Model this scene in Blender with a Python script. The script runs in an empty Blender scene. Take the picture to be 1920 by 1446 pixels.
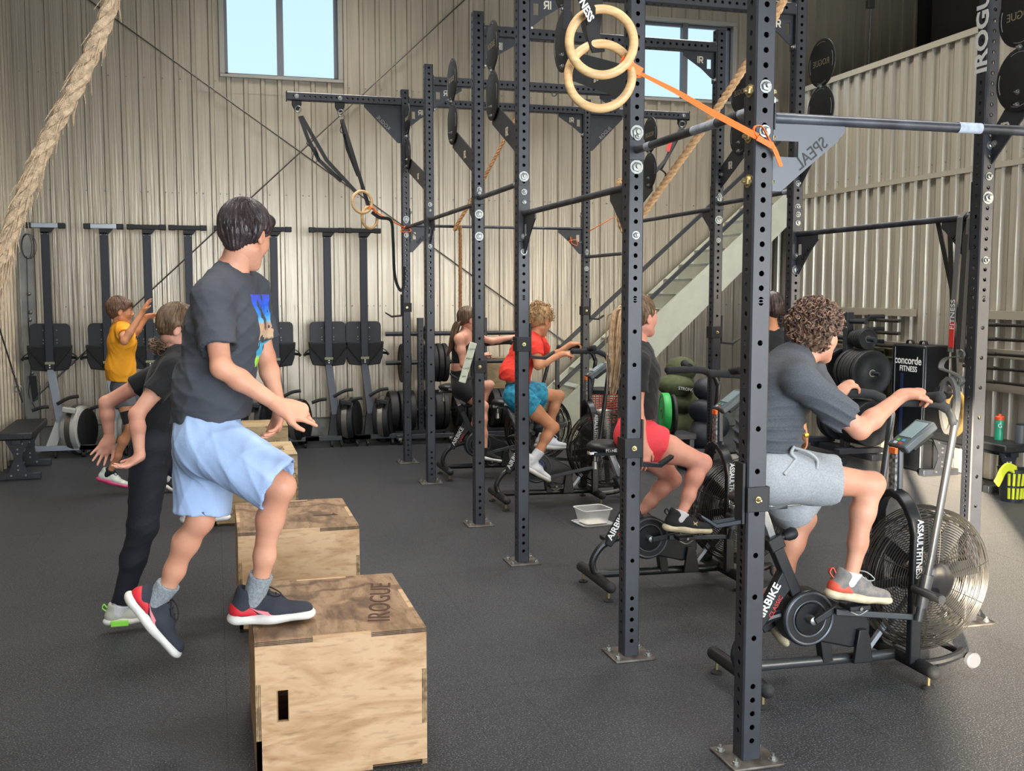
import bpy, bmesh, math, random
import numpy as np
from mathutils import Vector, Matrix
random.seed(7); np.random.seed(7)
C = bpy.context.scene.collection
PI = math.pi
V = Vector

# ---------------- camera, world, lights, exposure ----------------
CAM_H = 1.70
PITCH, YAW, FPX = 0.0881861, 0.2773741, 1955.8
cam_d = bpy.data.cameras.new('camera'); cam = bpy.data.objects.new('camera', cam_d); C.objects.link(cam)
cam.location = (0, 0, CAM_H); cam.rotation_euler = (PI/2 - PITCH, 0, -YAW)
cam_d.sensor_width = 36; cam_d.lens = FPX/1920*36; cam_d.clip_start = 0.05
bpy.context.scene.camera = cam
CR = Matrix.Rotation(-YAW, 3, 'Z') @ Matrix.Rotation(PI/2 - PITCH, 3, 'X')

def J(x, y, Y):
    """world point on the vertical plane at depth Y that the photo shows at pixel (x, y)"""
    d = CR @ V(((x-960)/FPX, -(y-723)/FPX, -1)); t = Y/d.y
    return V((t*d.x, Y, CAM_H + t*d.z))
def JX(x, y, X):
    d = CR @ V(((x-960)/FPX, -(y-723)/FPX, -1)); t = X/d.x
    return V((X, t*d.y, CAM_H + t*d.z))

world = bpy.data.worlds.new('sky'); bpy.context.scene.world = world; world.use_nodes = True
wn = world.node_tree.nodes; wl = world.node_tree.links; wn.clear()
bg = wn.new('ShaderNodeBackground'); wo = wn.new('ShaderNodeOutputWorld')
tc = wn.new('ShaderNodeTexCoord'); sp = wn.new('ShaderNodeSeparateXYZ'); cr = wn.new('ShaderNodeValToRGB')
wl.new(tc.outputs['Generated'], sp.inputs[0]); wl.new(sp.outputs['Z'], cr.inputs[0])
cr.color_ramp.elements[0].position = 0.0; cr.color_ramp.elements[0].color = (.86, .97, 1, 1)
cr.color_ramp.elements[1].position = 0.9; cr.color_ramp.elements[1].color = (.45, .72, 1, 1)
wl.new(cr.outputs[0], bg.inputs[0]); bg.inputs[1].default_value = 1.0; wl.new(bg.outputs[0], wo.inputs[0])

def area(name, loc, target, sx, sy, power, col):
    l = bpy.data.lights.new(name, 'AREA'); l.shape = 'RECTANGLE'; l.size = sx; l.size_y = sy
    l.energy = power; l.color = col
    o = bpy.data.objects.new(name, l); C.objects.link(o); o.location = loc
    o.rotation_euler = (V(target)-V(loc)).to_track_quat('-Z', 'Y').to_euler()
    return o
area('door_daylight_behind', (2.6, -3.3, 1.7), (1.6, 8, 0.7), 6.5, 2.8, 430, (.84, .92, 1)).data.spread = math.radians(130)
area('warm_fill_right', (6.4, 2.6, 1.5), (2.5, 6.0, 0.5), 3.4, 2.4, 90, (1, .93, .82))  # warm fill lamp added on the right; wall_right has no door
for i, (lx, ly) in enumerate([(0.0, 3.0), (4.6, 3.4), (0.0, 7.6), (4.6, 7.6), (1.2, 10.2), (5.2, 10.0)]):
    area('ceiling_lamp', (lx, ly, 6.1), (lx, ly, 0), 1.3, 1.3, 80, (1, .97, .93)).data.spread = math.radians(120)
sun_d = bpy.data.lights.new('sun', 'SUN'); sun_d.energy = 34.0; sun_d.angle = math.radians(1.4); sun_d.color = (1, .86, .66)
sun = bpy.data.objects.new('sun', sun_d); C.objects.link(sun)
SUN_DIR = V((0.652, 1.0, -0.175)).normalized()
sun.rotation_euler = SUN_DIR.to_track_quat('-Z', 'Y').to_euler()
vs = bpy.context.scene.view_settings
vs.view_transform = 'Standard'; vs.look = 'None'; vs.gamma = 1; vs.use_curve_mapping = False; vs.exposure = 0.24
try:
    cy = bpy.context.scene.cycles
    cy.max_bounces = 6; cy.diffuse_bounces = 3; cy.glossy_bounces = 3; cy.transmission_bounces = 4; cy.transparent_max_bounces = 6
    cy.sample_clamp_indirect = 5; cy.caustics_reflective = False; cy.caustics_refractive = False
except Exception: pass

# ---------------- materials ----------------
def lin(h):
    if isinstance(h, str):
        c = [int(h[i:i+2], 16)/255 for i in (0, 2, 4)]
        return tuple(((v+.055)/1.055)**2.4 if v > .04045 else v/12.92 for v in c)
    return h
MATS = {}
def M(name, col, rough=.5, metal=0, var=0, vs=8, bump=0, bs=60, stretch=None, col2=None, alpha=1, spec=.5, trans=0, emit=0, sheen=0, aniso=None):
    if name in MATS: return MATS[name]
    m = bpy.data.materials.new(name); m.use_nodes = True; nt = m.node_tree; N = nt.nodes; L = nt.links
    b = N['Principled BSDF']; c = lin(col)
    b.inputs['Base Color'].default_value = (*c, 1); b.inputs['Roughness'].default_value = rough
    b.inputs['Metallic'].default_value = metal; b.inputs['Specular IOR Level'].default_value = spec
    b.inputs['Alpha'].default_value = alpha; b.inputs['Transmission Weight'].default_value = trans
    if sheen: b.inputs['Sheen Weight'].default_value = sheen
    if emit: b.inputs['Emission Color'].default_value = (*c, 1); b.inputs['Emission Strength'].default_value = emit
    if var or bump or col2:
        t = N.new('ShaderNodeTexCoord'); mp = N.new('ShaderNodeMapping'); L.new(t.outputs['Object'], mp.inputs[0])
        if stretch: mp.inputs['Scale'].default_value = stretch
    if var or col2:
        n = N.new('ShaderNodeTexNoise'); n.inputs['Scale'].default_value = vs; n.inputs['Detail'].default_value = 5
        L.new(mp.outputs[0], n.inputs['Vector'])
        r = N.new('ShaderNodeValToRGB'); L.new(n.outputs['Fac'], r.inputs[0])
        c2 = lin(col2) if col2 else tuple(min(1, v*(1+var)) for v in c)
        c1 = c if col2 else tuple(v*(1-var) for v in c)
        r.color_ramp.elements[0].position = .35; r.color_ramp.elements[1].position = .65
        r.color_ramp.elements[0].color = (*c1, 1); r.color_ramp.elements[1].color = (*c2, 1)
        L.new(r.outputs[0], b.inputs['Base Color'])
    if bump:
        n2 = N.new('ShaderNodeTexNoise'); n2.inputs['Scale'].default_value = bs; n2.inputs['Detail'].default_value = 3
        L.new(mp.outputs[0], n2.inputs['Vector'])
        bp = N.new('ShaderNodeBump'); bp.inputs['Strength'].default_value = bump; bp.inputs['Distance'].default_value = .01
        L.new(n2.outputs['Fac'], bp.inputs['Height']); L.new(bp.outputs[0], b.inputs['Normal'])
    MATS[name] = m; return m

blk = M('black_powder_coat', '2b2d33', .42, .0, var=.12, vs=14)
blk2 = M('matte_black', '17181b', .6, var=.15, vs=20)
rub = M('black_rubber', '1d1e20', .75, var=.2, vs=30, bump=.2, bs=120)
foam = M('black_foam', '26272a', .85, bump=.3, bs=200)
gloss = M('gloss_black_metal', '1b1c1f', .25, .3)
steel = M('zinc_steel', '8f918d', .42, .85, var=.1, vs=40)
brass = M('zinc_yellow_steel', 'b8a77c', .32, .9)
chrome = M('chrome', 'd8dadc', .12, 1)
galv = M('galvanised_steel', '8f9498', .4, .7, var=.2, vs=9)
alu = M('anodised_aluminium', 'a9b0b8', .35, .6)
greyp = M('grey_plastic', 'b4b3ac', .5, var=.06, vs=10)
white = M('white_paint', 'e9e9e4', .5)
redm = M('red_print', 'd63a35', .5)
wood = M('ring_birch', 'd6b07c', .45, var=.14, vs=12, stretch=(1, 1, 6))
orange = M('orange_rubber', 'f0742a', .6)
rope_m = M('manila_rope', 'b39a7c', .85, var=.25, vs=60, bump=.6, bs=300)
rope2_m = M('tan_nylon_rope', 'c99f72', .8, var=.2, vs=60, bump=.5, bs=300)
web = M('black_webbing', '18191b', .8, bump=.4, bs=400)
conc = M('stained_concrete', '8b8b83', .9, var=.35, vs=5, bump=.3, bs=30)

# ---------------- mesh builder ----------------
class MB:
    def __init__(s): s.v = []; s.f = []; s.mi = []
    def add(s, vs_, fs, mi=0):
        o = len(s.v); s.v += [tuple(p) for p in vs_]; s.f += [tuple(i+o for i in f) for f in fs]; s.mi += [mi]*len(fs); return s
    def box(s, c, d, R=None, mi=0, taper=None):
        c = V(c); x, y, z = [q/2 for q in d]; P = []
        for i, (a, b, e) in enumerate([(-1,-1,-1),(1,-1,-1),(1,1,-1),(-1,1,-1),(-1,-1,1),(1,-1,1),(1,1,1),(-1,1,1)]):
            t = taper if (taper and e > 0) else 1
            q = V((a*x*t, b*y*t, e*z)); P.append(c + (R @ q if R else q))
        return s.add(P, [(0,3,2,1),(4,5,6,7),(0,1,5,4),(1,2,6,5),(2,3,7,6),(3,0,4,7)], mi)
    def span(s, x0, x1, y0, y1, z0, z1, mi=0):
        return s.box(((x0+x1)/2, (y0+y1)/2, (z0+z1)/2), (abs(x1-x0), abs(y1-y0), abs(z1-z0)), mi=mi)
    def bar(s, a, b, w, h, up=(0, 0, 1), mi=0):
        """rectangular bar from a to b; w across, h along up"""
        a = V(a); b = V(b); u = (b-a); L = u.length; u.normalize(); up = V(up)
        sd = u.cross(up)
        if sd.length < 1e-4: up = V((0, 1, 0)); sd = u.cross(up)
        sd.normalize(); up = sd.cross(u)
        R = Matrix((u, sd, up)).transposed()
        return s.box((a+b)/2, (L, w, h), R, mi)
    def tube(s, pts, r, n=8, closed=False, caps=True, mi=0, flat=None, side=None):
        """round tube along pts (r a number or list); flat = (width, thickness) makes a ribbon with fixed side vector"""
        P = [V(p) for p in pts]; m = len(P)
        rr = r if isinstance(r, (list, tuple)) else [r]*m
        T = []
        for i in range(m):
            a = P[i-1] if (i > 0 or closed) else P[i]; b = P[(i+1) % m] if (i < m-1 or closed) else P[i]
            t = b-a; t = t.normalized() if t.length > 1e-9 else (T[-1] if T else V((0, 0, 1))); T.append(t)
        if side: sd = V(side)
        else: sd = T[0].cross(V((0, 0, 1)) if abs(T[0].z) < .9 else V((1, 0, 0)))
        Vt = []; k = 4 if flat else n
        for i in range(m):
            t = T[i]; sd = (sd - t*sd.dot(t))
            if sd.length < 1e-6: sd = t.orthogonal()
            sd.normalize(); up = t.cross(sd)
            for j in range(k):
                if flat:
                    a, b = [(1, 1), (-1, 1), (-1, -1), (1, -1)][j]; q = sd*(a*flat[0]/2*rr[i]) + up*(b*flat[1]/2)
                else:
                    an = 2*PI*j/k; q = sd*math.cos(an)*rr[i] + up*math.sin(an)*rr[i]
                Vt.append(P[i]+q)
        F = []
        for i in range(m if closed else m-1):
            a = i*k; b = ((i+1) % m)*k
            for j in range(k): F.append((a+j, a+(j+1) % k, b+(j+1) % k, b+j))
        if caps and not closed:
            F.append(tuple(range(k-1, -1, -1))); F.append(tuple(range((m-1)*k, m*k)))
        return s.add(Vt, F, mi)
    def lathe(s, prof, c, ax, n=24, mi=0, cap=True):
        """prof = [(radius, height along ax)]"""
        c = V(c); ax = V(ax).normalized(); sd = ax.orthogonal().normalized(); up = ax.cross(sd)
        Vt = []; F = []
        for (r, z) in prof:
            for j in range(n):
                an = 2*PI*j/n; Vt.append(c + ax*z + sd*math.cos(an)*r + up*math.sin(an)*r)
        for i in range(len(prof)-1):
            for j in range(n): F.append((i*n+j, i*n+(j+1) % n, (i+1)*n+(j+1) % n, (i+1)*n+j))
        if cap:
            F.append(tuple(range(n-1, -1, -1))); F.append(tuple(range((len(prof)-1)*n, len(prof)*n)))
        return s.add(Vt, F, mi)
    def torus(s, c, ax, R, r, n=40, k=10, a0=0, a1=2*PI, ref=None, mi=0):
        ax = V(ax).normalized(); sd = (V(ref)-ax*V(ref).dot(ax)).normalized() if ref else ax.orthogonal().normalized(); up = ax.cross(sd)
        cl = abs(a1-a0-2*PI) < 1e-6; m = n if cl else n+1
        pts = [V(c)+sd*math.cos(a0+(a1-a0)*i/n)*R + up*math.sin(a0+(a1-a0)*i/n)*R for i in range(m)]
        return s.tube(pts, r, k, closed=cl, mi=mi)
    def prism(s, poly, o, ex, ey, th, mi=0):
        """poly = 2-D points in the frame (o, ex, ey); extruded by th along ex x ey, centred"""
        o = V(o); ex = V(ex).normalized(); ey = V(ey).normalized(); nz = ex.cross(ey); n = len(poly)
        A = [o+ex*a+ey*b-nz*th/2 for a, b in poly]; B = [p+nz*th for p in A]
        F = [tuple(range(n-1, -1, -1)), tuple(range(n, 2*n))] + [(i, (i+1) % n, n+(i+1) % n, n+i) for i in range(n)]
        return s.add(A+B, F, mi)
    def sphere(s, c, r, n=16, m=10, sc=(1, 1, 1), mi=0, R=None):
        c = V(c); Vt = []; F = []
        for i in range(1, m):
            t = PI*i/m
            for j in range(n):
                a = 2*PI*j/n; q = V((math.sin(t)*math.cos(a)*sc[0], math.sin(t)*math.sin(a)*sc[1], math.cos(t)*sc[2]))*r
                Vt.append(c+(R @ q if R else q))
        q = V((0, 0, r*sc[2])); Vt.append(c+(R @ q if R else q)); Vt.append(c-(R @ q if R else q)); t = len(Vt)-2
        for i in range(m-2):
            for j in range(n): F.append((i*n+j, (i+1)*n+j, (i+1)*n+(j+1) % n, i*n+(j+1) % n))
        for j in range(n): F.append((t, j, (j+1) % n)); F.append((t+1, (m-2)*n+(j+1) % n, (m-2)*n+j))
        return s.add(Vt, F, mi)
    def build(s, name, mat, parent=None, bev=0, ang=35, label=None):
        me = bpy.data.meshes.new(name); me.from_pydata(s.v, [], s.f); me.update()
        ms = mat if isinstance(mat, (list, tuple)) else [mat]
        for m in ms: me.materials.append(m)
        if len(ms) > 1: me.polygons.foreach_set('material_index', s.mi)
        me.polygons.foreach_set('use_smooth', [True]*len(me.polygons)); me.set_sharp_from_angle(angle=math.radians(ang))
        o = bpy.data.objects.new(name, me); C.objects.link(o)
        if parent: o.parent = parent
        if bev:
            b = o.modifiers.new('bevel', 'BEVEL'); b.width = bev; b.segments = 2; b.limit_method = 'ANGLE'; b.angle_limit = math.radians(40)
        if label: o['label'] = label
        return o

def tag(o, label=None, cat=None, group=None, kind=None):
    if label: o['label'] = label
    if cat: o['category'] = cat
    if group: o['group'] = group
    if kind: o['kind'] = kind
    return o
def thing(name, label, cat, loc=(0, 0, 0), rz=0, group=None):
    o = bpy.data.objects.new(name, None); C.objects.link(o); o.location = loc; o.rotation_euler = (0, 0, rz); o.empty_display_size = .1
    return tag(o, label, cat, group)
def copy_tree(o, parent=None):
    c = o.copy(); C.objects.link(c); c.parent = parent
    for ch in list(o.children): copy_tree(ch, c)
    return c
def dup(o, loc, rz=None, label=None):
    c = copy_tree(o); c.location = loc
    if rz is not None: c.rotation_euler = (0, 0, rz)
    if label: c['label'] = label
    return c
def text(name, s_, size, o, ex, ey, mat, parent=None, th=.0008, sx=1, bold=0, off=.0):
    """lettering as thin solid geometry: baseline centre at o, ex to the reader's right, ey up"""
    cu = bpy.data.curves.new(name, 'FONT'); cu.body = s_; cu.size = size; cu.align_x = 'CENTER'; cu.align_y = 'CENTER'
    cu.extrude = th; cu.offset = bold; cu.resolution_u = 3
    t = bpy.data.objects.new(name+'_tmp', cu); C.objects.link(t)
    bpy.context.view_layer.update()
    me = bpy.data.meshes.new_from_object(t.evaluated_get(bpy.context.evaluated_depsgraph_get())); C.objects.unlink(t); bpy.data.objects.remove(t)
    ex = V(ex).normalized(); ey = V(ey).normalized(); nz = ex.cross(ey); o = V(o)
    for v in me.vertices: v.co = o + ex*v.co.x*sx + ey*v.co.y + nz*(v.co.z+off)
    if ex.cross(ey).dot(nz) < 0: me.flip_normals()
    me.materials.clear(); me.materials.append(mat)
    ob = bpy.data.objects.new(name, me); C.objects.link(ob)
    if parent: ob.parent = parent
    return ob
def bolt(mb, c, ax, r=.017, mi=0):
    ax = V(ax).normalized(); mb.lathe([(r*1.45, 0), (r*1.45, .003)], c, ax, 12, mi); mb.lathe([(r, .003), (r, .012), (r*.7, .014)], c, ax, 6, mi); mb.lathe([(r*.45, .014), (r*.45, .024)], c, ax, 8, mi)
def arc(c, r, a0, a1, n, ex=(1, 0, 0), ey=(0, 0, 1)):
    ex = V(ex); ey = V(ey); return [V(c)+ex*r*math.cos(a0+(a1-a0)*i/n)+ey*r*math.sin(a0+(a1-a0)*i/n) for i in range(n+1)]
def bez(pts, n=8):
    """smooth Catmull-Rom through pts"""
    P = [V(p) for p in pts]; P = [P[0]*2-P[1]] + P + [P[-1]*2-P[-2]]; out = []
    for i in range(1, len(P)-2):
        for k in range(n):
            t = k/n; a, b, c_, d = P[i-1:i+3]
            out.append(.5*((2*b)+(c_-a)*t+(2*a-5*b+4*c_-d)*t*t+(3*b-a-3*c_+d)*t**3))
    out.append(P[-2]); return out
# ================= ROOM =================
XL, XR, YB, YF, ZC = -2.0, 6.762, 12.146, -3.6, 6.4
def floor_mat():
    m = bpy.data.materials.new('speckled_rubber_floor'); m.use_nodes = True; N = m.node_tree.nodes; L = m.node_tree.links
    b = N['Principled BSDF']; t = N.new('ShaderNodeTexCoord')
    sm = N.new('ShaderNodeTexNoise'); sm.inputs['Scale'].default_value = 150; sm.inputs['Detail'].default_value = 2; L.new(t.outputs['Object'], sm.inputs['Vector'])
    r1 = N.new('ShaderNodeValToRGB'); e = r1.color_ramp.elements; e[0].position = .55; e[0].color = (.0095, .0102, .013, 1); e[1].position = .70; e[1].color = (.15, .16, .18, 1); L.new(sm.outputs['Fac'], r1.inputs[0])
    du = N.new('ShaderNodeTexNoise'); du.inputs['Scale'].default_value = .9; du.inputs['Detail'].default_value = 7; du.inputs['Roughness'].default_value = .65; L.new(t.outputs['Object'], du.inputs['Vector'])
    r2 = N.new('ShaderNodeValToRGB'); e = r2.color_ramp.elements; e[0].position = .42; e[0].color = (0, 0, 0, 1); e[1].position = .8; e[1].color = (.45, .45, .45, 1); L.new(du.outputs['Fac'], r2.inputs[0])
    mx = N.new('ShaderNodeMixRGB'); L.new(r2.outputs[0], mx.inputs[0]); L.new(r1.outputs[0], mx.inputs[1]); mx.inputs[2].default_value = (.05, .052, .056, 1)
    L.new(mx.outputs[0], b.inputs['Base Color']); b.inputs['Roughness'].default_value = .5; b.inputs['Specular IOR Level'].default_value = .28; b.inputs['Sheen Weight'].default_value = .13; b.inputs['Sheen Roughness'].default_value = .32; b.inputs['Sheen Tint'].default_value = (1, .97, .92, 1)
    bp = N.new('ShaderNodeBump'); bp.inputs['Strength'].default_value = .7; bp.inputs['Distance'].default_value = .004; L.new(sm.outputs['Fac'], bp.inputs['Height']); L.new(bp.outputs[0], b.inputs['Normal'])
    return m
flm = floor_mat()
slab = MB().span(XL-.2, XR+2.6, YF-2, YB+.3, -.25, -.018).build('floor', M('mat_joint_dark', '0f1010', .9)); slab['kind'] = 'structure'
# rubber mats 1.22 x 1.83 m laid over the slab, each its own piece
mw, ml = 1.22, 1.83; proto_mat = None
for i in range(-3, 7):
    for j in range(-1, 9):
        x0 = 1.84 - .61 + (i-1)*mw; y0 = 3.32 - .9 + (j-2)*ml
        if x0 > XR or y0 > YB or x0+mw < XL-.1: continue
        xa, xb = max(x0, XL), min(x0+mw, XR); ya, yb = y0, min(y0+ml, YB)
        if xb-xa < .05 or yb-ya < .05: continue
        o = MB().span(xa+.0006, xb-.0006, ya+.0006, yb-.0006, -.018, 0).build('mat', flm, slab); o['label'] = 'black speckled rubber floor mat'

def wall_mat(name, col, streak=.5, rough=.30, metal=.35):
    m = bpy.data.materials.new(name); m.use_nodes = True; N = m.node_tree.nodes; L = m.node_tree.links; b = N['Principled BSDF']
    t = N.new('ShaderNodeTexCoord'); mp = N.new('ShaderNodeMapping'); mp.inputs['Scale'].default_value = (6, 6, .35); L.new(t.outputs['Object'], mp.inputs[0])
    n = N.new('ShaderNodeTexNoise'); n.inputs['Scale'].default_value = 3; n.inputs['Detail'].default_value = 4; L.new(mp.outputs[0], n.inputs['Vector'])
    r = N.new('ShaderNodeValToRGB'); c = lin(col); e = r.color_ramp.elements; e[0].position = .3; e[1].position = .7
    e[0].color = (*[v*.86 for v in c], 1); e[1].color = (*[min(1, v*1.1) for v in c], 1)
    L.new(n.outputs['Fac'], r.inputs[0]); L.new(r.outputs[0], b.inputs['Base Color'])
    b.inputs['Roughness'].default_value = rough; b.inputs['Metallic'].default_value = metal
    mp2 = N.new('ShaderNodeMapping'); mp2.inputs['Scale'].default_value = (22, 22, .6); L.new(t.outputs['Object'], mp2.inputs[0])
    n2 = N.new('ShaderNodeTexNoise'); n2.inputs['Scale'].default_value = 2.2; n2.inputs['Detail'].default_value = 3; L.new(mp2.outputs[0], n2.inputs['Vector'])
    bp = N.new('ShaderNodeBump'); bp.inputs['Strength'].default_value = streak; bp.inputs['Distance'].default_value = .006; L.new(n2.outputs['Fac'], bp.inputs['Height']); L.new(bp.outputs[0], b.inputs['Normal'])
    return m
wm_back = wall_mat('beige_steel_cladding', 'b2a794', .6)
wm_right = wall_mat('beige_ribbed_cladding', 'b0a898', .4)
trim_m = M('beige_trim', 'a8a08f', .45, .2)

def ribs(a, b, pitch, prof, holes, z0, z1, place, holeint=None):
    """ribbed sheet from a to b along one axis. prof = [(offset in pitch, depth)]; holes = (h0, h1, hz0, hz1); place(u, d, z) -> point"""
    us = []; k = math.floor(a/pitch)-1
    while k*pitch < b+pitch:
        for (q, d) in prof: us.append((k*pitch+q*pitch, d))
        k += 1
    def dep(u):
        for i in range(len(us)-1):
            if us[i][0] <= u <= us[i+1][0]:
                w = us[i+1][0]-us[i][0]; f = (u-us[i][0])/w if w > 1e-9 else 0; return us[i][1]*(1-f)+us[i+1][1]*f
        return 0
    cuts = sorted(set([a, b]+[u for u, _ in us if a < u < b]+[h for hh in holes for h in hh[:2] if a < h < b]))
    mb = MB()
    for u0, u1 in zip(cuts, cuts[1:]):
        if u1-u0 < 1e-6: continue
        um = (u0+u1)/2; segs = [(z0, z1)]
        for (h0, h1, q0, q1) in holes:
            if h0 <= um <= h1:
                ns = []
                for (s0, s1) in segs:
                    if q1 <= s0 or q0 >= s1: ns.append((s0, s1)); continue
                    if s0 < q0: ns.append((s0, q0))
                    if s1 > q1: ns.append((q1, s1))
                segs = ns
        d0, d1 = dep(u0), dep(u1)
        for (s0, s1) in segs: mb.add([place(u0, d0, s0), place(u1, d1, s0), place(u1, d1, s1), place(u0, d0, s1)], [(0, 1, 2, 3)])
    return mb
WIN = [(0.175, 1.41, 4.10, 5.12), (5.10, 6.32, 4.10, 5.02)]
XRB = 9.06
# back wall: block wall with window holes, ribbed sheets hung on it
wb = MB(); xs = [XL-.2, WIN[0][0], WIN[0][1], WIN[1][0], WIN[1][1], XRB+.2]
for i in range(5):
    if i in (1, 3):
        w = WIN[0] if i == 1 else WIN[1]; wb.span(xs[i], xs[i+1], YB+.03, YB+.17, -.02, w[2]); wb.span(xs[i], xs[i+1], YB+.03, YB+.17, w[3], ZC)
    else: wb.span(xs[i], xs[i+1], YB+.03, YB+.17, -.02, ZC)
wall_back = wb.build('wall_back', trim_m); wall_back['kind'] = 'structure'
pb = [(0, 0), (.06, -.022), (.26, -.022), (.32, 0)]
k = 0; x = XL
while x < XRB-.05:
    x1 = min(x+.915, XRB)
    for (z0, z1) in ((.27, 3.92), (3.90, ZC)):
        o = ribs(x, x1, .183, pb, WIN, z0, z1, lambda u, d, z, zz=z0: (u, YB+d-(.004 if zz > 3 else 0), z)).build('panel', wm_back, wall_back, ang=20)
    x = x1
sc = MB()
for z in (.34, 1.556, 2.80, 4.02):
    xx = XL+.1
    while xx < XR+.3:
        if not (z > 4 and any(w[0]-.1 < xx < w[1]+.1 for w in WIN)): sc.lathe([(.009, 0), (.006, .006)], (xx, YB-.001 if (xx/.183) % 1 > .45 else YB-.024, z), (0, -1, 0), 6)
        xx += .183 if random.random() > .18 else .07
sc.build('screws', steel, wall_back)['kind'] = 'stuff'
o = MB().span(XL, XRB, YB-.03, YB+.05, 0, .265).build('baseboard_back', conc); o['kind'] = 'structure'
o = MB().span(XL, XRB, YB-.033, YB-.02, .262, .275).build('trim_1', M('dark_flashing', '55534c', .5)); o['kind'] = 'structure'

sky_glass = M('window_glass', 'dff2ff', .02, trans=1, alpha=1)
nt = sky_glass.node_tree; g = nt.nodes['Principled BSDF']; g.inputs['IOR'].default_value = 1.01; g.inputs['Specular IOR Level'].default_value = .2
frm = M('window_vinyl', '9a968c', .4); frm2 = M('window_sash', '6f7277', .4, .2)
for i, w in enumerate(WIN):
    x0, x1, z0, z1 = w; W = bpy.data.objects.new('window_%d' % (i+1), None); C.objects.link(W); W['kind'] = 'structure'; W.location = (0, 0, 0)
    f = MB(); b = .055
    f.span(x0-b, x1+b, YB-.05, YB+.10, z0-.035, z0); f.span(x0-b, x1+b, YB-.05, YB+.10, z1, z1+.05)
    f.span(x0-b, x0, YB-.05, YB+.10, z0, z1); f.span(x1, x1+b, YB-.05, YB+.10, z0, z1)
    f.build('window_frame', frm, W, .004)
    xm = (x0+x1)/2-.015; s_ = MB()
    for (a, c) in ((x0, xm+.03), (xm-.03, x1)):
        s_.span(a, a+.035, YB+.05, YB+.09, z0, z1); s_.span(c-.035, c, YB+.05, YB+.09, z0, z1); s_.span(a, c, YB+.05, YB+.09, z0, z0+.03); s_.span(a, c, YB+.05, YB+.09, z1-.03, z1)
    s_.span(xm-.035, xm+.035, YB+.01, YB+.09, z0, z1)
    s_.build('sash', frm2, W)
    for (a, c) in ((x0+.03, xm), (xm, x1-.03)):
        MB().span(a, c, YB+.068, YB+.072, z0+.02, z1-.02).build('pane', sky_glass, W)

# right partition wall (top edge at 4.08 m), with stair opening at its far end above 2.83 m
WRs = MB(); WRs.span(XR+.03, XR+.15, YF, 11.15, 0, 4.08); WRs.span(XR+.03, XR+.15, 11.15, YB, 0, 2.80)
wall_right = WRs.build('wall_right', trim_m); wall_right['kind'] = 'structure'
pr_ = [(0, 0), (.06, -.036), (.44, -.036), (.5, 0), (.66, 0), (.7, -.007), (.8, -.007), (.84, 0)]
y = YF
while y < YB-.01:
    y1 = min(y+1.0, YB)
    for (z0, z1) in ((.02, 2.81), (2.85, 4.05)):
        ye = y1 if z0 < 1 else min(y1, 11.15)
        if ye > y: ribs(y, ye, .2, pr_, [], z0, z1, lambda u, d, z: (XR+d, u, z)).build('panel', wm_right, wall_right, ang=20)
    y = y1
sc = MB()
for z in (1.5, 2.78, 2.95, 4.0):
    yy = 3.0
    while yy < 11:
        sc.lathe([(.009, 0), (.006, .006)], (XR-.001, yy, z), (-1, 0, 0), 6); yy += .2
sc.build('screws', steel, wall_right)['kind'] = 'stuff'
o = MB().span(XR-.055, XR+.16, YF, 11.17, 4.05, 4.11).build('trim_2', trim_m); o['kind'] = 'structure'
o = MB().span(XR-.045, XR+.03, YF, 11.17, 2.81, 2.86).build('trim_3', trim_m); o['kind'] = 'structure'
o = MB().span(XR+.15, XRB, YF, YB, 2.72, 2.83).build('floor_loft', M('loft_floor', '6d6a60', .8)); o['kind'] = 'structure'
gm = M('loft_grey_panel', '504f4b', .7, var=.12, vs=2)
lw = MB().span(XRB, XRB+.1, YF, YB, 2.83, ZC).build('wall_loft', gm); lw['kind'] = 'structure'
for yy in (1.5, 4.1, 6.7, 9.3):
    MB().span(XRB-.02, XRB, yy, yy+2.58, 2.9, 4.9).build('panel', gm, lw, .006); MB().span(XRB-.02, XRB, yy, yy+2.58, 4.92, ZC).build('panel', gm, lw, .006)
MB().span(XRB-.09, XRB-.02, 11.9, 12.05, 2.83, ZC).build('post', blk2, lw)
# left wall, ceiling, front wall with wide door opening
WL = MB().span(XL-.15, XL-.03, YF, YB, 0, ZC).build('wall_left', trim_m); WL['kind'] = 'structure'
y = YF
while y < YB-.01:
    y1 = min(y+1.0, YB); ribs(y, y1, .183, pb, [], .0, ZC, lambda u, d, z: (XL-d, u, z)).build('panel', wm_back, WL, ang=20); y = y1
o = MB().span(XL-.2, XRB+.2, YF, YB+.2, ZC, ZC+.1).build('ceiling', M('ceiling_liner', 'b9b7b0', .6)); o['kind'] = 'structure'
fw = MB(); fw.span(XL-.2, -1.88, YF-.15, YF, 0, 2.5); fw.span(XL-.2, .8, YF-.15, YF, 2.5, ZC); fw.span(-.82, .8, YF-.15, YF, 0, 2.5); fw.span(6.2, XRB+.2, YF-.15, YF, 0, ZC); fw.span(.8, 6.2, YF-.15, YF, 3.4, ZC)
o = fw.build('wall_front', trim_m); o['kind'] = 'structure'
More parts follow.
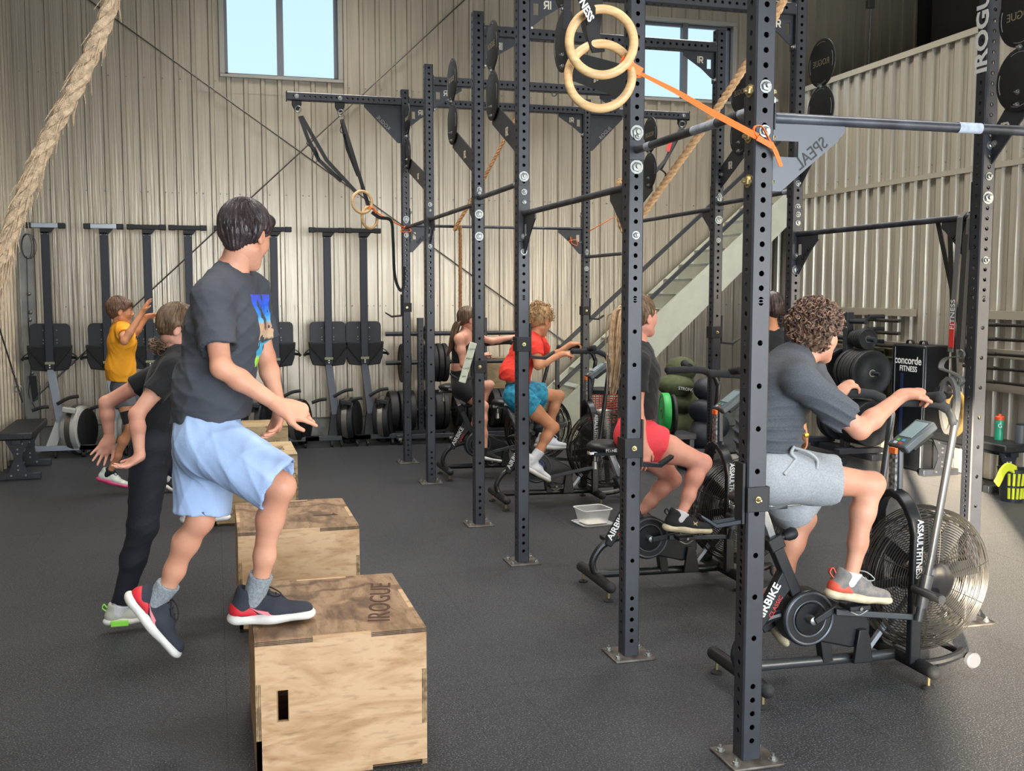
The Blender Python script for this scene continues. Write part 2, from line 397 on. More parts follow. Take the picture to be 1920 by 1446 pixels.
# column in the left corner and cable bracing
o = MB().span(-1.95, -1.83, YB-.13, YB-.03, 0, 2.35).build('trim_4', M('steel_column', '96958e', .5, var=.15, vs=6)); o['kind'] = 'structure'
cabm = M('brace_cable', '5d5b55', .45, .6)
def cable(lab, pts, grp='cross bracing cables on the back wall'):
    t = thing('brace_cable', lab, 'cable', (0, 0, 0), 0, grp)
    MB().tube(pts, .008, 6).build('cable', cabm, t)
    a, b = V(pts[0]), V(pts[-1]); d = (b-a).normalized()
    if a.z > b.z: a, b = b, a; d = -d
    mb = MB(); q = a + d*.25
    mb.torus(q, V((0, 1, 0)), .035, .006, 16, 6); mb.tube([q+d*.03, q+d*.22], .012, 6); mb.tube([q+d*.30, q+d*.36], .014, 6)
    for s in (-1, 1): mb.tube([a+V((0, s*.02, 0)), a+d*.25+V((0, s*.02, 0))], .006, 5)
    mb.build('turnbuckle', galv, t); return t
yc = YB-.07
cable('steel cable running from upper left down behind the tall posts', [J(150, -12, yc), J(1096, 668, yc)])
cable('steel cable rising from the left corner up past the window', [J(60, 752, yc), J(884, -12, yc)])
cable('steel cable close to the left wall ending by the corner column', [(-1.93, 9.2, 2.5), (-1.93, 11.7, .58)])
t = thing('conduit', 'thin electrical conduit with small square junction box high on back wall', 'conduit')
p = J(1628, 130, YB-.04); MB().tube([J(1626, 165, YB-.04), p, J(1633, 18, YB-.04), J(1634, -40, YB-.04)], .011, 6).build('pipe', galv, t)
MB().box(J(1632, 8, YB-.05), (.10, .06, .10)).build('junction_box', M('box_grey', '6d6f6c', .5, .4), t, .006)
# cable hank hanging on the column in the left corner
t = thing('cable_hank', 'coil of thin wire cables with clamps hanging on the left corner column', 'cable')
mb = MB()
for q in range(3):
    c = J(50+q*2, 462, 11.95); mb.tube([c+V((math.sin(a)*.05*(1+.2*q), 0.01*q, math.cos(a)*.13)) for a in np.linspace(0, 2*PI, 18)], .003, 5)
mb.tube(bez([J(50, 480, 11.95), J(52, 560, 11.95), J(54, 620, 11.95), J(58, 690, 11.95), J(54, 740, 11.95), J(66, 765, 11.95)]), .004, 5)
mb.build('cable', M('dark_wire', '3d3d3b', .5, .5), t)
mb = MB()
for (a, b) in ((54, 551), (57, 586), (56, 600), (60, 700)): mb.sphere(J(a, b, 11.94), .022, 8, 6)
mb.build('clamp', steel, t)
t = thing('cable_clamp', 'black wedge clamp with bent wire hanging low beside corner column', 'clamp')
mb = MB(); mb.prism([(-.03, 0), (.04, 0), (.05, -.25), (.0, -.28)], J(60, 705, 11.9), (1, 0, 0), (0, 0, 1), .03); mb.build('body', blk2, t)
MB().tube(bez([J(52, 705, 11.88), J(50, 735, 11.88), J(62, 755, 11.88), J(76, 730, 11.88), J(70, 712, 11.88)]), .005, 6).build('wire', galv, t)

# ---------------- stairs with railing ----------------
t = thing('staircase', 'pale painted staircase with boxed treads rising right along back wall', 'stairs')
stm = M('stair_paint', 'c6c7b4', .55, var=.06, vs=6); trd = M('tread_grey', 'a3a59a', .7, var=.1, vs=14)
ys0, ys1 = 11.16, 12.02
sl = (2.489-1.034)/(6.558-4.877); zb = lambda x: 1.034+(x-4.877)*sl
for yy, nm in ((ys0, 'stringer'), (ys1, 'stringer')):
    th = .33; mb = MB(); x0, x1 = 3.68, 6.71
    mb.prism([(x0, 0), (x0+.18, 0), (x1, zb(x1)-.0), (x1, zb(x1)+.40), (6.58, zb(6.58)+.40), (x0-.12, zb(x0-.12)+.40), (x0-.12, 0)], (0, yy, 0), (1, 0, 0), (0, 0, 1), .04)
    mb.build(nm, stm, t)
for k in range(15):
    z = .10+.178*k; x = 3.45+.2055*(k+.0)+.10
    if x > 6.6: break
    MB().span(x-.03, x+.24, ys0+.02, ys1-.02, z+.14, z+.175).build('tread', trd, t, .004)
    MB().span(x+.17, x+.185, ys0+.02, ys1-.02, z+.175, z+.32).build('riser', stm, t)
t2 = thing('stair_railing', 'black square tube stair railing with two parallel rails', 'railing')
ra, rb = V((3.703, ys0-.03, 1.064)), V((6.69, ys0-.03, 2.59+(6.69-5.427)*.888))
for dz, nm in ((0, 'top_rail'), (-.42, 'mid_rail')): MB().bar(ra+V((0, 0, dz)), rb+V((0, 0, dz)), .04, .04).build(nm, blk, t2)
for x in (3.70, 6.6): MB().span(x-.02, x+.02, ys0-.05, ys0-.01, (0.0 if x < 4 else zb(x)), 1.08+(x-3.703)*.888).build('post', blk, t2)
# ================= RIG =================
XA, XB_ = 1.84, 3.73; YR = [3.32, 4.458, 6.234, 7.36, 9.13, 10.31]; HP = 3.68
wI = M('pale_cutout_mark', 'cfc8b4', .6)
def tube_wall(mb, o, eu, ev, W, L, holes, r=.0105, depth=.005):
    """one face of a square tube: frame (o, eu across, ev along), width W, length L, holes = positions along ev (true octagonal openings)"""
    o = V(o); eu = V(eu); ev = V(ev); nz = eu.cross(ev); P = lambda u, v, d=0: o+eu*u+ev*v-nz*d
    cur = 0; h = .0125
    for z in sorted(holes):
        a, b = z-h, z+h
        if a > cur+1e-5: mb.add([P(-W/2, cur), P(W/2, cur), P(W/2, a), P(-W/2, a)], [(0, 1, 2, 3)])
        oct_ = [(r*math.cos(PI/8+PI/4*i), z+r*math.sin(PI/8+PI/4*i)) for i in range(8)]
        # outer ring: left/right margins + square around hole
        mb.add([P(-W/2, a), P(-h, a), P(-h, b), P(-W/2, b)], [(0, 1, 2, 3)]); mb.add([P(h, a), P(W/2, a), P(W/2, b), P(h, b)], [(0, 1, 2, 3)])
        sq = [(h, z), (h, b), (0, b), (-h, b), (-h, z), (-h, a), (0, a), (h, a)]
        A = [P(*q) for q in oct_]; B = [P(*q) for q in sq]; D = [P(q[0], q[1], depth) for q in oct_]
        # octagon vertex i faces square corner between sq[i] and sq[i+1]
        fs = []
        for i in range(8):
            j = (i+1) % 8; fs.append((i, 8+i, 8+j)) if False else None
        pts = B+A+D; F = []
        for i in range(8):
            j = (i+1) % 8
            F.append((i, j, 8+i)); F.append((8+i, j, 8+j)); F.append((8+i, 8+j, 16+j, 16+i))
        mb.add(pts, F); cur = b
    if cur < L: mb.add([P(-W/2, cur), P(W/2, cur), P(W/2, L), P(-W/2, L)], [(0, 1, 2, 3)])
def sq_tube(mb, o, ax, up, W, L, hf, hs):
    """square tube along ax; faces +/-up use holes hf, the two side faces hs; chamfered corners"""
    o = V(o); ax = V(ax).normalized(); up = V(up).normalized(); sd = ax.cross(up); c = .006; w = W-2*c
    for nrm, hl in ((up, hf), (-up, hf), (sd, hs), (-sd, hs)):
        eu = ax.cross(nrm); eu = -eu   # eu x ax = nrm
        if eu.cross(ax).dot(nrm) < 0: eu = -eu
        tube_wall(mb, o+nrm*W/2, eu, ax, w, L, hl)
    for a, b in ((up, sd), (sd, -up), (-up, -sd), (-sd, up)):
        p0 = o+a*W/2+b*(w/2); p1 = o+a*(w/2)+b*W/2
        q = [p0, p1, p1+ax*L, p0+ax*L]
        if (p1-p0).cross(ax).dot(a+b) < 0: q = q[::-1]
        mb.add(q, [(0, 1, 2, 3)])
    for e, d in ((0, -1), (L, 1)):
        r = [o+ax*e+up*W/2*s1+sd*W/2*s2 for s1, s2 in ((1, 1), (1, -1), (-1, -1), (-1, 1))]
        if d > 0: r = r[::-1]
        mb.add(r, [(0, 1, 2, 3)])
zf = [.07+.0508*i for i in range(5)] + [.30+.152*i for i in range(1, 10)] + [1.657+.0508*i for i in range(40) if 1.657+.0508*i < HP-.03]
zs = [.10+.0508*i for i in range(8)] + [.50+.0254*i*1.0 for i in range(25)] + [1.16+.0508*i for i in range(60) if 1.16+.0508*i < HP-.03]
def make_upright():
    t = thing('rig_upright', '', 'post')
    mb = MB(); sq_tube(mb, (0, 0, .01), (0, 0, 1), (0, -1, 0), .076, HP-.01, zf, [z for z in zs if True]); mb.build('post', blk, t)
    b = MB().span(-.10, .10, -.10, .10, 0, .010).build('base_plate', M('worn_steel_plate', '77716a', .5, .6, var=.3, vs=12, col2='4a4542'), t, .003)
    for (x, y) in ((-.075, -.06), (.075, -.06), (-.075, .06), (.075, .06)):
        m = MB(); bolt(m, (x, y, .01), (0, 0, 1), .012); m.build('anchor_bolt', steel, t)
    return t
UP = {}
up0 = make_upright(); up0.location = (XA, YR[0], 0); UP[(0, 0)] = up0; up0['label'] = 'nearest black perforated rig upright, full height at right of centre'
LABA = [None, 'black perforated upright in front of the girl in red shorts', 'black perforated upright behind the thin one, third of the near row, between red-shirt boy and tub',
        'black perforated upright with the handwritten board leaning on it', 'black perforated upright fifth in the near row, just left of ponytail girl', 'farthest upright of the near row, in front of stored plates']
LABB = ['black upright of the far row nearest the camera, outside right of frame', 'black upright carrying the big white vertical lettering at right', 'black upright of the far row just left of curly-haired boy',
        'black upright of the far row in front of the stairs and medicine balls', 'black upright of the far row hidden behind the red-shorts girl post', 'farthest upright of the far row, left of the staircase, small J-hook on it']
LABA[2] = 'black perforated upright directly right of the red-shirted boy torso'
for i in range(1, 6): UP[(0, i)] = dup(up0, (XA, YR[i], 0), label=LABA[i])
for i in range(0, 6): UP[(1, i)] = dup(up0, (XB_, YR[i], 0), label=LABB[i])
def onto(o, X, Y):
    u = UP[(0 if X < 2.5 else 1, YR.index(Y))]; o.parent = u; o.location = -V(u.location); return o
# crossmembers with gussets
hb = [.06+.0508*i for i in range(80)]
def logo(o, ex, ey, h, mat, parent, mir=1):
    """pale R-like mark: a bar and an open R cut through a plate"""
    ex = V(ex)*mir; mb = MB(); w = h*.16; n = V(ex).cross(V(ey))
    R_ = [(.25, 0), (.25, 1), (.8, 1), (.95, .85), (.95, .5), (.75, .4), (1.0, 0), (.75, 0), (.55, .38), (.42, .38), (.42, .52), (.76, .52), (.78, .82), (.42, .82), (.42, 0)]
    for poly in ([(0, 0), (.14, 0), (.14, 1), (0, 1)],):
        mb.prism([((a-.5)*h, (b-.5)*h) for a, b in poly], o, ex, ey, .0075)
    for seg in ([(.25, 0), (.42, 0), (.42, 1), (.25, 1)], [(.42, .82), (.9, .82), (.8, 1), (.42, 1)], [(.76, .5), (.95, .5), (.95, .85), (.76, .85)], [(.42, .36), (.9, .36), (.95, .54), (.42, .54)], [(.55, .38), (.75, .38), (1, 0), (.78, 0)]):
        mb.prism([((a-.5)*h, (b-.5)*h) for a, b in seg], o, ex, ey, .0075)
    return mb.build('logo', mat, parent)
def gusset(o, ex, parent, size=.26, h=None, slot=True, mark=True, th=.006, word=None, mir=1, ey=(0, 0, -1)):
    """triangular plate: corner o, ex away from the post, hanging down"""
    h = h or size*.72; ex = V(ex); ey = V(ey); mb = MB()
    # plate with a real slot: built from strips
    if slot:
        s0, s1, t0, t1 = .03, .065, .05, .12
        mb.prism([(0, 0), (size, 0), (size, .03), (s1+.11, t0), (0, t0)] if False else [(0, 0), (size, 0), (size, .03), (size*.88, t0), (0, t0)], o, ex, ey, th)
        mb.prism([(0, t0), (s0, t0), (s0, t1), (0, t1)], o, ex, ey, th)
        f = (t1-t0)/(h-t0)*.88
        mb.prism([(s1, t0), (size*.88, t0), (size*(.88-.88*(t1-t0)/(h-t0)), t1), (s1, t1)], o, ex, ey, th)
        mb.prism([(0, t1), (size*(.88-.88*(t1-t0)/(h-t0)), t1), (.03, h), (0, h)], o, ex, ey, th)
    else: mb.prism([(0, 0), (size, 0), (size, .025), (.03, h), (0, h)], o, ex, ey, th)
    g_ = mb.build('gusset', blk, parent)
    if mark: logo(V(o)+ex*(size*.46)+ey*(h*.30), V((1, 0, 0)) if abs(ex.x) > .5 else V((0, 1, 0)), -ey, .05, wI, parent, mir)
    if word:
        d = (ex*size-ey*h*0 + ey*.0) ; a = V(o)+ex*size+ey*.03; b = V(o)+ex*.03+ey*h; dd = (a-b).normalized(); nrm = ex.cross(dd)
        rx = dd*mir; uy = (dd.cross(ex.cross(ey)))
        mid = (a+b)/2
        inn = (V(o)+ex*.06+ey*.06-mid); inn = (inn-dd*inn.dot(dd)).normalized()
        text('lettering', word, .05, mid+inn*.032, rx if True else dd, -inn if False else (-inn if inn.z < 0 else inn), M('etched_text', '8d8a86', .5), parent, th=.004, sx=1)
    return g_
def beam(lab, x0, x1, Y, z=3.56, gl=True, gr=True, extra=None, grp=None):
    t = thing('crossmember', lab, 'beam', (0, 0, 0), 0, grp)
    mb = MB(); L = x1-x0; sq_tube(mb, (x0, Y, z), (1, 0, 0), (0, -1, 0), .076, L, [h for h in hb if h < L-.03], [h for h in hb if h < L-.03]); mb.build('tube', blk, t)
    bt = MB()
    if gl: gusset((x0, Y, z-.038), (1, 0, 0), t, mir=-1); MB().span(x0, x0+.006, Y-.036, Y+.036, z-.26, z+.05).build('flange', blk, t); bolt(bt, (x0+.006, Y-.02, z-.24), (1, 0, 0), .013); bolt(bt, (x0+.006, Y-.02, z+.02), (1, 0, 0), .013)
    if gr: gusset((x1, Y, z-.038), (-1, 0, 0), t); MB().span(x1-.006, x1, Y-.036, Y+.036, z-.26, z+.05).build('flange', blk, t); bolt(bt, (x1-.006, Y-.02, z-.24), (-1, 0, 0), .013); bolt(bt, (x1-.006, Y-.02, z+.02), (-1, 0, 0), .013)
    if bt.v: bt.build('bolts', steel, t)['kind'] = 'stuff'
    return t
xa, xb = XA+.038, XB_-.038
beam('black perforated crossmember at the very top edge, nearest one', xa, xb, YR[2], 3.545)
beam('black perforated crossmember passing in front of the right window', xa, xb, YR[3], 3.55)
beam('black perforated crossmember with an eye bolt, just above the farthest one', xa, xb, YR[4], 3.54)
beam('farthest black crossmember joining the two rows below the ring', xa, xb, YR[5], 3.565)
tl = beam('black perforated outrigger arm carrying the strapped rings at left', .71, XA-.038, YR[5], 3.565, False, False)
tr = beam('black perforated outrigger arm at right of the big rings', XB_+.038, 4.87, YR[5], 3.565, False, False)
for (o_, ex, tt) in (((XA-.038, YR[5], 3.527), (-1, 0, 0), tl), ((XB_+.038, YR[5], 3.527), (1, 0, 0), tr)):
    gusset(o_, ex, tt, .36, .36, False, False, word='ROGUE', mir=(1 if ex[0] < 0 else 1))
MB().span(.704, .712, YR[5]-.04, YR[5]+.04, 3.52, 3.61).build('end_cap', blk2, tl); MB().span(4.868, 4.876, YR[5]-.04, YR[5]+.04, 3.52, 3.61).build('end_cap', blk2, tr)
for (x, tt) in ((.802, tl), (1.21, tl), (4.806, tr)):
    m = MB(); m.prism([(-.045, 0), (.045, 0), (.045, -.04), (.02, -.085), (-.02, -.085), (-.045, -.04)], (x, YR[5], 3.527), (1, 0, 0), (0, 0, 1), .05); m.build('hanger', blk2, tt, .003)
    m = MB(); bolt(m, (x, YR[5]-.038, 3.565), (0, -1, 0), .015); m.build('bolt', steel, tt)
eb = thing('eye_bolt', 'small steel eye bolt hanging under the fourth crossmember', 'bolt'); q = J(1039, 176, YR[4])
MB().torus(q+V((0, 0, -.0)), (0, 1, 0), .022, .006, 20, 6).build('ring', steel, eb); MB().tube([q+V((0, 0, .025)), (q.x, YR[4], 3.51)], .007, 6).build('shank', steel, eb)
# pull-up bars along the rows
barm = M('chalked_bar', '2a2c31', .4, .35, col2='565a62', vs=5); chalk = M('chalk_smear', 'a5adb8', .9, var=.2, vs=30)
PB = []
def pbar(lab, a, b, r=.017, br=None, word=None, side=0):
    a = V(a); b = V(b); u = (b-a).normalized(); t = thing('pull_up_bar', lab, 'bar'); PB.append(t)
    MB().tube([a, b], r, 12).build('bar', barm, t)
    MB().tube([a+u*.02, a+u*.10], r*1.04, 12).build('sleeve', chalk if (a-b).length < 1.2 else barm, t)
    for e, s in ((a, 1), (b, -1)):
        w = V((.034, 0, 0)) if abs(u.y) > .5 else V((0, .034, 0))
        m = MB(); m.box(e+u*s*.003, (.074 if abs(u.y) > .5 else .006, .006 if abs(u.y) > .5 else .074, .34 if br else .09)); m.build('flange', blk, t, .002)
        m = MB()
        for dz in ((.13, -.14) if br else (.0,)):
            if br or True: bolt(m, e+u*s*(.007)+V((0, 0, dz if br else .06)), u*s, .013)
        m.build('bolts', steel, t)['kind'] = 'stuff'
        if br: gusset(e+V((0, 0, -r)), u*s, t, br, br*.95, True, False, .008, word=word, mir=side*s if side else 1)
    return t
ya = lambda i: YR[i]+.038; yb_ = lambda i: YR[i]-.038
pbar('short chalked pull-up bar right of the big rings, crossing over the rope', (XA, ya(0), 2.34), (XA, yb_(1), 2.34))
pbar('long pull-up bar between second and third near uprights with triangular ends', (XA, ya(1), 2.187), (XA, yb_(2), 2.187), br=.24)
pbar('short pull-up bar between third and fourth near uprights', (XA, ya(2), 2.378), (XA, yb_(3), 2.378))
pbar('dark pull-up bar between fourth and fifth near uprights', (XA, ya(3), 2.345), (XA, yb_(4), 2.345), br=.20)
pbar('dark pull-up bar at the far end of near row, orange band tied on it', (XA, ya(4), 2.345), (XA, yb_(5), 2.345))
pbar('pull-up bar in far row at right with grey bands looped over it', (XB_, ya(1), 2.09), (XB_, yb_(2), 2.09), br=.26, word='SPEAL')
pbar('short pull-up bar in the far row above the stair top', (XB_, ya(2), 2.38), (XB_, yb_(3), 2.38))
pbar('pull-up bar in far row above the stair rails', (XB_, ya(3), 2.35), (XB_, yb_(4), 2.35), br=.20)
pbar('pull-up bar in the far row left of the stairs', (XB_, ya(4), 2.075), (XB_, yb_(5), 2.075))
pbar('straight pull-up bar across the far end with lettered end plates', (xa, YR[5], 2.367), (xb, YR[5], 2.367), .014, br=.26, word='SPEAL', side=1)
t = pbar('long chalked bar crossing the right side of the picture, lettered plate at its left', (xa, YR[0], 2.31), (XB_-.038, YR[0], 2.31), .019)
# big lettered plate below the near bar
pl = M('grey_blue_plate', '5a5d63', .45, .2)
mb = MB(); z0 = 2.292
mb.prism([(0, 0), (.30, 0), (.30, -.02), (.265, -.06), (0, -.06)], (xa, YR[0], z0), (1, 0, 0), (0, 0, 1), .008)
mb.prism([(.115, -.06), (.265, -.06), (.195, -.115), (.115, -.115)], (xa, YR[0], z0), (1, 0, 0), (0, 0, 1), .008)
mb.prism([(0, -.115), (.195, -.115), (.05, -.235), (0, -.235)], (xa, YR[0], z0), (1, 0, 0), (0, 0, 1), .008)
mb.build('bracket_plate', pl, t)
d = V((.21, 0, .172)).normalized()
text('lettering', 'SPEAL', .062, V((xa+.168, YR[0]-.0045, z0-.10)), -d, V((0, 0, 1))-d*d.z, M('dark_letter', '1d1e20', .6), t, th=.001, sx=.9)
# ball targets: double discs on angled arms
def target(lab, X, Yc, zs_, r, Yp_, zp):
    t = thing('wall_ball_target', lab, 'target'); d = 1 if Yc > Yp_ else -1
    for z in zs_:
        dd = MB(); dd.lathe([(r*.96, -.006), (r, -.003), (r, .003), (r*.96, .006)], (X, Yc, z), (1, 0, 0), 36); o = dd.build('disc', blk2, t)
        gr = MB()
        for k in range(4):
            a = k*PI/2+.35
            for s in (-1, 1): gr.torus((X+s*.006, Yc, z), (1, 0, 0), r*.86, .002, 8, 4, a, a+.75)
        gr.build('groove', M('worn_groove', '8b8b86', .5), t)['kind'] = 'stuff'
    if len(zs_) > 1 or True:
        text('lettering', 'ROGUE', .055, (X-.0068, Yc, max(zs_)), (0, -1, 0) if X < 2 else (0, 1, 0), (0, 0, 1), M('faint_gold', '8f8468', .5), t, th=.0006)
    zl = min(zs_)-r
    m = MB(); ya_ = Yp_+d*.038
    m.prism([(ya_, zp-.10), (ya_, zp+.06), (Yc-d*.03, zl+.11), (Yc+d*.03, zl+.11), (Yc+d*.04, zl-.02)] if d > 0 else [(ya_, zp+.06), (ya_, zp-.10), (Yc+d*.04, zl-.02), (Yc+d*.03, zl+.11), (Yc-d*.03, zl+.11)], (X+.014, 0, 0), (0, 1, 0), (0, 0, 1), .008)
    m.build('arm', blk, t); logo((X+.009, (Yc+ya_)/2, (zp+zl)/2+.0), (0, 1, 0), (0, 0, 1), .055, wI, t, -1)
    m = MB()
    m.bar((X+.014, Yc, zl), (X+.014, Yc, max(zs_)), .02, .006, (1, 0, 0)); m.build('spine', blk, t)
    m = MB()
    for z in [zl+.03, zl+.09]: bolt(m, (X-.004, Yc, z), (-1, 0, 0), .010)
    for i in range(len(zs_)-1): bolt(m, (X-.004, Yc, (zs_[i]+zs_[i+1])/2), (-1, 0, 0), .011)
    bolt(m, (X+.01, ya_+d*.02, zp), (-1, 0, 0), .012); m.build('bolts', steel, t)['kind'] = 'stuff'
    return t
target('narrow double ball target nearest, left of third upright, seen edge-on', XA, 6.95, (3.03, 3.36), .165, YR[2], 2.62)
target('double ball target second from the front, edge-on left of board upright', XA, 8.18, (3.035, 3.37), .165, YR[3], 2.62)
target('farthest ball target of the near row, in front of last upright', XA, 10.16, (3.38, 3.05), .15, YR[4], 2.66)
target('ball target seen behind the big rings at the top', XA, 5.44, (3.05, 3.38), .165, YR[1], 2.66)
target('black double disc target above the long bar, left of the partition trim', XB_, 5.95, (2.86, 3.15), .15, YR[2], 2.50)
target('black ball target cut off by the right edge of the picture', XB_, 4.24, (2.72, 3.02), .15, YR[1], 2.44)
target('dark ball target partly hidden just left of nearest upright', XB_, 7.01, (2.86, 3.16), .15, YR[3], 2.60)
target('dark ball target just right of the second upright, with white sticker', XB_, 8.66, (2.78, 3.09), .155, YR[4], 2.5)
# white lettering on the right upright
onto(text('lettering', 'IROGUE', .115, (XB_-.0385, YR[1]+.0, 3.02), (0, 0, 1), (0, 1, 0), white, None, th=.0006, sx=1.12, bold=.0035), XB_, YR[1])
# J-hooks
def jhook(lab, X, Y, z, dx=1, mat=None, front=False):
    t = thing('j_hook', lab, 'hook', (X, Y, z)); mat = mat or blk2
    m = MB(); m.span(-.041, .041, -.047, -.039, -.045, .045); m.span(-.047, -.039, -.047, .047, -.045, .045) if dx > 0 else m.span(.039, .047, -.047, .047, -.045, .045)
    m.span(-.041, .047, .039, .047, -.045, .045); m.build('collar', mat, t, .002)
    m = MB(); x0 = dx*.047
    m.bar((x0, 0, .13), (x0, 0, -.09), .06, .012, (1, 0, 0)); m.build('back_plate', mat, t, .002)
    m = MB(); m.prism([(0, -.09), (dx*.10, -.10), (dx*.16, -.06), (dx*.165, -.045), (dx*.10, -.082), (0, -.072)][::dx], (x0, 0, 0), (1, 0, 0), (0, 0, 1), .05); m.build('hook', M('hook_steel', '3c3f45', .22, .75) if mat == blk2 and Y < 5 else mat, t, .003)
    m = MB(); bolt(m, (dx*.02-.02*dx, -.047, .0), (0, -1, 0), .008); m.build('pin', brass, t)
    return t
jhook('black hook with glossy lip clamped on second upright by the girl hand', XA, YR[1], .99, 1)
h = jhook('glossy hook clamped low on nearest upright, pointing left', XA, YR[0], .97, -1)
jhook('small black hook on upright beside the red-shirt boy back', XA, YR[2], 1.385, 1)
jhook('black hook supporting the handwritten board', XA, YR[3], 1.17, -1)
jhook('tiny black hook high on the farthest near-row upright', XA, YR[5], 1.56, -1)
jhook('black hook on the farthest far-row upright left of stairs', XB_, YR[5], 1.52, 1)
jhook('black hook on the upright beside the green sandbags', XB_, YR[3], 1.40, 1)
# washers / bolts on uprights as photo shows
def ubolts(lab, X, Y, zz, face=(0, -1, 0)):
    for z, r in zz: m = MB(); bolt(m, (X+face[0]*.038, Y+face[1]*.038, z), face, r); onto(m.build('bolt', steel), X, Y)
z_at = lambda y, Y, X=XA: None
def zpx(y, X, Y):
    c = J(960, y, Y)  # same Y plane: height depends only weakly on x
    return None
def bz(x, y, Y): return J(x, y, Y).z
ubolts('steel bolts high on the nearest upright', XA, YR[0], [(bz(1422, 161, 3.28), .016), (bz(1421, 245, 3.28), .015)])
ubolts('large steel washers on the second upright by the bar', XA, YR[1], [(bz(1192, 248, 4.42), .022), (bz(1190, 313, 4.42), .022), (bz(1187, 441, 4.42), .013)])
ubolts('steel bolts on the third upright', XA, YR[2], [(bz(980, 331, 6.2), .022), (bz(980, 379, 6.2), .016), (bz(980, 472, 6.2), .014)])
ubolts('steel bolts on the fourth upright', XA, YR[3], [(bz(898, 361, 7.3), .016), (bz(898, 401, 7.3), .022), (bz(898, 443, 7.3), .022)])
ubolts('steel bolts on the fifth upright', XA, YR[4], [(bz(805, 395, 9.1), .014), (bz(805, 428, 9.1), .014), (bz(805, 462, 9.1), .013)])
ubolts('steel bolts on the farthest near-row upright', XA, YR[5], [(bz(763, 411, 10.27), .022), (bz(763, 441, 10.27), .016)])
ubolts('steel bolts on the white-lettered upright', XB_, YR[1], [(bz(1852, 371, 4.42), .022), (bz(1860, 273, 4.42), .014), (bz(1858, 331, 4.42), .014), (bz(1848, 488, 4.42), .013)])
ubolts('large steel bolts on the upright left of curly-haired boy', XB_, YR[2], [(bz(1492, 418, 6.2), .022), (bz(1490, 506, 6.2), .022), (bz(1493, 344, 6.2), .014), (bz(1492, 388, 6.2), .014)])
ubolts('steel washers on the upright in front of the stair top', XB_, YR[3], [(bz(1345, 373, 7.3), .022), (bz(1344, 412, 7.3), .022), (bz(1343, 450, 7.3), .013)])
ubolts('steel bolts on farthest far-row upright', XB_, YR[5], [(bz(1099, 476, 10.27), .018), (bz(1099, 504, 10.27), .018)])
for y in (177, 261, 343):
    q = JX(1388, y, XA-.038); m = MB(); bolt(m, (XA-.038, YR[0], q.z), (-1, 0, 0), .016); onto(m.build('bolt', brass, None, label='brassy bolt'), XA, YR[0])
    m = MB(); bolt(m, (XA+.038, YR[0], q.z), (1, 0, 0), .016); onto(m.build('bolt', brass, None, label='brassy bolt'), XA, YR[0])

for (a, b_, r) in ((JX(1300, 244, XA), JX(1345, 231, XA), .0183), (JX(1212, 274, XA), JX(1222, 271, XA), .0183)):
    a.z = b_.z = 2.34; MB().tube([a, b_], r, 12, caps=False).build('chalk_smear', chalk, PB[0])
a = J(1795, 236, YR[0]); b_ = J(1838, 238, YR[0]); a.z = b_.z = 2.31; MB().tube([a, b_], .0202, 12, caps=False).build('chalk_smear', chalk, PB[-1])
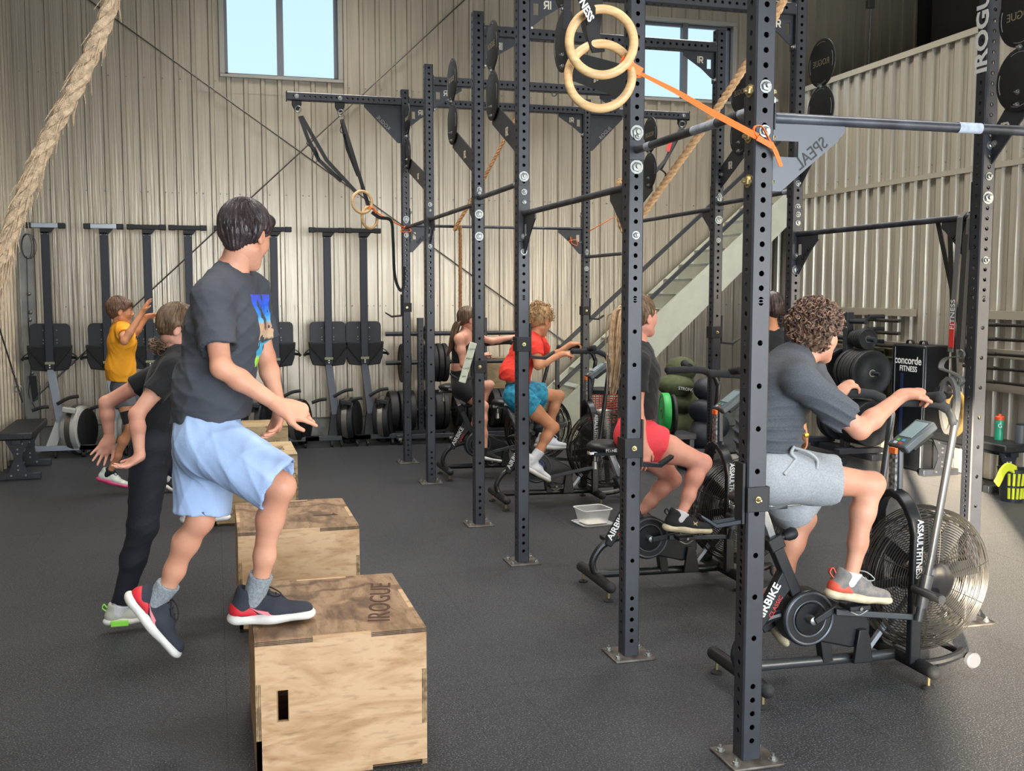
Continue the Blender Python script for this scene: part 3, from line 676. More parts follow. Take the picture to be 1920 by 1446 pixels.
# ================= PLYO BOXES =================
def ply_mat(name, c1, c2, dark=0):
    m = bpy.data.materials.new(name); m.use_nodes = True; N = m.node_tree.nodes; L = m.node_tree.links; b = N['Principled BSDF']
    t = N.new('ShaderNodeTexCoord'); mp = N.new('ShaderNodeMapping'); mp.inputs['Scale'].default_value = (1, 1.6, 4.0) if not dark else (4.5, 1.4, 1); L.new(t.outputs['Object'], mp.inputs[0])
    n = N.new('ShaderNodeTexNoise'); n.inputs['Scale'].default_value = 2.2; n.inputs['Detail'].default_value = 6; n.inputs['Distortion'].default_value = 2.2; L.new(mp.outputs[0], n.inputs['Vector'])
    r = N.new('ShaderNodeValToRGB'); e = r.color_ramp.elements; e[0].position = .36; e[0].color = (*lin(c2), 1); e[1].position = .56; e[1].color = (*lin(c1), 1); L.new(n.outputs['Fac'], r.inputs[0])
    w = N.new('ShaderNodeTexNoise'); w.inputs['Scale'].default_value = 14; w.inputs['Detail'].default_value = 6; L.new(mp.outputs[0], w.inputs['Vector'])
    r2 = N.new('ShaderNodeValToRGB'); e = r2.color_ramp.elements; e[0].position = .28; e[0].color = (.45, .38, .28, 1); e[1].position = .46; e[1].color = (1, 1, 1, 1); L.new(w.outputs['Fac'], r2.inputs[0])
    mx = N.new('ShaderNodeMixRGB'); mx.blend_type = 'MULTIPLY'; mx.inputs[0].default_value = .55; L.new(r.outputs[0], mx.inputs[1]); L.new(r2.outputs[0], mx.inputs[2])
    out = mx.outputs[0]
    if dark:
        wv = N.new('ShaderNodeTexWave'); wv.wave_type = 'RINGS'; wv.inputs['Scale'].default_value = 1.3; wv.inputs['Distortion'].default_value = 7; wv.inputs['Detail'].default_value = 3; wv.inputs['Detail Scale'].default_value = 1.2
        mp3 = N.new('ShaderNodeMapping'); mp3.inputs['Location'].default_value = (-.32, -.3, 0); mp3.inputs['Scale'].default_value = (2.6, 1.5, 1); L.new(t.outputs['Object'], mp3.inputs[0]); L.new(mp3.outputs[0], wv.inputs['Vector'])
        r3 = N.new('ShaderNodeValToRGB'); e = r3.color_ramp.elements; e[0].position = .02; e[0].color = (.42, .34, .26, 1); e[1].position = .22; e[1].color = (1, 1, 1, 1); L.new(wv.outputs['Fac'], r3.inputs[0])
        m3 = N.new('ShaderNodeMixRGB'); m3.blend_type = 'MULTIPLY'; m3.inputs[0].default_value = .8; L.new(out, m3.inputs[1]); L.new(r3.outputs[0], m3.inputs[2]); out = m3.outputs[0]
    L.new(out, b.inputs['Base Color']); b.inputs['Roughness'].default_value = .6
    bp = N.new('ShaderNodeBump'); bp.inputs['Strength'].default_value = .15; bp.inputs['Distance'].default_value = .004; L.new(w.outputs['Fac'], bp.inputs['Height']); L.new(bp.outputs[0], b.inputs['Normal'])
    return m
def edge_mat():
    m = bpy.data.materials.new('plywood_edge'); m.use_nodes = True; N = m.node_tree.nodes; L = m.node_tree.links; b = N['Principled BSDF']
    t = N.new('ShaderNodeTexCoord'); n = N.new('ShaderNodeTexNoise'); n.inputs['Scale'].default_value = 30; L.new(t.outputs['Object'], n.inputs['Vector'])
    r = N.new('ShaderNodeValToRGB'); e = r.color_ramp.elements; e[0].position = .4; e[0].color = (*lin('8a6f4e'), 1); e[1].position = .6; e[1].color = (*lin('c7a67a'), 1); L.new(n.outputs['Fac'], r.inputs[0]); L.new(r.outputs[0], b.inputs['Base Color']); b.inputs['Roughness'].default_value = .8
    return m
ply = ply_mat('birch_plywood', 'c2a07a', 'a8825a'); plyt = ply_mat('worn_plywood_top', '97795a', '75593c', 1); plye = edge_mat(); burn = M('burned_lettering', '4a3020', .8); gap = M('dark_ply_layer', '2e2115', .9)  # gap: dark layers striping the plywood edges
ply2 = ply_mat('pale_plywood', 'baa27c', 'a28860')
def plyo(lab, x0, y0, w, d, h, hole=None, top=plyt, face=ply, rz=0):
    t = thing('plyo_box', lab, 'box', (x0, y0, 0), rz, None); T = .018; e = .0025
    # front panel (faces -Y) with finger joints and a handle hole
    def tabs(L, n=3): return [L*i/n for i in range(n+1)]
    a = tabs(w); pf = MB()
    X = [0, .33*w, .67*w, w]; Z = [0, .3*h, .7*h, h]
    cut = lambda x0_, x1_, z0_, z1_, y: pf.span(x0_, x1_, y, y+T, z0_, z1_)
    for nm, y in (('front_panel', 0), ('back_panel', d-T)):
        pf = MB()
        if nm == 'front_panel' and hole:
            hx, hz, hw, hh = hole
            cut(T, hx-hw/2, T, h-T, y); cut(hx+hw/2, w-T, T, h-T, y); cut(hx-hw/2, hx+hw/2, T, hz-hh/2, y); cut(hx-hw/2, hx+hw/2, hz+hh/2, h-T, y)
        else: cut(T, w-T, T, h-T, y)
        cut(X[1]+.0, X[2], h-T, h, y); cut(X[1], X[2], 0, T, y)
        cut(0, T, Z[0]+0*T, Z[1], y); cut(0, T, Z[2], Z[3]-T*0, y) if False else None
        cut(0, T, 0, Z[1], y); cut(0, T, Z[2], h-T, y); cut(w-T, w, 0, Z[1], y); cut(w-T, w, Z[2], h-T, y)
        pf.build(nm, face, t)
    for nm, x in (('left_panel', 0), ('right_panel', w-T)):
        s_ = MB(); s_.span(x, x+T, T, d-T, 0, h-T); s_.span(x, x+T, d*.33, d*.67, h-T, h)
        s_.build(nm, face, t)
        for y in (0, d-T): MB().span(x, x+T, y-.0005, y+T+.0005, Z[1], Z[2]).build('joint_tab', plye, t)
    tp = MB(); tp.span(T, w-T, T, d-T, h-T, h); tp.span(T, w-T, 0, 0, 0, 0) if False else None
    for y in (0, d-T): tp.span(0, X[1], y, y+T, h-T, h+.0006); tp.span(X[2], w, y, y+T, h-T, h+.0006)
    for x in (0, w-T): tp.span(x, x+T, T, d*.33, h-T, h+.0006); tp.span(x, x+T, d*.67, d-T, h-T, h+.0006)
    tp.build('top_panel', top, t)
    eg = MB()
    for k in range(3):
        z = h-T+.003+k*.0055
        for (q0, q1) in ((0, X[1]), (X[2], w)): eg.span(q0, q1, -.0008, .002, z, z+.0022)
        for (q0, q1) in ((0, d*.33), (d*.67, d)): eg.span(w-.002, w+.0008, q0, q1, z, z+.0022); eg.span(-.0008, .002, q0, q1, z, z+.0022)
        z = .003+k*.0055
        for (q0, q1) in ((0, X[1]), (X[2], w)): eg.span(q0, q1, -.0008, .002, z, z+.0022)
    for k in range(3):
        x = .003+k*.0055
        eg.span(x, x+.0022, -.0008, .002, Z[1], Z[2]); eg.span(w-x-.0022, w-x, -.0008, .002, Z[1], Z[2])
    eg.build('ply_layers', gap, t)['kind'] = 'stuff'
    if hole:
        hx, hz, hw, hh = hole; m = MB(); c = [(hx+sx*hw/2, 0, hz+sz*hh/2) for sx, sz in ((-1, -1), (1, -1), (1, 1), (-1, 1))]
        m.tube([V(q)+V((0, -.0005, 0)) for q in c], .002, 4, closed=True); m.build('hole_rim', M('routed_rim', 'a98a60', .8), t)
    MB().span(T, w-T, T, d-T, .002, T).build('bottom_panel', face, t)
    return t
b1 = plyo('nearest large plywood jump box with dark handle slot, the jumping boy foot on it', .105, 3.60, .60, .76, .505, (.092, .27, .038, .113))
text('lettering', 'IROGUE', .118, (.492, .36, .5063), V((.17, 1, 0)), V((-1, .17, 0)), burn, b1, th=.0004, sx=1.2)
b2 = plyo('middle plywood jump box with stained top directly behind the nearest one', .085, 5.29, .605, .76, .51)
mb = MB(); mb.prism([(0, 0), (.13, -.01), (.11, .05), (.10, .02), (0, .012)], (.40, .30, .5112), (1, 0, 0), (0, 1, 0), .0006); mb.build('burned_mark', burn, b2)
b3 = plyo('third plywood jump box, pale, mostly hidden behind boy legs', -.04, 7.82, .609, .70, .51, None, ply2, ply2)
text('lettering', 'ERO', .10, (.50, .33, .5112), V((0, 1, 0)), V((-1, 0, 0)), burn, b3, th=.0004)
text('lettering', 'CO7', .09, (.105, -.001, .10), (1, 0, 0), (0, 0, 1), M('faded_lettering', '8d7450', .8), b3, th=.0004)
text('lettering', 'UE', .12, (.53, -.001, .36), (1, 0, 0), (0, 0, 1), MATS['faded_lettering'], b3, th=.0004)
b4 = plyo('farthest plywood jump box with small stamped word, behind the pointing hand', .015, 9.63, .606, .50, .50, None, ply2, ply2)
text('lettering', 'ATHLETIQUE', .10, (.27, -.001, .33), (1, 0, 0), (0, 0, 1), MATS['faded_lettering'], b4, th=.0004, sx=.9)
plyo('tan plywood box standing behind the exercise bikes by back wall', 3.02, 11.86, .50, .24, .94, None, ply2, ply2)

# ================= ROWERS STORED UPRIGHT =================
def rower(grey, lab, x, y=11.62, dz=0, flip=1):
    t = thing('rowing_machine', lab, 'rower', (x, y, 0), 0, None); f = flip
    fr = M('rower_dark_rail', '22252c', .45, .2); nk = alu if grey else M('rower_grey_neck', '6d7077', .4, .4)
    MB().box((0, -.05, 1.66), (.080, .05, 1.33)).build('rail', fr, t, .004)
    m = MB(); m.add([(-.045, -.075, 2.31), (.045, -.075, 2.31), (.045, -.02, 2.31), (-.045, -.02, 2.31), (-.085 if f < 0 else -.045, -.075, 2.36), (.085 if f > 0 else .045, -.075, 2.36), (.085 if f > 0 else .045, -.02, 2.36), (-.085 if f < 0 else -.045, -.02, 2.36)], [(0, 3, 2, 1), (4, 5, 6, 7), (0, 1, 5, 4), (1, 2, 6, 5), (2, 3, 7, 6), (3, 0, 4, 7)]); m.build('rail_bracket', blk2, t)
    MB().box((0, -.05, 2.385), (.27, .06, .048)).build('foot_bar', alu if grey else blk2, t, .005)
    for s in (-1, 1): MB().box((s*.158, -.05, 2.385), (.07, .066, .056)).build('bar_cap', blk2, t, .006)
    m = MB()
    for s in (-1, 1): m.lathe([(.006, 0), (.004, .004)], (s*.028, -.076, 2.30), (0, -1, 0), 6)
    m.build('screws', steel, t)['kind'] = 'stuff'
    # footboard
    R = Matrix.Rotation(.12, 3, 'X'); m = MB(); pts = []
    for (cx, cz, a0) in ((.145, 1.34, 0), (-.145, 1.34, PI/2), (-.145, 1.13, PI), (.145, 1.13, 3*PI/2)):
        for k in range(5): a = a0+PI/2*k/4; pts.append((cx+.05*math.cos(a), cz+.05*math.sin(a)))
    m.prism(pts, (0, .03, 0), (1, 0, 0), (0, 0, 1), .03); m.build('footboard', M('rower_footboard', '26282d', .5), t, .004)
    for s in (-1, 1):
        m = MB(); m.prism([(s*.03, 1.16), (s*.215, 1.17), (s*.20, 1.00), (s*.17, .915), (s*.03, .90)][::s], (0, -.03, 0), (1, 0, 0), (0, 0, 1), .06); m.build('footplate', foam, t, .008)
        m = MB(); m.prism([(s*.05, .93), (s*.20, 1.12), (s*.215, 1.15), (s*.05, 1.15)][::s], (0, -.062, 0), (1, 0, 0), (0, 0, 1), .012); m.build('foot_strap', web, t, .003)
        m = MB(); m.tube(bez([(s*.20, -.03, 1.09), (s*.245, -.05, 1.06), (s*.265, -.05, 1.02), (s*.25, -.04, 1.035), (s*.20, -.02, 1.04)]), 1, flat=(.03, .004)); m.build('strap_end', web, t)
    m = MB()
    for s in (-1, 1):
        for z in (1.32, 1.22, 1.19): m.lathe([(.008, 0), (.005, .005)], (s*.065, .013, z), (0, -1, 0), 6)
    m.build('screws', steel, t)['kind'] = 'stuff'
    m = MB(); m.span(-.046, .046, -.085, -.07, .975, 1.0); m.build('rail_end', M('pale_edge', '8c8a6a', .5), t)
    MB().span(-.045, .045, -.083, -.03, .92, .975).build('end_block', blk2, t, .004)
    m = MB(); m.lathe([(.008, 0), (.008, .004)], (0, -.084, .965), (0, -1, 0), 8); m.lathe([(.008, 0), (.008, .004)], (0, -.084, .942), (0, -1, 0), 8); m.build('rivets', white, t)['kind'] = 'stuff'
    MB().bar((0, -.02, .93), (f*.07, .02, .36), .082, .05, (0, 1, 0)).build('neck', nk, t, .004)
    MB().bar((f*.075, .03, .38), (f*.03 if not grey else -f*.03, -.02, .10), .10, .06, (0, 1, 0)).build('front_leg', greyp if grey else blk2, t, .004)
    for s, pts in ((-1, [(-.19, -.03, .50), (-.10, -.04, .53), (-.03, -.03, .535)]), (1, [(.05, -.03, .56), (.12, -.04, .60), (.18, -.04, .625), (.26, -.03, .635)])):
        MB().tube(bez([(f*a, b, c) for a, b, c in pts]), .019, 10).build('handle_grip', foam, t)
    ax = V((f*1.0, -.38, .03)).normalized(); c = V((f*.235, .10, .275))
    MB().lathe([(.02, -.095), (.20, -.095), (.245, -.08), (.255, -.045), (.255, .045), (.245, .08), (.20, .095), (.02, .095)], c, ax, 32).build('flywheel_housing', greyp if grey else blk2, t)
    MB().lathe([(.258, -.03), (.262, -.028), (.262, .028), (.258, .03)], c, ax, 36, cap=False).build('metal_band', M('brushed_steel_band', '8d8a84', .35, .8), t)
    MB().lathe([(.02, .094), (.215, .094), (.22, .10), (.20, .108), (.02, .112)], c, ax, 28).build('side_grille', blk2, t)
    MB().box((f*.17, -.10, .50), (.13, .10, .05), Matrix.Rotation(f*.2, 3, 'Y')).build('chain_cover', greyp if grey else blk2, t, .008)
    MB().box((f*.09, -.06, .105), (.72 if not grey else .80, .05, .052)).build('base_bar', alu if grey else blk, t, .003)
    for xx in (-.27, .30, .02):
        w = MB(); w.lathe([(.026, -.012), (.03, -.008), (.03, .008), (.026, .012)], (f*xx+f*.09*0, -.06, .031), (1, 0, 0), 16); w.build('caster', rub, t)
        MB().box((f*xx, -.06, .07), (.035, .04, .04)).build('caster_bracket', blk2, t, .003)
    return t
labs = ['grey-topped rowing machine stored upright nearest the left corner', 'second upright-stored rowing machine, pale foot bar, behind the yellow-shirted boy', 'black upright-stored rowing machine between yellow-shirted boy arm and girl head',
        'black upright-stored rowing machine just left of the tall boy back', 'upright-stored rowing machine hidden behind the tall boy head', 'black upright-stored rowing machine right behind the tall boy face',
        'black upright-stored rowing machine, left one of the pair above the pointing hand', 'black upright-stored rowing machine farthest right, beside the stored plates']
for i, px in enumerate([85, 195, 275, 352, 436, 512, 612, 680]):
    q = J(px, 430, 11.6); rower(i < 2, labs[i], q.x, flip=-1 if i == 7 and False else 1)

# ================= WEIGHT TREES =================
platem = M('bumper_rubber', '1c1d1f', .6, var=.25, vs=9, bump=.15, bs=90)
def plate(lab, c, ax, r=.225, th=.05, hubm=steel, mat=None, group=None, parent=None):
    t = thing('bumper_plate', lab, 'weight plate', c, 0, group); ax = V(ax).normalized(); h = th/2; mat = mat or platem
    MB().lathe([(.027, -h), (r*.35, -h), (r*.38, -h+.004), (r*.80, -h+.004), (r*.83, -h), (r*.97, -h), (r, -h+.008), (r, h-.008), (r*.97, h), (r*.83, h), (r*.80, h-.004), (r*.38, h-.004), (r*.35, h), (.027, h)], (0, 0, 0), ax, 40, cap=False).build('disc', mat, t)
    MB().lathe([(.026, -h-.002), (.036, -h-.002), (.036, h+.002), (.026, h+.002), (.026, -h-.002)], (0, 0, 0), ax, 20, cap=False).build('hub', hubm, t)
    return t
def tree(x, y, lab):
    t = thing('plate_tree', lab, 'rack', (x, y, 0))
    m = MB(); sq_tube(m, (0, 0, .12), (0, 0, 1), (0, -1, 0), .07, 1.30, [.05*k+.1 for k in range(22)], []); m.build('post', blk, t)
    for s in (-1, 1):
        for z in (1.24, .91, .365): MB().tube([(s*.035, 0, z), (s*.40, 0, z)], .024, 12).build('peg', blk, t)
    MB().box((0, 0, .10), (.62, .12, .07)).build('base_channel', blk, t, .004); MB().box((0, -.24, .09), (.66, .07, .05)).build('base_bar', blk, t, .004)
    for s in (-1, 1): MB().bar((s*.28, 0, .1), (s*.28, -.24, .09), .06, .04).build('base_arm', blk, t, .003)
    for sx in (-1, 1):
        for yy in (-.24, .02):
            MB().lathe([(.03, -.012), (.033, -.008), (.033, .008), (.03, .012)], (sx*.29, yy-.02, .034), (1, .4, 0), 18).build('caster', rub, t)
            MB().box((sx*.29, yy-.02, .062), (.04, .035, .03)).build('caster_bracket', steel, t, .004)
    return t
tx, ty = 2.262, 11.78
tree(tx, ty, 'black plate tree on casters standing between rowers and ponytail girl')
ORD = ['first', 'second', 'third', 'fourth', 'fifth', 'sixth']
PL1 = [(-.185, .905), (.085, .905), (.145, .905), (.21, .905), (.275, .905), (-.33, .365), (-.22, .365), (-.12, .365), (.09, .365), (.185, .365), (.27, .365)]
gl_ = 'black bumper plates on the tree left of the ponytail girl'
for x, z, th, r in ((-.185, .905, .09, .222), (.085, .905, .055, .222), (.145, .905, .055, .222), (.21, .905, .06, .222), (.275, .905, .05, .222), (-.33, .365, .095, .225), (-.22, .365, .085, .225), (-.12, .365, .07, .225), (.09, .365, .09, .225), (.185, .365, .09, .225), (.27, .365, .06, .225)):
    k_ = [q for q, zz in PL1 if (q < 0) == (x < 0) and abs(zz-z) < .01]; k_.sort()
    plate('%s bumper plate on %s peg, %s side, tree by rowers' % (ORD[k_.index(x)], 'upper' if z > .6 else 'lower', 'left' if x < 0 else 'right'), (tx+x, ty, z), (1, 0, 0), r, th, group=gl_)
for k_, x in enumerate((.065, .095, .135)): plate(ORD[k_]+' small change plate on top peg of tree by rowers', (tx+x, ty, 1.24), (1, 0, 0), .095, .022, group='small change plates on the top peg')
tx2 = J(906, 640, 11.8).x
tree(tx2, ty, 'black plate tree partly hidden behind the board upright')
for k_, (x, z, th) in enumerate(((-.30, .365, .085), (-.20, .365, .08), (.12, .365, .08), (.21, .365, .08), (.30, .365, .07))):
    plate(ORD[k_]+' bumper plate in the row behind ponytail girl legs', (tx2+x, ty, z), (1, 0, 0), .225, th, group='bumper plates behind the ponytail girl bike')
# right-hand tree, pegs along the wall direction
t = thing('plate_tree', 'black plate storage tree by the right wall behind curly-haired boy', 'rack', (6.18, 9.25, 0))
MB().box((0, 0, .80), (.075, .075, 1.42)).build('post', blk, t, .004)
for z in (1.42, 1.25, .92, .42):
    for s in (-1, 1): MB().tube([(0, s*.03, z), (0, s*(.46 if z < 1.3 else .30), z)], .024, 12).build('peg', blk, t)
MB().box((0, 0, .10), (.12, 1.1, .06)).build('base_rail', blk, t, .004)
for s in (-1, 1): MB().box((-.12, s*.42, .16), (.5, .09, .05)).build('base_arm', blk, t, .004); MB().lathe([(.04, -.015), (.045, -.01), (.045, .01), (.04, .015)], (-.3, s*.42, .06), (0, 1, 0), 18).build('caster', rub, t)
MB().tube([(0, -.46, .92), (0, -.54, .92)], .017, 10).build('peg_tip', blk, t)
gr_ = 'big bumper plates on the right tree upper peg'
plate('front bumper plate with steel hub on the right tree upper peg', (6.18, 8.85, .92), (0, 1, 0), .225, .055, M('pale_hub', 'b8b3a6', .4, .5))
for k_, y in enumerate((8.915, 8.965, 9.015, 9.07, 9.14)): plate(ORD[k_]+' plate behind the front one on right tree upper peg', (6.18, y, .92), (0, 1, 0), .225, .045, group=gr_)
for k_, y in enumerate((9.34, 9.42, 9.50, 9.58)): plate(ORD[k_]+' thick plate behind the post on right tree upper peg', (6.18, y, .92), (0, 1, 0), .225, .07, group='rear bumper plates on the right tree')
plate('lower front bumper plate with brass hub on the right tree', (6.18, 8.83, .42), (0, 1, 0), .225, .06, brass)
for k_, y in enumerate((8.90, 8.96, 9.02, 9.08, 9.34, 9.42)): plate(ORD[k_]+' plate stacked behind the lower front plate on right tree', (6.18, y, .42), (0, 1, 0), .225, .05, group='lower bumper plates on the right tree')
plate('small front change plate on right tree above the big plates', (6.18, 8.92, 1.25), (0, 1, 0), .105, .03)
for k_, y in enumerate((8.96, 8.995, 9.03, 9.09, 9.12)): plate(ORD[k_]+' small plate behind the small front plate on right tree', (6.18, y, 1.25), (0, 1, 0), .102 if y < 9.05 else .085, .028, group='small change plates on the right tree')
# soft black plyo
t = thing('foam_block', 'tall black soft plyo block with white maker lettering by right wall', 'box', (6.545, 8.59, 0))
MB().box((0, 0, .605), (.28, .50, 1.21)).build('body', M('black_vinyl', '101216', .35, bump=.1, bs=20), t, .02)
for s in (-1, 1): MB().tube(bez([(.0, .05+s*.1-.04, 1.21), (.0, .05+s*.1-.02, 1.24), (.0, .05+s*.1+.04, 1.24), (.0, .05+s*.1+.06, 1.21)]), 1, flat=(.03, .006)).build('handle', web, t)
text('lettering', 'concorde', .105, (-.1415, .0, 1.055), (0, -1, 0), (0, 0, 1), white, t, th=.0008, sx=1.0, bold=.002); text('lettering', 'FITNESS', .075, (-.1415, -.01, .975), (0, -1, 0), (0, 0, 1), white, t, th=.0008, bold=.001)
for y in (-.238, .19): MB().span(-.144, -.139, y, y+.008, .05, 1.18).build('seam', M('seam_grey', '8b8d92', .5), t)
MB().span(-.1435, -.139, .06, .10, .35, .93).build('blue_tape', M('navy_tape', '1c2a52', .5), t)
# horizontal barbells on the right wall
t = thing('wall_barbell_rack', 'grey horizontal wall rails carrying barbells along the right wall', 'rack')
rl = M('beige_wall_rail', 'a59c8a', .5, .2)
for z in (1.50, 1.16, .86): MB().span(XR-.10, XR-.03, 4.2, 8.2, z-.03, z+.045).build('rail', rl, t); MB().span(XR-.10, XR-.03, 8.92, 11.2, z-.03, z+.045).build('rail', rl, t)
for y in (7.86, 9.35):
    for z in (1.46, 1.33, 1.20, 1.08, .95): MB().tube([(XR-.10, y, z), (XR-.28, y, z)], .025, 10).build('arm', foam, t)
for j, (y0_, y1_, wh) in enumerate(((5.85, 8.0, 'right of the foam block'), (8.95, 11.1, 'behind the plate tree'))):
    for i, z in enumerate((1.425, 1.30, 1.17, 1.045, .925)):
        b = thing('barbell', ['topmost', 'second', 'middle', 'fourth', 'lowest'][i]+' dark barbell on the right wall rails, '+wh, 'barbell', (XR-.20, 0, z), 0)
        MB().tube([(0, y0_+.4, 0), (0, y1_-.4, 0)], .014, 10).build('shaft', M('dark_barbell', '3a3431', .35, .7), b)
        for q in (y0_, y1_-.4): MB().tube([(0, q, 0), (0, q+.4, 0)], .018, 12).build('sleeve', M('barbell_sleeve', '55524d', .35, .8), b)
# ================= BENCHES =================
def bench(lab, loc, rz, L=1.10, W=.30, H=.43, word=None):
    t = thing('flat_bench', lab, 'bench', loc, rz)
    MB().box((0, 0, H-.03), (W, L, .07)).build('pad', M('bench_vinyl', '1f2022', .5, bump=.25, bs=80), t, .015)
    MB().box((0, 0, H-.085), (.08, L-.1, .05)).build('spine', blk, t, .003)
    for s in (-1, 1):
        y = s*(L/2-.16); MB().box((0, y, (H-.1)/2+.03), (.075, .075, H-.16)).build('leg', blk, t, .003)
        MB().box((0, y, .04), (W+.08, .07, .06)).build('foot', blk, t, .004)
        m = MB(); m.prism([(-.10, 0), (.10, 0), (.035, .16), (-.035, .16)], (0, y-s*.0-.04, .03), (1, 0, 0), (0, 0, 1), .006); m.prism([(-.11, H-.06), (.11, H-.06), (.035, H-.22), (-.035, H-.22)][::-1], (0, y-.04, 0), (1, 0, 0), (0, 0, 1), .006); m.build('gusset_plates', blk, t)['kind'] = 'stuff'
        m = MB()
        for (x, z) in ((-.06, .05), (.06, .05), (0, .10), (0, .14), (0, H-.20), (0, H-.16), (-.04, H-.11), (.04, H-.11)): m.lathe([(.011, 0), (.008, .007)], (x, y-.043, z), (0, -1, 0), 8)
        m.build('bolts', steel, t)['kind'] = 'stuff'
    if word: text('lettering', word, .07, (0.0, -(L/2-.16)-.0425, H-.27), (0, 0, -1), (1, 0, 0), white, t, th=.0006, bold=.002)
    return t
bench('black flat bench at far left edge by the rowing machines', (-1.76, 10.68, 0), .03, 1.12, .29, .45)
bench('black flat bench along right wall carrying green bottle', (6.46, 7.74, 0), 0, 1.16, .30, .43, 'ROGUE')
t = thing('water_bottle', 'green sports bottle with orange cap standing on the right bench', 'bottle', J(1873, 824, 7.46))
t.location.z = .431
MB().lathe([(.03, 0), (.036, .006), (.037, .06), (.032, .10), (.036, .14), (.036, .175), (.03, .185)], (0, 0, 0), (0, 0, 1), 24).build('body', M('green_plastic', '2f9f78', .3, trans=0), t)
MB().lathe([(.038, .178), (.038, .205), (.032, .212), (.014, .214), (.012, .23), (.005, .232)], (0, 0, 0), (0, 0, 1), 24).build('cap', M('orange_plastic', 'e0502a', .4), t)
text('lettering', 'G', .05, (-.022, -.031, .13), V((.8, -.6, 0)), (0, 0, 1), white, t, th=.0008)
t = thing('tumbler', 'matte grey tumbler cup at the right picture edge on the bench', 'cup', J(1913, 826, 7.24)); t.location.z = .431
MB().lathe([(.038, 0), (.044, .006), (.045, .15), (.041, .16), (.038, .158)], (0, 0, 0), (0, 0, 1), 24).build('body', M('slate_cup', '4a4d52', .5), t); MB().lathe([(.04, .158), (.041, .168), (.03, .172)], (0, 0, 0), (0, 0, 1), 24).build('lid', blk2, t)
t = thing('mesh_bin', 'small dark slatted bin with yellow pads at lower right', 'bin', (6.27, 7.02, 0))
MB().lathe([(.085, .002), (.115, .27), (.12, .275), (.112, .27), (.082, .008)], (0, 0, 0), (0, 0, 1), 20, cap=False).build('basket', M('bin_dark', '2c2f36', .5), t); MB().lathe([(.08, .003), (.08, .01)], (0, 0, 0), (0, 0, 1), 20).build('base', MATS['bin_dark'], t)
yel = M('hi_vis_yellow', 'dbe338', .7)
for k in range(6):
    a = -2.5+k*.33
    for (z0, z1) in ((.03, .12), (.14, .24)): c, s = math.cos(a), math.sin(a); MB().tube([(c*(.089+z0*.11), s*(.089+z0*.11), z0), (c*(.089+z1*.11), s*(.089+z1*.11), z1)], .011, 8).build('yellow_pad', yel, t)
t = thing('yellow_cloth', 'bright yellow cloth draped over the rim of small bin', 'cloth')
p = [J(1905, 882, 6.95), J(1890, 876, 6.92), J(1880, 884, 6.9), J(1874, 897, 6.88), J(1868, 908, 6.86)]
m = MB(); m.tube(bez(p, 6), 1, flat=(.07, .02), side=(.6, .3, .6)); m.tube(bez([q+V((.02, .02, .008)) for q in p[:4]], 6), 1, flat=(.05, .02), side=(.3, .6, .5)); m.build('cloth', yel, t, .008, 80)
# ================= HANGING BANDS / RINGS AT THE RIGHT =================
gb = M('grey_band', '6c6b68', .8, bump=.2, bs=200); gbd = M('dark_band', '33322f', .8)
t = thing('hanging_straps', 'grey nylon ring straps looped over far right bar with red label', 'strap')
for i, (a, b, m_) in enumerate([((1800, 408), (1782, 660), gb), ((1818, 410), (1803, 680), gb), ((1811, 440), (1796, 655), gbd)]):
    p0 = JX(*a, XB_-.03); p1 = JX(*b, XB_-.03); p0.y = max(4.5, p0.y-.0); MB().tube([V((XB_, p0.y, 2.115)), p0+V((-.0, 0, 0)), p1], 1, flat=(.038, .005), side=(0, 1, 0)).build('strap', m_, t)
q = JX(1784, 628, XB_-.037); MB().tube([q+V((0, 0, .065)), q-V((0, 0, .065))], 1, flat=(.037, .003), side=(0, 1, 0)).build('label', redm, t)
text('lettering', 'FITNESS', .045, JX(1786, 590, XB_-.042), (0, .0, 1), (0, 1, 0), white, t, th=.0005)
m = MB(); c0 = JX(1800, 668, XB_-.05)
m.tube(bez([c0+V((0, a, b)) for a, b in ((0, 0), (.11, -.02), (.14, -.07), (.05, -.09), (-.03, -.12), (.02, -.16), (.10, -.13), (.13, -.18), (.04, -.20))], 8), 1, flat=(.034, .005), side=(1, 0, 0)); m.build('coiled_end', gb, t)
m = MB(); m.tube([V((XB_-.07, 4.56, 1.28))+V((0, .055*math.cos(a)*(1+.2*math.sin(a)), .14*math.sin(a)-.16)) for a in np.linspace(0, 2*PI, 28)], 1, flat=(.03, .022), side=(1, 0, 0), closed=True); m.build('folded_loop', gb, t)
MB().torus(c0+V((0, -.01, .01)), (1, 0, 0), .022, .006, 18, 6).build('carabiner', steel, t)
MB().box(c0+V((-.01, .02, -.12)), (.01, .05, .03)).build('buckle', steel, t, .002)
MB().lathe([(.035, -.03), (.035, .03)], c0+V((.0, .12, -.20)), (1, .2, 0), 16).build('rolled_end', foam, t)
for i, (cx, cz, lab) in enumerate(((1790, 775, 'large pale wooden ring hanging left of the white-lettered upright'), (1824, 776, 'pale wooden ring half hidden behind white-lettered upright'))):
    t = thing('gym_ring', lab, 'ring', (0, 0, 0)); c = J(cx, cz, 4.72+.10*i); MB().torus(c, (.5, -1, .05), .115, .0155, 48, 12).build('hoop', M('golden_ring_wood', 'c99f55', .5, var=.1), t)
    MB().tube([c+V((0, 0, .115)), V((XB_, c.y-.02, 2.107))], 1, flat=(.036, .005), side=(0, 1, 0)).build('strap', gbd, t)
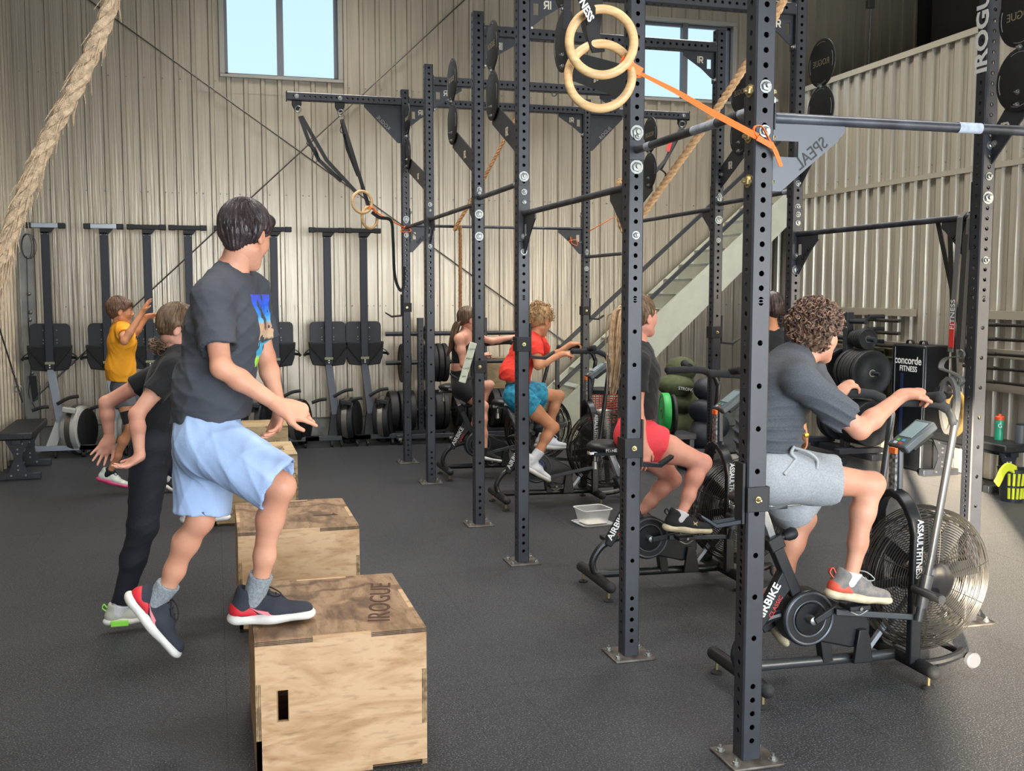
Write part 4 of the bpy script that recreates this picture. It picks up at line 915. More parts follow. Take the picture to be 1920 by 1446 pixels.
# ================= ROPES =================
def rope(name, lab, pts, r, mat, pitch=.11, k=3, fray=0, end=True, hairs=0):
    t = thing(name, lab, 'rope'); P = [V(p) for p in pts]; D = [0]
    for a, b in zip(P, P[1:]): D.append(D[-1]+(b-a).length)
    n = int(D[-1]/(pitch/9)); m = MB(); Q = []
    for i in range(n+1):
        s = D[-1]*i/n; j = max(0, min(len(P)-2, next((q for q in range(len(D)-1) if D[q+1] >= s), len(D)-2))); f = (s-D[j])/(D[j+1]-D[j]); Q.append(P[j].lerp(P[j+1], f))
    T = [(Q[min(i+1, n)]-Q[max(i-1, 0)]).normalized() for i in range(n+1)]; sd = T[0].orthogonal().normalized()
    S = []
    for i in range(n+1): sd = (sd-T[i]*sd.dot(T[i])).normalized(); S.append(sd.copy())
    for q in range(k):
        pts2 = []
        for i in range(n+1):
            a = 2*PI*(D[-1]*i/n)/pitch+2*PI*q/k; w = r*.5; pts2.append(Q[i]+S[i]*math.cos(a)*w+T[i].cross(S[i])*math.sin(a)*w)
        m.tube(pts2, r*.56, 7)
    m.build('strands', mat, t)
    if hairs:
        h = MB()
        for _ in range(hairs):
            i = int(n*(1-abs(random.gauss(0, .42)))); i = max(3, min(n-1, i)); a = random.random()*2*PI; o = S[i]*math.cos(a)+T[i].cross(S[i])*math.sin(a); L = random.uniform(.02, .06)*(1 if i < n*.8 else 1.6)
            b = Q[i]+o*r*.9; h.tube([b, b+T[i]*L*.5+o*L*.12, b+T[i]*L+o*L*random.uniform(.1, .5)+V((0, 0, -L*.2))], [.0016, .0012, .0006], 4)
        h.build('loose_fibres', mat, t)['kind'] = 'stuff'
    return t
rope('climbing_rope', 'thick frayed climbing rope swept across upper left foreground', bez([J(219, -40, 2.83), J(197, 40, 2.83), J(150, 148, 2.83), J(85, 272, 2.83), J(40, 380, 2.83), J(8, 470, 2.83), J(-20, 560, 2.83)], 6), .0205, rope_m, .13, fray=1, hairs=220)
rope('climbing_rope', 'tan climbing rope slanting behind the nearest upright and right window', bez([J(1482, -25, 4.2), J(1430, 72, 4.35), J(1342, 208, 4.6), J(1270, 310, 4.8), J(1205, 402, 4.98)], 6)+bez([J(1190, 424, 5.0), J(1172, 434, 5.02), J(1163, 410, 5.02), J(1157, 362, 5.0), J(1165, 340, 4.98), J(1176, 360, 4.97)], 6), .019, rope2_m, .10)
rope('climbing_rope', 'thin far climbing rope hooked over the lettered bar and hanging down', bez([J(990, 180, 10.15), J(945, 264, 10.18), J(900, 348, 10.2), J(858, 420, 10.2), J(853, 431, 10.2), J(862, 424, 10.24), J(863, 445, 10.24), J(863, 585, 10.24)], 6), .019, M('dark_hemp_rope', 'a57950', .85, var=.3, vs=60), .12)
# ================= BIG RINGS, STRAPS, ORANGE BAND =================
for i, (cx, cy, Yr, lab, rot) in enumerate(((1128, 79, 3.20, 'upper of the two big wooden gymnastic rings at top centre', .06), (1125, 143, 3.245, 'lower of the two big wooden gymnastic rings', -.05))):
    t = thing('gym_ring', lab, 'ring'); c = J(cx, cy, Yr); MB().torus(c, (-.30+rot, -1, .04), .1035, .0145, 56, 14).build('hoop', wood, t)
t = thing('ring_strap', 'wide black strap with white letters holding upper big ring', 'strap')
a = J(1108, 22, 3.16); MB().tube([J(1074, -60, 3.10), J(1088, -15, 3.13), a, J(1108, 40, 3.20)], 1, flat=(.040, .004), side=(1, .3, .2)).build('webbing', web, t)
d = (J(1108, 40, 3.16)-J(1084, -12, 3.12)).normalized(); text('lettering', 'FITNESS', .034, J(1093, 8, 3.115)+V((0, -.006, 0)), d, V((0, -1, 0)).cross(d)*-1 if False else d.cross(V((0, -1, 0)))*-1, white, t, th=.0005, bold=.001)
t = thing('ring_strap', 'black strap bundle hanging through the upper big ring to lower ring', 'strap')
MB().tube(bez([J(1120, -60, 3.28), J(1116, 20, 3.28), J(1112, 62, 3.26), J(1122, 98, 3.25)], 5), 1, flat=(.055, .005), side=(1, .3, 0)).build('webbing', web, t); MB().tube(bez([J(1098, -60, 3.34), J(1096, 40, 3.32), J(1108, 80, 3.27), J(1118, 97, 3.255)], 5), 1, flat=(.03, .004), side=(1, .3, 0)).build('webbing', web, t)
MB().tube([J(1066, -50, 3.6), J(1062, 55, 3.6)], 1, flat=(.03, .003), side=(1, .2, 0)).build('webbing', foam, t)
t = thing('resistance_band', 'orange band stretched from the big rings to nearest upright', 'band')
k0 = J(1180, 122, 3.20); k1 = J(1424, 246, 3.262)
MB().tube(bez([J(1165, 112, 3.19), k0, J(1203, 136, 3.20)], 5), 1, flat=(.028, .004), side=(0, -.2, 1)).build('knot_loop', orange, t)
MB().tube(bez([J(1203, 136, 3.2), J(1200, 144, 3.21), J(1185, 142, 3.22)], 5), 1, flat=(.008, .003), side=(0, -1, .2)).build('knot_loop', orange, t)
MB().tube([J(1201, 138, 3.2), J(1265, 170, 3.21), J(1330, 208, 3.225), J(1420, 256, 3.255)], [.55, .8, 1, 1.1], flat=(.020, .003), side=(0, -.5, 1)).build('band', orange, t)
MB().tube(bez([J(1420, 258, 3.255), J(1413, 246, 3.25), J(1417, 236, 3.25), J(1428, 237, 3.25), J(1436, 250, 3.25), J(1444, 266, 3.25)], 6), 1, flat=(.010, .003), side=(0, -1, 0)).build('knot_loop', orange, t)
MB().tube([J(1420, 258, 3.25), J(1448, 274, 3.25)], 1, flat=(.018, .005), side=(0, -.3, 1)).build('knot_loop', orange, t)
for dx in (0, 5): MB().tube([J(1442+dx, 262+dx, 3.25), J(1452+dx, 285, 3.26), J(1463+dx*.6, 312, 3.27)], 1, flat=(.008, .003), side=(1, 0, .3)).build('band_tail', orange, t)
# far rings and their straps
for i, (cx, cy, Yr, lab) in enumerate(((679, 379, 10.05, 'small far wooden ring hanging above rowing machines, upper one'), (693, 408, 10.12, 'small far wooden ring hanging just below the upper one'))):
    t = thing('gym_ring', lab, 'ring'); MB().torus(J(cx, cy, Yr), (.35 if i == 0 else .75, -1, 0), .102, .014, 40, 10).build('hoop', wood, t)
def strap(lab, runs, cat='strap', carab=None, mat=web, w=.036, extra=()):
    t = thing('ring_strap', lab, cat)
    for p in runs: MB().tube(p, 1, flat=(w, .005), side=(.9, 0, .35)).build('webbing', mat, t)
    if carab: MB().torus(carab, (.3, 1, 0), .03, .006, 18, 6, ref=(0, 0, 1)).build('carabiner', steel, t)
    for p in extra: MB().tube(p, 1, flat=(.03, .006), side=(.2, 1, .2)).build('buckle_loop', blk2, t)
    return t
strap('long black strap with a loop from the arm tip to the upper far ring', [[J(565, 218, 10.25), J(612, 300, 10.15), J(669, 362, 10.05)], [J(562, 218, 10.25), J(578, 262, 10.2), J(598, 300, 10.15), J(640, 340, 10.1)]], carab=J(559, 205, 10.28), extra=[bez([J(586, 258, 10.15), J(575, 268, 10.15), J(588, 282, 10.15), J(586, 300, 10.15), J(593, 304, 10.15), J(597, 292, 10.15), J(590, 276, 10.15)], 5)])
strap('second black strap from the arm to the lower far ring', [[J(641, 224, 10.25), J(660, 285, 10.15), J(693, 393, 10.1)], [J(641, 226, 10.25), J(652, 280, 10.2), J(672, 330, 10.15)]], carab=J(639, 212, 10.28), extra=[bez([J(642, 230, 10.2), J(638, 246, 10.2), J(648, 252, 10.2)], 5)])
strap('black strap tail drooping in a long U beside the farthest near-row upright', [bez([J(697, 398, 10.05), J(712, 408, 10.05), J(733, 414, 10.1), J(737, 450, 10.15), J(740, 515, 10.2), J(750, 544, 10.22), J(757, 535, 10.22), J(758, 500, 10.25)], 6)], w=.032)
strap('black strap with red label hanging from the right outrigger arm', [[J(1277, 240, 10.25), J(1248, 300, 10.1), J(1203, 352, 9.9)], [J(1280, 240, 10.25), J(1262, 275, 10.2), J(1238, 318, 10.1)]], carab=J(1279, 233, 10.28), extra=[bez([J(1225, 330, 10.0), J(1236, 318, 10.0), J(1248, 326, 10.0), J(1244, 338, 10.0)], 5)])
MB().tube([J(1258, 262, 10.15), J(1252, 284, 10.13)], 1, flat=(.038, .006), side=(.9, 0, .35)).build('label', redm, bpy.data.objects['ring_strap.005'])
def band(lab, runs, r=.004):
    t = thing('resistance_band', lab, 'band')
    for p in runs: MB().tube(p, r, 6).build('band', orange, t)
band('thin orange band tying the far rings to farthest near-row upright', [bez([J(692, 386, 10.02), J(706, 398, 10.05), J(730, 412, 10.1), J(760, 428, 10.24)], 5), bez([J(760, 424, 10.24), J(752, 434, 10.22), J(770, 434, 10.22), J(766, 426, 10.24)], 5), bez([J(690, 392, 10.02), J(700, 390, 10.03), J(704, 400, 10.04)], 5)], .006)
band('small orange band knotted at the lettered plate of far bar', [bez([J(1155, 405, 10.0), J(1120, 425, 10.1), J(1104, 434, 10.22)], 5), bez([J(1070, 444, 10.25), J(1072, 456, 10.25), J(1082, 460, 10.25), J(1080, 450, 10.25), J(1066, 452, 10.25)], 5)], .005)
t = thing('handwritten_board', 'narrow pale board with handwriting leaning on the fourth upright', 'sign')
o = J(877, 680, 7.30); a = (J(888.5, 642, 7.30)-J(867, 717, 7.30)); ey = a.normalized(); ex = V((1, 0, 0)); ex = (ex-ey*ex.dot(ey)).normalized(); Lb = a.length
MB().box(o, (.052, .012, Lb), Matrix((ex, ex.cross(ey)*-1, ey)).transposed()).build('board', M('pale_green_board', 'd3d8c2', .6, var=.08, vs=20), t, .004)
for wd, k in (('I love', .34), ('Mary', .1), ('Lady', -.14), ('tea', -.34)): text('handwriting', wd, .024, o+ey*Lb*k+V((0, -.0068, 0)), (ex*.9+ey*.3), ey, M('ink', '3a3f3a', .6), t, th=.0004)
# ================= TUB =================
t = thing('plastic_tub', 'clear plastic tub of chalk sitting on its lid on the floor', 'container', (2.66, 7.16, 0), .12)
tubm = M('translucent_plastic', 'd8dde0', .25, alpha=.38); lidm = M('cloudy_lid', 'cfd3d4', .35, alpha=.8)
def rrect(w, d, z, r=.03, n=4): return [V((sx*(w/2-r)+r*math.cos(a0+PI/2*k/n), sy*(d/2-r)+r*math.sin(a0+PI/2*k/n), z)) for sx, sy, a0 in ((1, 1, 0), (-1, 1, PI/2), (-1, -1, PI), (1, -1, 3*PI/2)) for k in range(n+1)]
def loftr(levels):
    m = MB(); n = len(levels[0]); m.add([p for l in levels for p in l], [(i*n+j, i*n+(j+1) % n, (i+1)*n+(j+1) % n, (i+1)*n+j) for i in range(len(levels)-1) for j in range(n)]); return m
loftr([rrect(.185, .165, .012), rrect(.225, .20, .115), rrect(.235, .21, .116)]).build('wall', tubm, t)
MB().tube(rrect(.236, .211, .117), .0035, 6, closed=True).build('rim', M('tub_rim', 'e6ebee', .3), t)
m = MB(); m.add(rrect(.18, .16, .014), [tuple(range(20))]); m.build('chalk', M('chalk_powder', 'e2ddc8', .9, bump=.5, bs=80), t)
m = loftr([rrect(.25, .225, .001), rrect(.262, .235, .012), rrect(.25, .225, .008)]); m.add(rrect(.25, .225, .004), [tuple(range(20))]); m.build('lid', lidm, t)
# ================= SANDBAGS, BALLS, BASKET =================
olive = M('olive_canvas', '4c5236', .9, var=.15, vs=18, bump=.3, bs=40); blb = M('navy_black_ball', '1d1f26', .6, bump=.2, bs=60)
def blob(name, lab, cat, c, r, sc, mat, seed=0, part='body', seams=True, group=None):
    t = thing(name, lab, cat, (0, 0, 0), 0, group); m = MB(); m.sphere(c, r, 28, 18, sc)
    rnd = np.random.RandomState(seed); f = rnd.uniform(8, 22, (4, 3)); ph = rnd.uniform(0, 6, 4); c = V(c)
    m.v = [tuple(V(p)+(V(p)-c).normalized()*sum(.006*math.sin(f[k] @ np.array(p)+ph[k]) for k in range(4))) for p in m.v]
    m.build(part, mat, t, ang=180); return t
Y0 = 9.95
blob('sandbag', 'top small olive sandbag of the stack under stairs', 'sandbag', J(1277, 693, Y0), .155, (1.0, .9, .82), olive, 1)
blob('sandbag', 'wide olive sandbag with white mark, second in the stack', 'sandbag', J(1268, 722, Y0-.03), .20, (1.0, .85, .62), olive, 2)
blob('sandbag', 'olive sandbag third in the stack under stairs', 'sandbag', J(1272, 756, Y0), .19, (1.0, .85, .70), olive, 3)
blob('sandbag', 'lowest olive sandbag of the stack under the stairs', 'sandbag', J(1276, 800, Y0), .185, (1.05, .9, 1.6), olive, 4)
text('lettering', 'STRONG', .045, J(1287, 730, Y0-.21), V((1, 0, -.15)), (0, 0, 1), white, bpy.data.objects['sandbag.001'], th=.001)
for i, (x, y, r, lab) in enumerate(((1323, 729, .115, 'top black medicine ball beside the olive sandbags'), (1320, 768, .135, 'second black medicine ball from the top beside sandbags'), (1318, 812, .15, 'third black medicine ball down beside sandbags'), (1345, 800, .12, 'black medicine ball partly behind far-row upright'))):
    blob('medicine_ball', lab, 'ball', J(x, y, 9.45), r, (1, 1, 1), blb, 10+i)
t = thing('ball_rack', 'low black rack under the medicine balls', 'rack', (J(1325, 840, 9.5).x, 9.5, 0))
MB().box((0, 0, .14), (.6, .35, .05)).build('shelf', blk, t, .004)
for s in (-1, 1): MB().box((s*.27, 0, .06), (.05, .35, .12)).build('leg', blk, t, .004)
gpl = M('green_plate_rubber', '2ba44c', .5)
plate('bright green weight plate standing behind the red-shorts girl', J(1247, 772, 9.1), (1, -.25, 0), .18, .07, steel, gpl); plate('black weight plate leaning against the green one', J(1262, 776, 9.12), (1, -.25, 0), .185, .03, steel)
t = thing('plate_stand', 'low black stand under the green plate', 'rack', (J(1255, 850, 9.15).x, 9.15, 0))
m = MB(); m.box((0, 0, .34), (.42, .3, .05)); m.build('shelf', blk, t, .004)
for s in (-1, 1): MB().box((s*.17, 0, .16), (.05, .28, .32)).build('leg', blk, t, .004)
t = thing('wire_basket', 'red wire basket seen between bike handles and blond ponytail', 'basket', (J(1133, 780, 9.6).x, 9.6, 0))
m = MB()
for k in range(12): m.torus((0, 0, .45+k*.024), (0, 0, 1), .16, .006, 24, 5)
for k in range(14): a = 2*PI*k/14; m.tube([(.16*math.cos(a), .16*math.sin(a), .44), (.16*math.cos(a), .16*math.sin(a), .73)], .005, 5)
m.build('wires', M('red_wire', 'a8402f', .5), t)['kind'] = 'stuff'
MB().lathe([(.165, .72), (.17, .76), (.155, .77)], (0, 0, 0), (0, 0, 1), 24).build('rim', blk2, t); MB().box((0, 0, .22), (.3, .3, .42)).build('plinth', blk2, t, .01)
# ================= AIR BIKES =================
bkm = M('bike_frame_black', '1e2023', .38, .2); bkg = M('bike_frame_grey', '4c4e50', .32, .5); wirem = M('cage_wire', '4e4c48', .28, .75); fanm = M('fan_blade', '26272a', .5, .3)
_cage = {}
def cage_mesh():
    c = V((.905, 0, .43)); R = .315; m = MB(); prof = lambda r: .050+.045*(1-(r/R)**3)
    for s in (-1, 1):
        for k in range(22): r = .075+(R-.075)*k/21; m.torus(c+V((0, s*prof(r), 0)), (0, 1, 0), r, .0021, 44, 4)
        for k in range(10):
            a = 2*PI*k/10+.2; m.tube([c+V((math.cos(a)*r, s*(prof(r)+.002), math.sin(a)*r)) for r in np.linspace(.07, R, 7)], .0019, 4, caps=False)
    for y in np.linspace(-.046, .046, 6): m.torus(c+V((0, y, 0)), (0, 1, 0), R+.004, .0024, 44, 4)
    m.torus(c+V((0, -.052, 0)), (0, 1, 0), R-.03, .005, 44, 5); m.torus(c+V((0, .052, 0)), (0, 1, 0), R-.03, .005, 44, 5)
    return m
def bike(lab, x, y, crank=.35, swing=0.0, lite=False):
    t = thing('air_bike', lab, 'exercise bike', (x, y, 0))
    b = lambda m, n, mt, bev=0, ang=35: m.build(n, mt, t, bev, ang)
    for xx, w in ((0, .235), (.79, .245)):
        b(MB().tube([(xx, -w, .085), (xx, w, .085)], .030, 14), 'stabilizer', bkm)
        for s in (-1, 1):
            b(MB().sphere((xx, s*w, .085), .031, 14, 10, (1, 1.1, 1)), 'end_cap', rub); o = b(MB().lathe([(.026, 0), (.028, .008), (.012, .016), (.010, .018)], (xx, s*(w-.03), 0), (0, 0, 1), 18), 'levelling_foot', rub); MB().lathe([(.008, .016), (.008, .058)], (xx, s*(w-.03), 0), (0, 0, 1), 8).build('foot_screw', brass, t)
    b(MB().tube([(0, 0, .10), (.80, 0, .085)], .023, 12), 'base_rail', bkg if not lite else bkm)
    b(MB().tube(bez([(0.0, 0, .09), (-.02, 0, .17), (.03, 0, .255), (.12, 0, .30), (.22, 0, .32)], 6), .02, 10), 'rear_hoop', bkm)
    cc = V((.31, 0, .30))
    # chain cover: rounded teardrop
    pts = []
    for k in range(25): a = PI*.42+2*PI*k/24*.62; pts.append((cc.x+.125*math.cos(a), cc.z+.125*math.sin(a)))
    for k in range(9): a = -PI*.55+k/8*PI*.95; pts.append((.53+.085*math.cos(a), .235+.085*math.sin(a)))
    m = MB(); m.prism(pts, (0, 0, 0), (1, 0, 0), (0, 0, 1), .085); b(m, 'chain_cover', M('cover_plastic', '1d1f22', .32), .008)
    for s in (-1, 1):
        m = MB(); m.torus(cc+V((0, s*.043, 0)), (0, 1, 0), .112, .006, 36, 6); m.torus(cc+V((0, s*.044, 0)), (0, 1, 0), .078, .004, 36, 6); b(m, 'cover_ring', M('ring_grey', '5d6065', .35, .4))
        b(MB().lathe([(.072, 0), (.070, .006), (.02, .008)], cc+V((0, s*.043, 0)), (0, s, 0), 32), 'crank_disc', gloss); b(MB().lathe([(.02, 0), (.018, .03), (.010, .034)], cc+V((0, s*.05, 0)), (0, s, 0), 16), 'axle_nut', steel)
    a = crank
    for s, aa in ((-1, a), (1, a+PI)):
        d = V((math.cos(aa), 0, math.sin(aa))); p0 = cc+V((0, s*.085, 0)); p1 = p0+d*.165+V((0, s*.02, 0))
        b(MB().bar(p0, p1, .016, .03, (0, 0, 1)), 'crank_arm', bkm, .004)
        pd = p1+V((0, s*.055, -.005)); o = b(MB().box(pd, (.10, .085, .022)), 'pedal', blk2, .005); MB().tube([p1, pd+V((0, s*.05, 0))], .008, 8).build('pedal_axle', steel, t); MB().tube(bez([pd+V((-.045, s*.03, -.012)), pd+V((0, s*.03, -.032)), pd+V((.045, s*.03, -.012))], 4), .004, 6).build('pedal_cage', steel, t)
    b(MB().bar((.27, 0, .38), (.14, 0, .66), .052, .052, (1, 0, 0)), 'seat_tube', bkm, .006); b(MB().bar((.15, 0, .635), (.085, 0, .80), .036, .036, (1, 0, 0)), 'seat_post', chrome, .004)
    b(MB().bar((.163, 0, .61), (.138, 0, .665), .07, .07, (1, 0, 0)), 'post_collar', blk2, .006)
    b(MB().tube([(.165, -.0, .645), (.205, -.0, .66)], .012, 10), 'knob_stem', blk2); b(MB().lathe([(.016, 0), (.026, .02), (.028, .045), (.020, .06)], (.20, 0, .658), (1, 0, .3), 12), 'adjust_knob', blk2)
    m = MB(); m.prism([(.045, .275), (.085, .255), (.235, .44), (.215, .50), (.185, .515)], (0, 0, 0), (1, 0, 0), (0, 0, 1), .05); b(m, 'frame_plate', bkm, .006)
    dd = (V((.20, 0, .50))-V((.065, 0, .27))).normalized(); text('lettering', 'AIRBIKE', .052, V((.118, -.0262, .382)), dd, V((-dd.z, 0, dd.x)), white, t, th=.0006, bold=.0012); text('lettering', 'CLASSIC', .028, V((.155, -.0262, .362)), dd, V((-dd.z, 0, dd.x)), redm, t, th=.0006)
    b(MB().span(-.02, .20, -.028, .028, .785, .805), 'slider_rail', blk2, .003); b(MB().span(-.05, .27, -.020, .020, .792, .80+.012), 'slider_bar', chrome, .003)
    b(MB().lathe([(.007, 0), (.007, .03), (.014, .035), (.016, .075), (.010, .082)], (-.01, 0, .785), (0, 0, -1), 12), 'slider_knob', steel)
    m = MB(); m.sphere((.05, 0, .838), .105, 20, 12, (1.0, 1.05, .36)); m.sphere((.17, 0, .835), .06, 16, 10, (1.5, .55, .42)); b(m, 'saddle', M('saddle_vinyl', '1b1c1e', .45), 0, 180)
    text('lettering', 'FITNESS', .026, (.06, -.108, .826), (1, 0, 0), V((0, .25, 1)), white, t, th=.0008)
    # fork
    fp = [(.768, -.135, .09), (.768, -.135, .66)] + [(.768-.02*math.sin(k/8*PI), -.135*math.cos(k/8*PI), .66+.165*math.sin(k/8*PI)) for k in range(1, 8)] + [(.768, .135, .66), (.768, .135, .09)]
    b(MB().tube(fp, 1, flat=(.034, .055), side=(0, 1, 0)), 'fork', bkm, .006)
    text('lettering', 'ASSAULTFITNESS', .042, (.768, -.1545, .60), (0, 0, -1), (1, 0, 0), white, t, th=.0006, sx=.82, bold=.0008)
    b(MB().tube([(.77, 0, .80), (.765, 0, 1.04)], .017, 10), 'monitor_post', bkg); b(MB().box((.735, 0, .92), (.012, .045, .20)), 'printed_strip', M('strip_print', '2a2a2a', .5, col2='9a9a98', vs=60), .001); b(MB().box((.733, 0, 1.01), (.014, .046, .025)), 'strip_top', orange)
    R = Matrix.Rotation(-.62, 3, 'Y'); R2 = Matrix.Rotation(.0, 3, 'Z') @ Matrix.Rotation(-.62, 3, 'Y')
    mc = V((.83, 0, 1.07)); b(MB().box(mc, (.185, .125, .04), R2), 'monitor', M('monitor_shell', '4c5457', .4), .008); b(MB().box(mc+R2 @ V((.02, .0, .021)), (.105, .085, .004), R2), 'screen', M('lcd_screen', '8fa3a6', .15), 0)
    for i, c_ in enumerate(('5fae4a', 'c9ced0', '3f8fb5', 'b8423a')): b(MB().box(mc+R2 @ V((-.055-.02*(i % 2), .02-.035*(i//2), .021)), (.014, .018, .004), R2), 'button', M('button_'+c_, c_, .4))
    b(MB().box(mc+R2 @ V((.01, 0, -.03)), (.12, .08, .03), R2), 'monitor_back', blk2, .006)
    # moving arms
    for s, sw in ((-1, swing), (1, -swing)):
        Rr = Matrix.Rotation(sw, 3, 'Y'); pv = V((.75, 0, .43)); OX = V((.03, 0, 0)); T = lambda p: pv + Rr @ (V(p)+OX-pv); y_ = s*.195
        arm = [(.715, y_, .30), (.735, y_, .42), (.765, y_, .58), (.840, y_, 1.10), (.838, y_, 1.15), (.815, y_, 1.20), (.765, y_*1.05, 1.232), (.70, y_*1.1, 1.245)]
        b(MB().tube([T(p) for p in arm[:3]]+[T(p) for p in bez([arm[2], arm[3], arm[4], arm[5], arm[6], arm[7]], 4)], .0165, 12), 'arm', bkg if not lite else bkm)
        b(MB().tube([T(p) for p in ((.725, y_, .36), (.737, y_, .43), (.75, y_, .50))], .026, 12), 'arm_boss', bkg)
        b(MB().tube([T(p) for p in ((.80, y_*1.01, 1.215), (.75, y_*1.05, 1.238), (.70, y_*1.1, 1.245), (.53, y_*1.15, 1.25))], .0215, 12), 'grip', foam)
        b(MB().sphere(T((.53, y_*1.15, 1.25)), .0225, 12, 8), 'grip_cap', foam)
        b(MB().tube([T((.665, y_*1.1, 1.262)), T((.675, y_*1.1+s*.085, 1.275))], .022, 12), 'outer_grip', foam); b(MB().sphere(T((.675, y_*1.1+s*.09, 1.275)), .025, 12, 8), 'grip_ball', foam)
        d = V((math.cos(a if s < 0 else a+PI), 0, math.sin(a if s < 0 else a+PI))); p1 = cc+d*.09+V((0, s*.12, 0)); b(MB().bar(p1, T((.717, s*.175, .31)), .014, .026, (0, 0, 1)), 'link_rod', bkg, .003)
        b(MB().tube([(.75, s*.15, .43), (.76, s*.32, .425)], .019, 12), 'foot_peg', bkg); b(MB().lathe([(.019, 0), (.0195, .06)], (.759, s*.255, .4265), (.03, s, 0), 12), 'peg_grip', blk2)
    for s in (-1, 1): b(MB().lathe([(.02, 0), (.07, .004), (.085, .012), (.07, .022), (.02, .026)], (.905, s*.092, .43), (0, s, 0), 28), 'hub_disc', gloss)
    if 'c' not in _cage: _cage['c'] = b(cage_mesh(), 'fan_cage', wirem)
    else: o = bpy.data.objects.new('fan_cage', _cage['c'].data); C.objects.link(o); o.parent = t
    c = V((.905, 0, .43))
    for k in range(8):
        an = 2*PI*k/8+.1; R = Matrix.Rotation(-an, 3, 'Y'); b(MB().box(c+R @ V((.20, 0, 0)), (.17, .07, .004), R @ Matrix.Rotation(.9, 3, 'X')), 'fan_blade', fanm)
    b(MB().tube([c-V((0, .11, 0)), c+V((0, .11, 0))], .02, 12), 'fan_axle', bkg)
    for s in (-1, 1): b(MB().tube(bez([(.79, s*.15, .085), (.90, s*.15, .09), (1.0, s*.13, .10), (1.06, s*.09, .10)], 5), .02, 10), 'front_frame', bkm); o = b(MB().lathe([(.030, -.016), (.036, -.01), (.036, .01), (.030, .016)], (1.075, s*.14, .075), (0, 1, 0), 20), 'transport_wheel', M('hard_wheel', '4f5054', .4))
    b(MB().tube([(1.07, -.15, .085), (1.07, .15, .085)], .014, 10), 'wheel_axle', bkm)
    m = MB(); m.prism([(.52, .085), (.62, .085), (.60, .20), (.585, .235), (.545, .235)], (0, -.055, 0), (1, 0, 0), (0, 0, 1), .02); b(m, 'frame_bracket', bkm, .004); m = MB(); m.bar((.60, -.03, .12), (.70, -.03, .24), .02, .02); b(m, 'brace', alu); b(MB().bar((.42, 0, .09), (.40, 0, .22), .05, .05, (1, 0, 0)), 'cover_support', bkm, .003)
    return t
B1 = (2.13, 3.92); B2 = (2.06, 5.49); B3 = (2.16, 7.97); B4 = (2.02, 9.37)
bike('nearest air bike at right with big caged fan, curly-haired boy riding', *B1, crank=.54, swing=.02)
bike('air bike ridden by the girl in red shorts', *B2, crank=.16, swing=.03, lite=True)
bike('air bike ridden by the red-shirted boy', *B3, crank=-.85, swing=-.02, lite=True)
bike('farthest air bike ridden by the ponytail girl in black', *B4, crank=-1.0, swing=.12, lite=True)
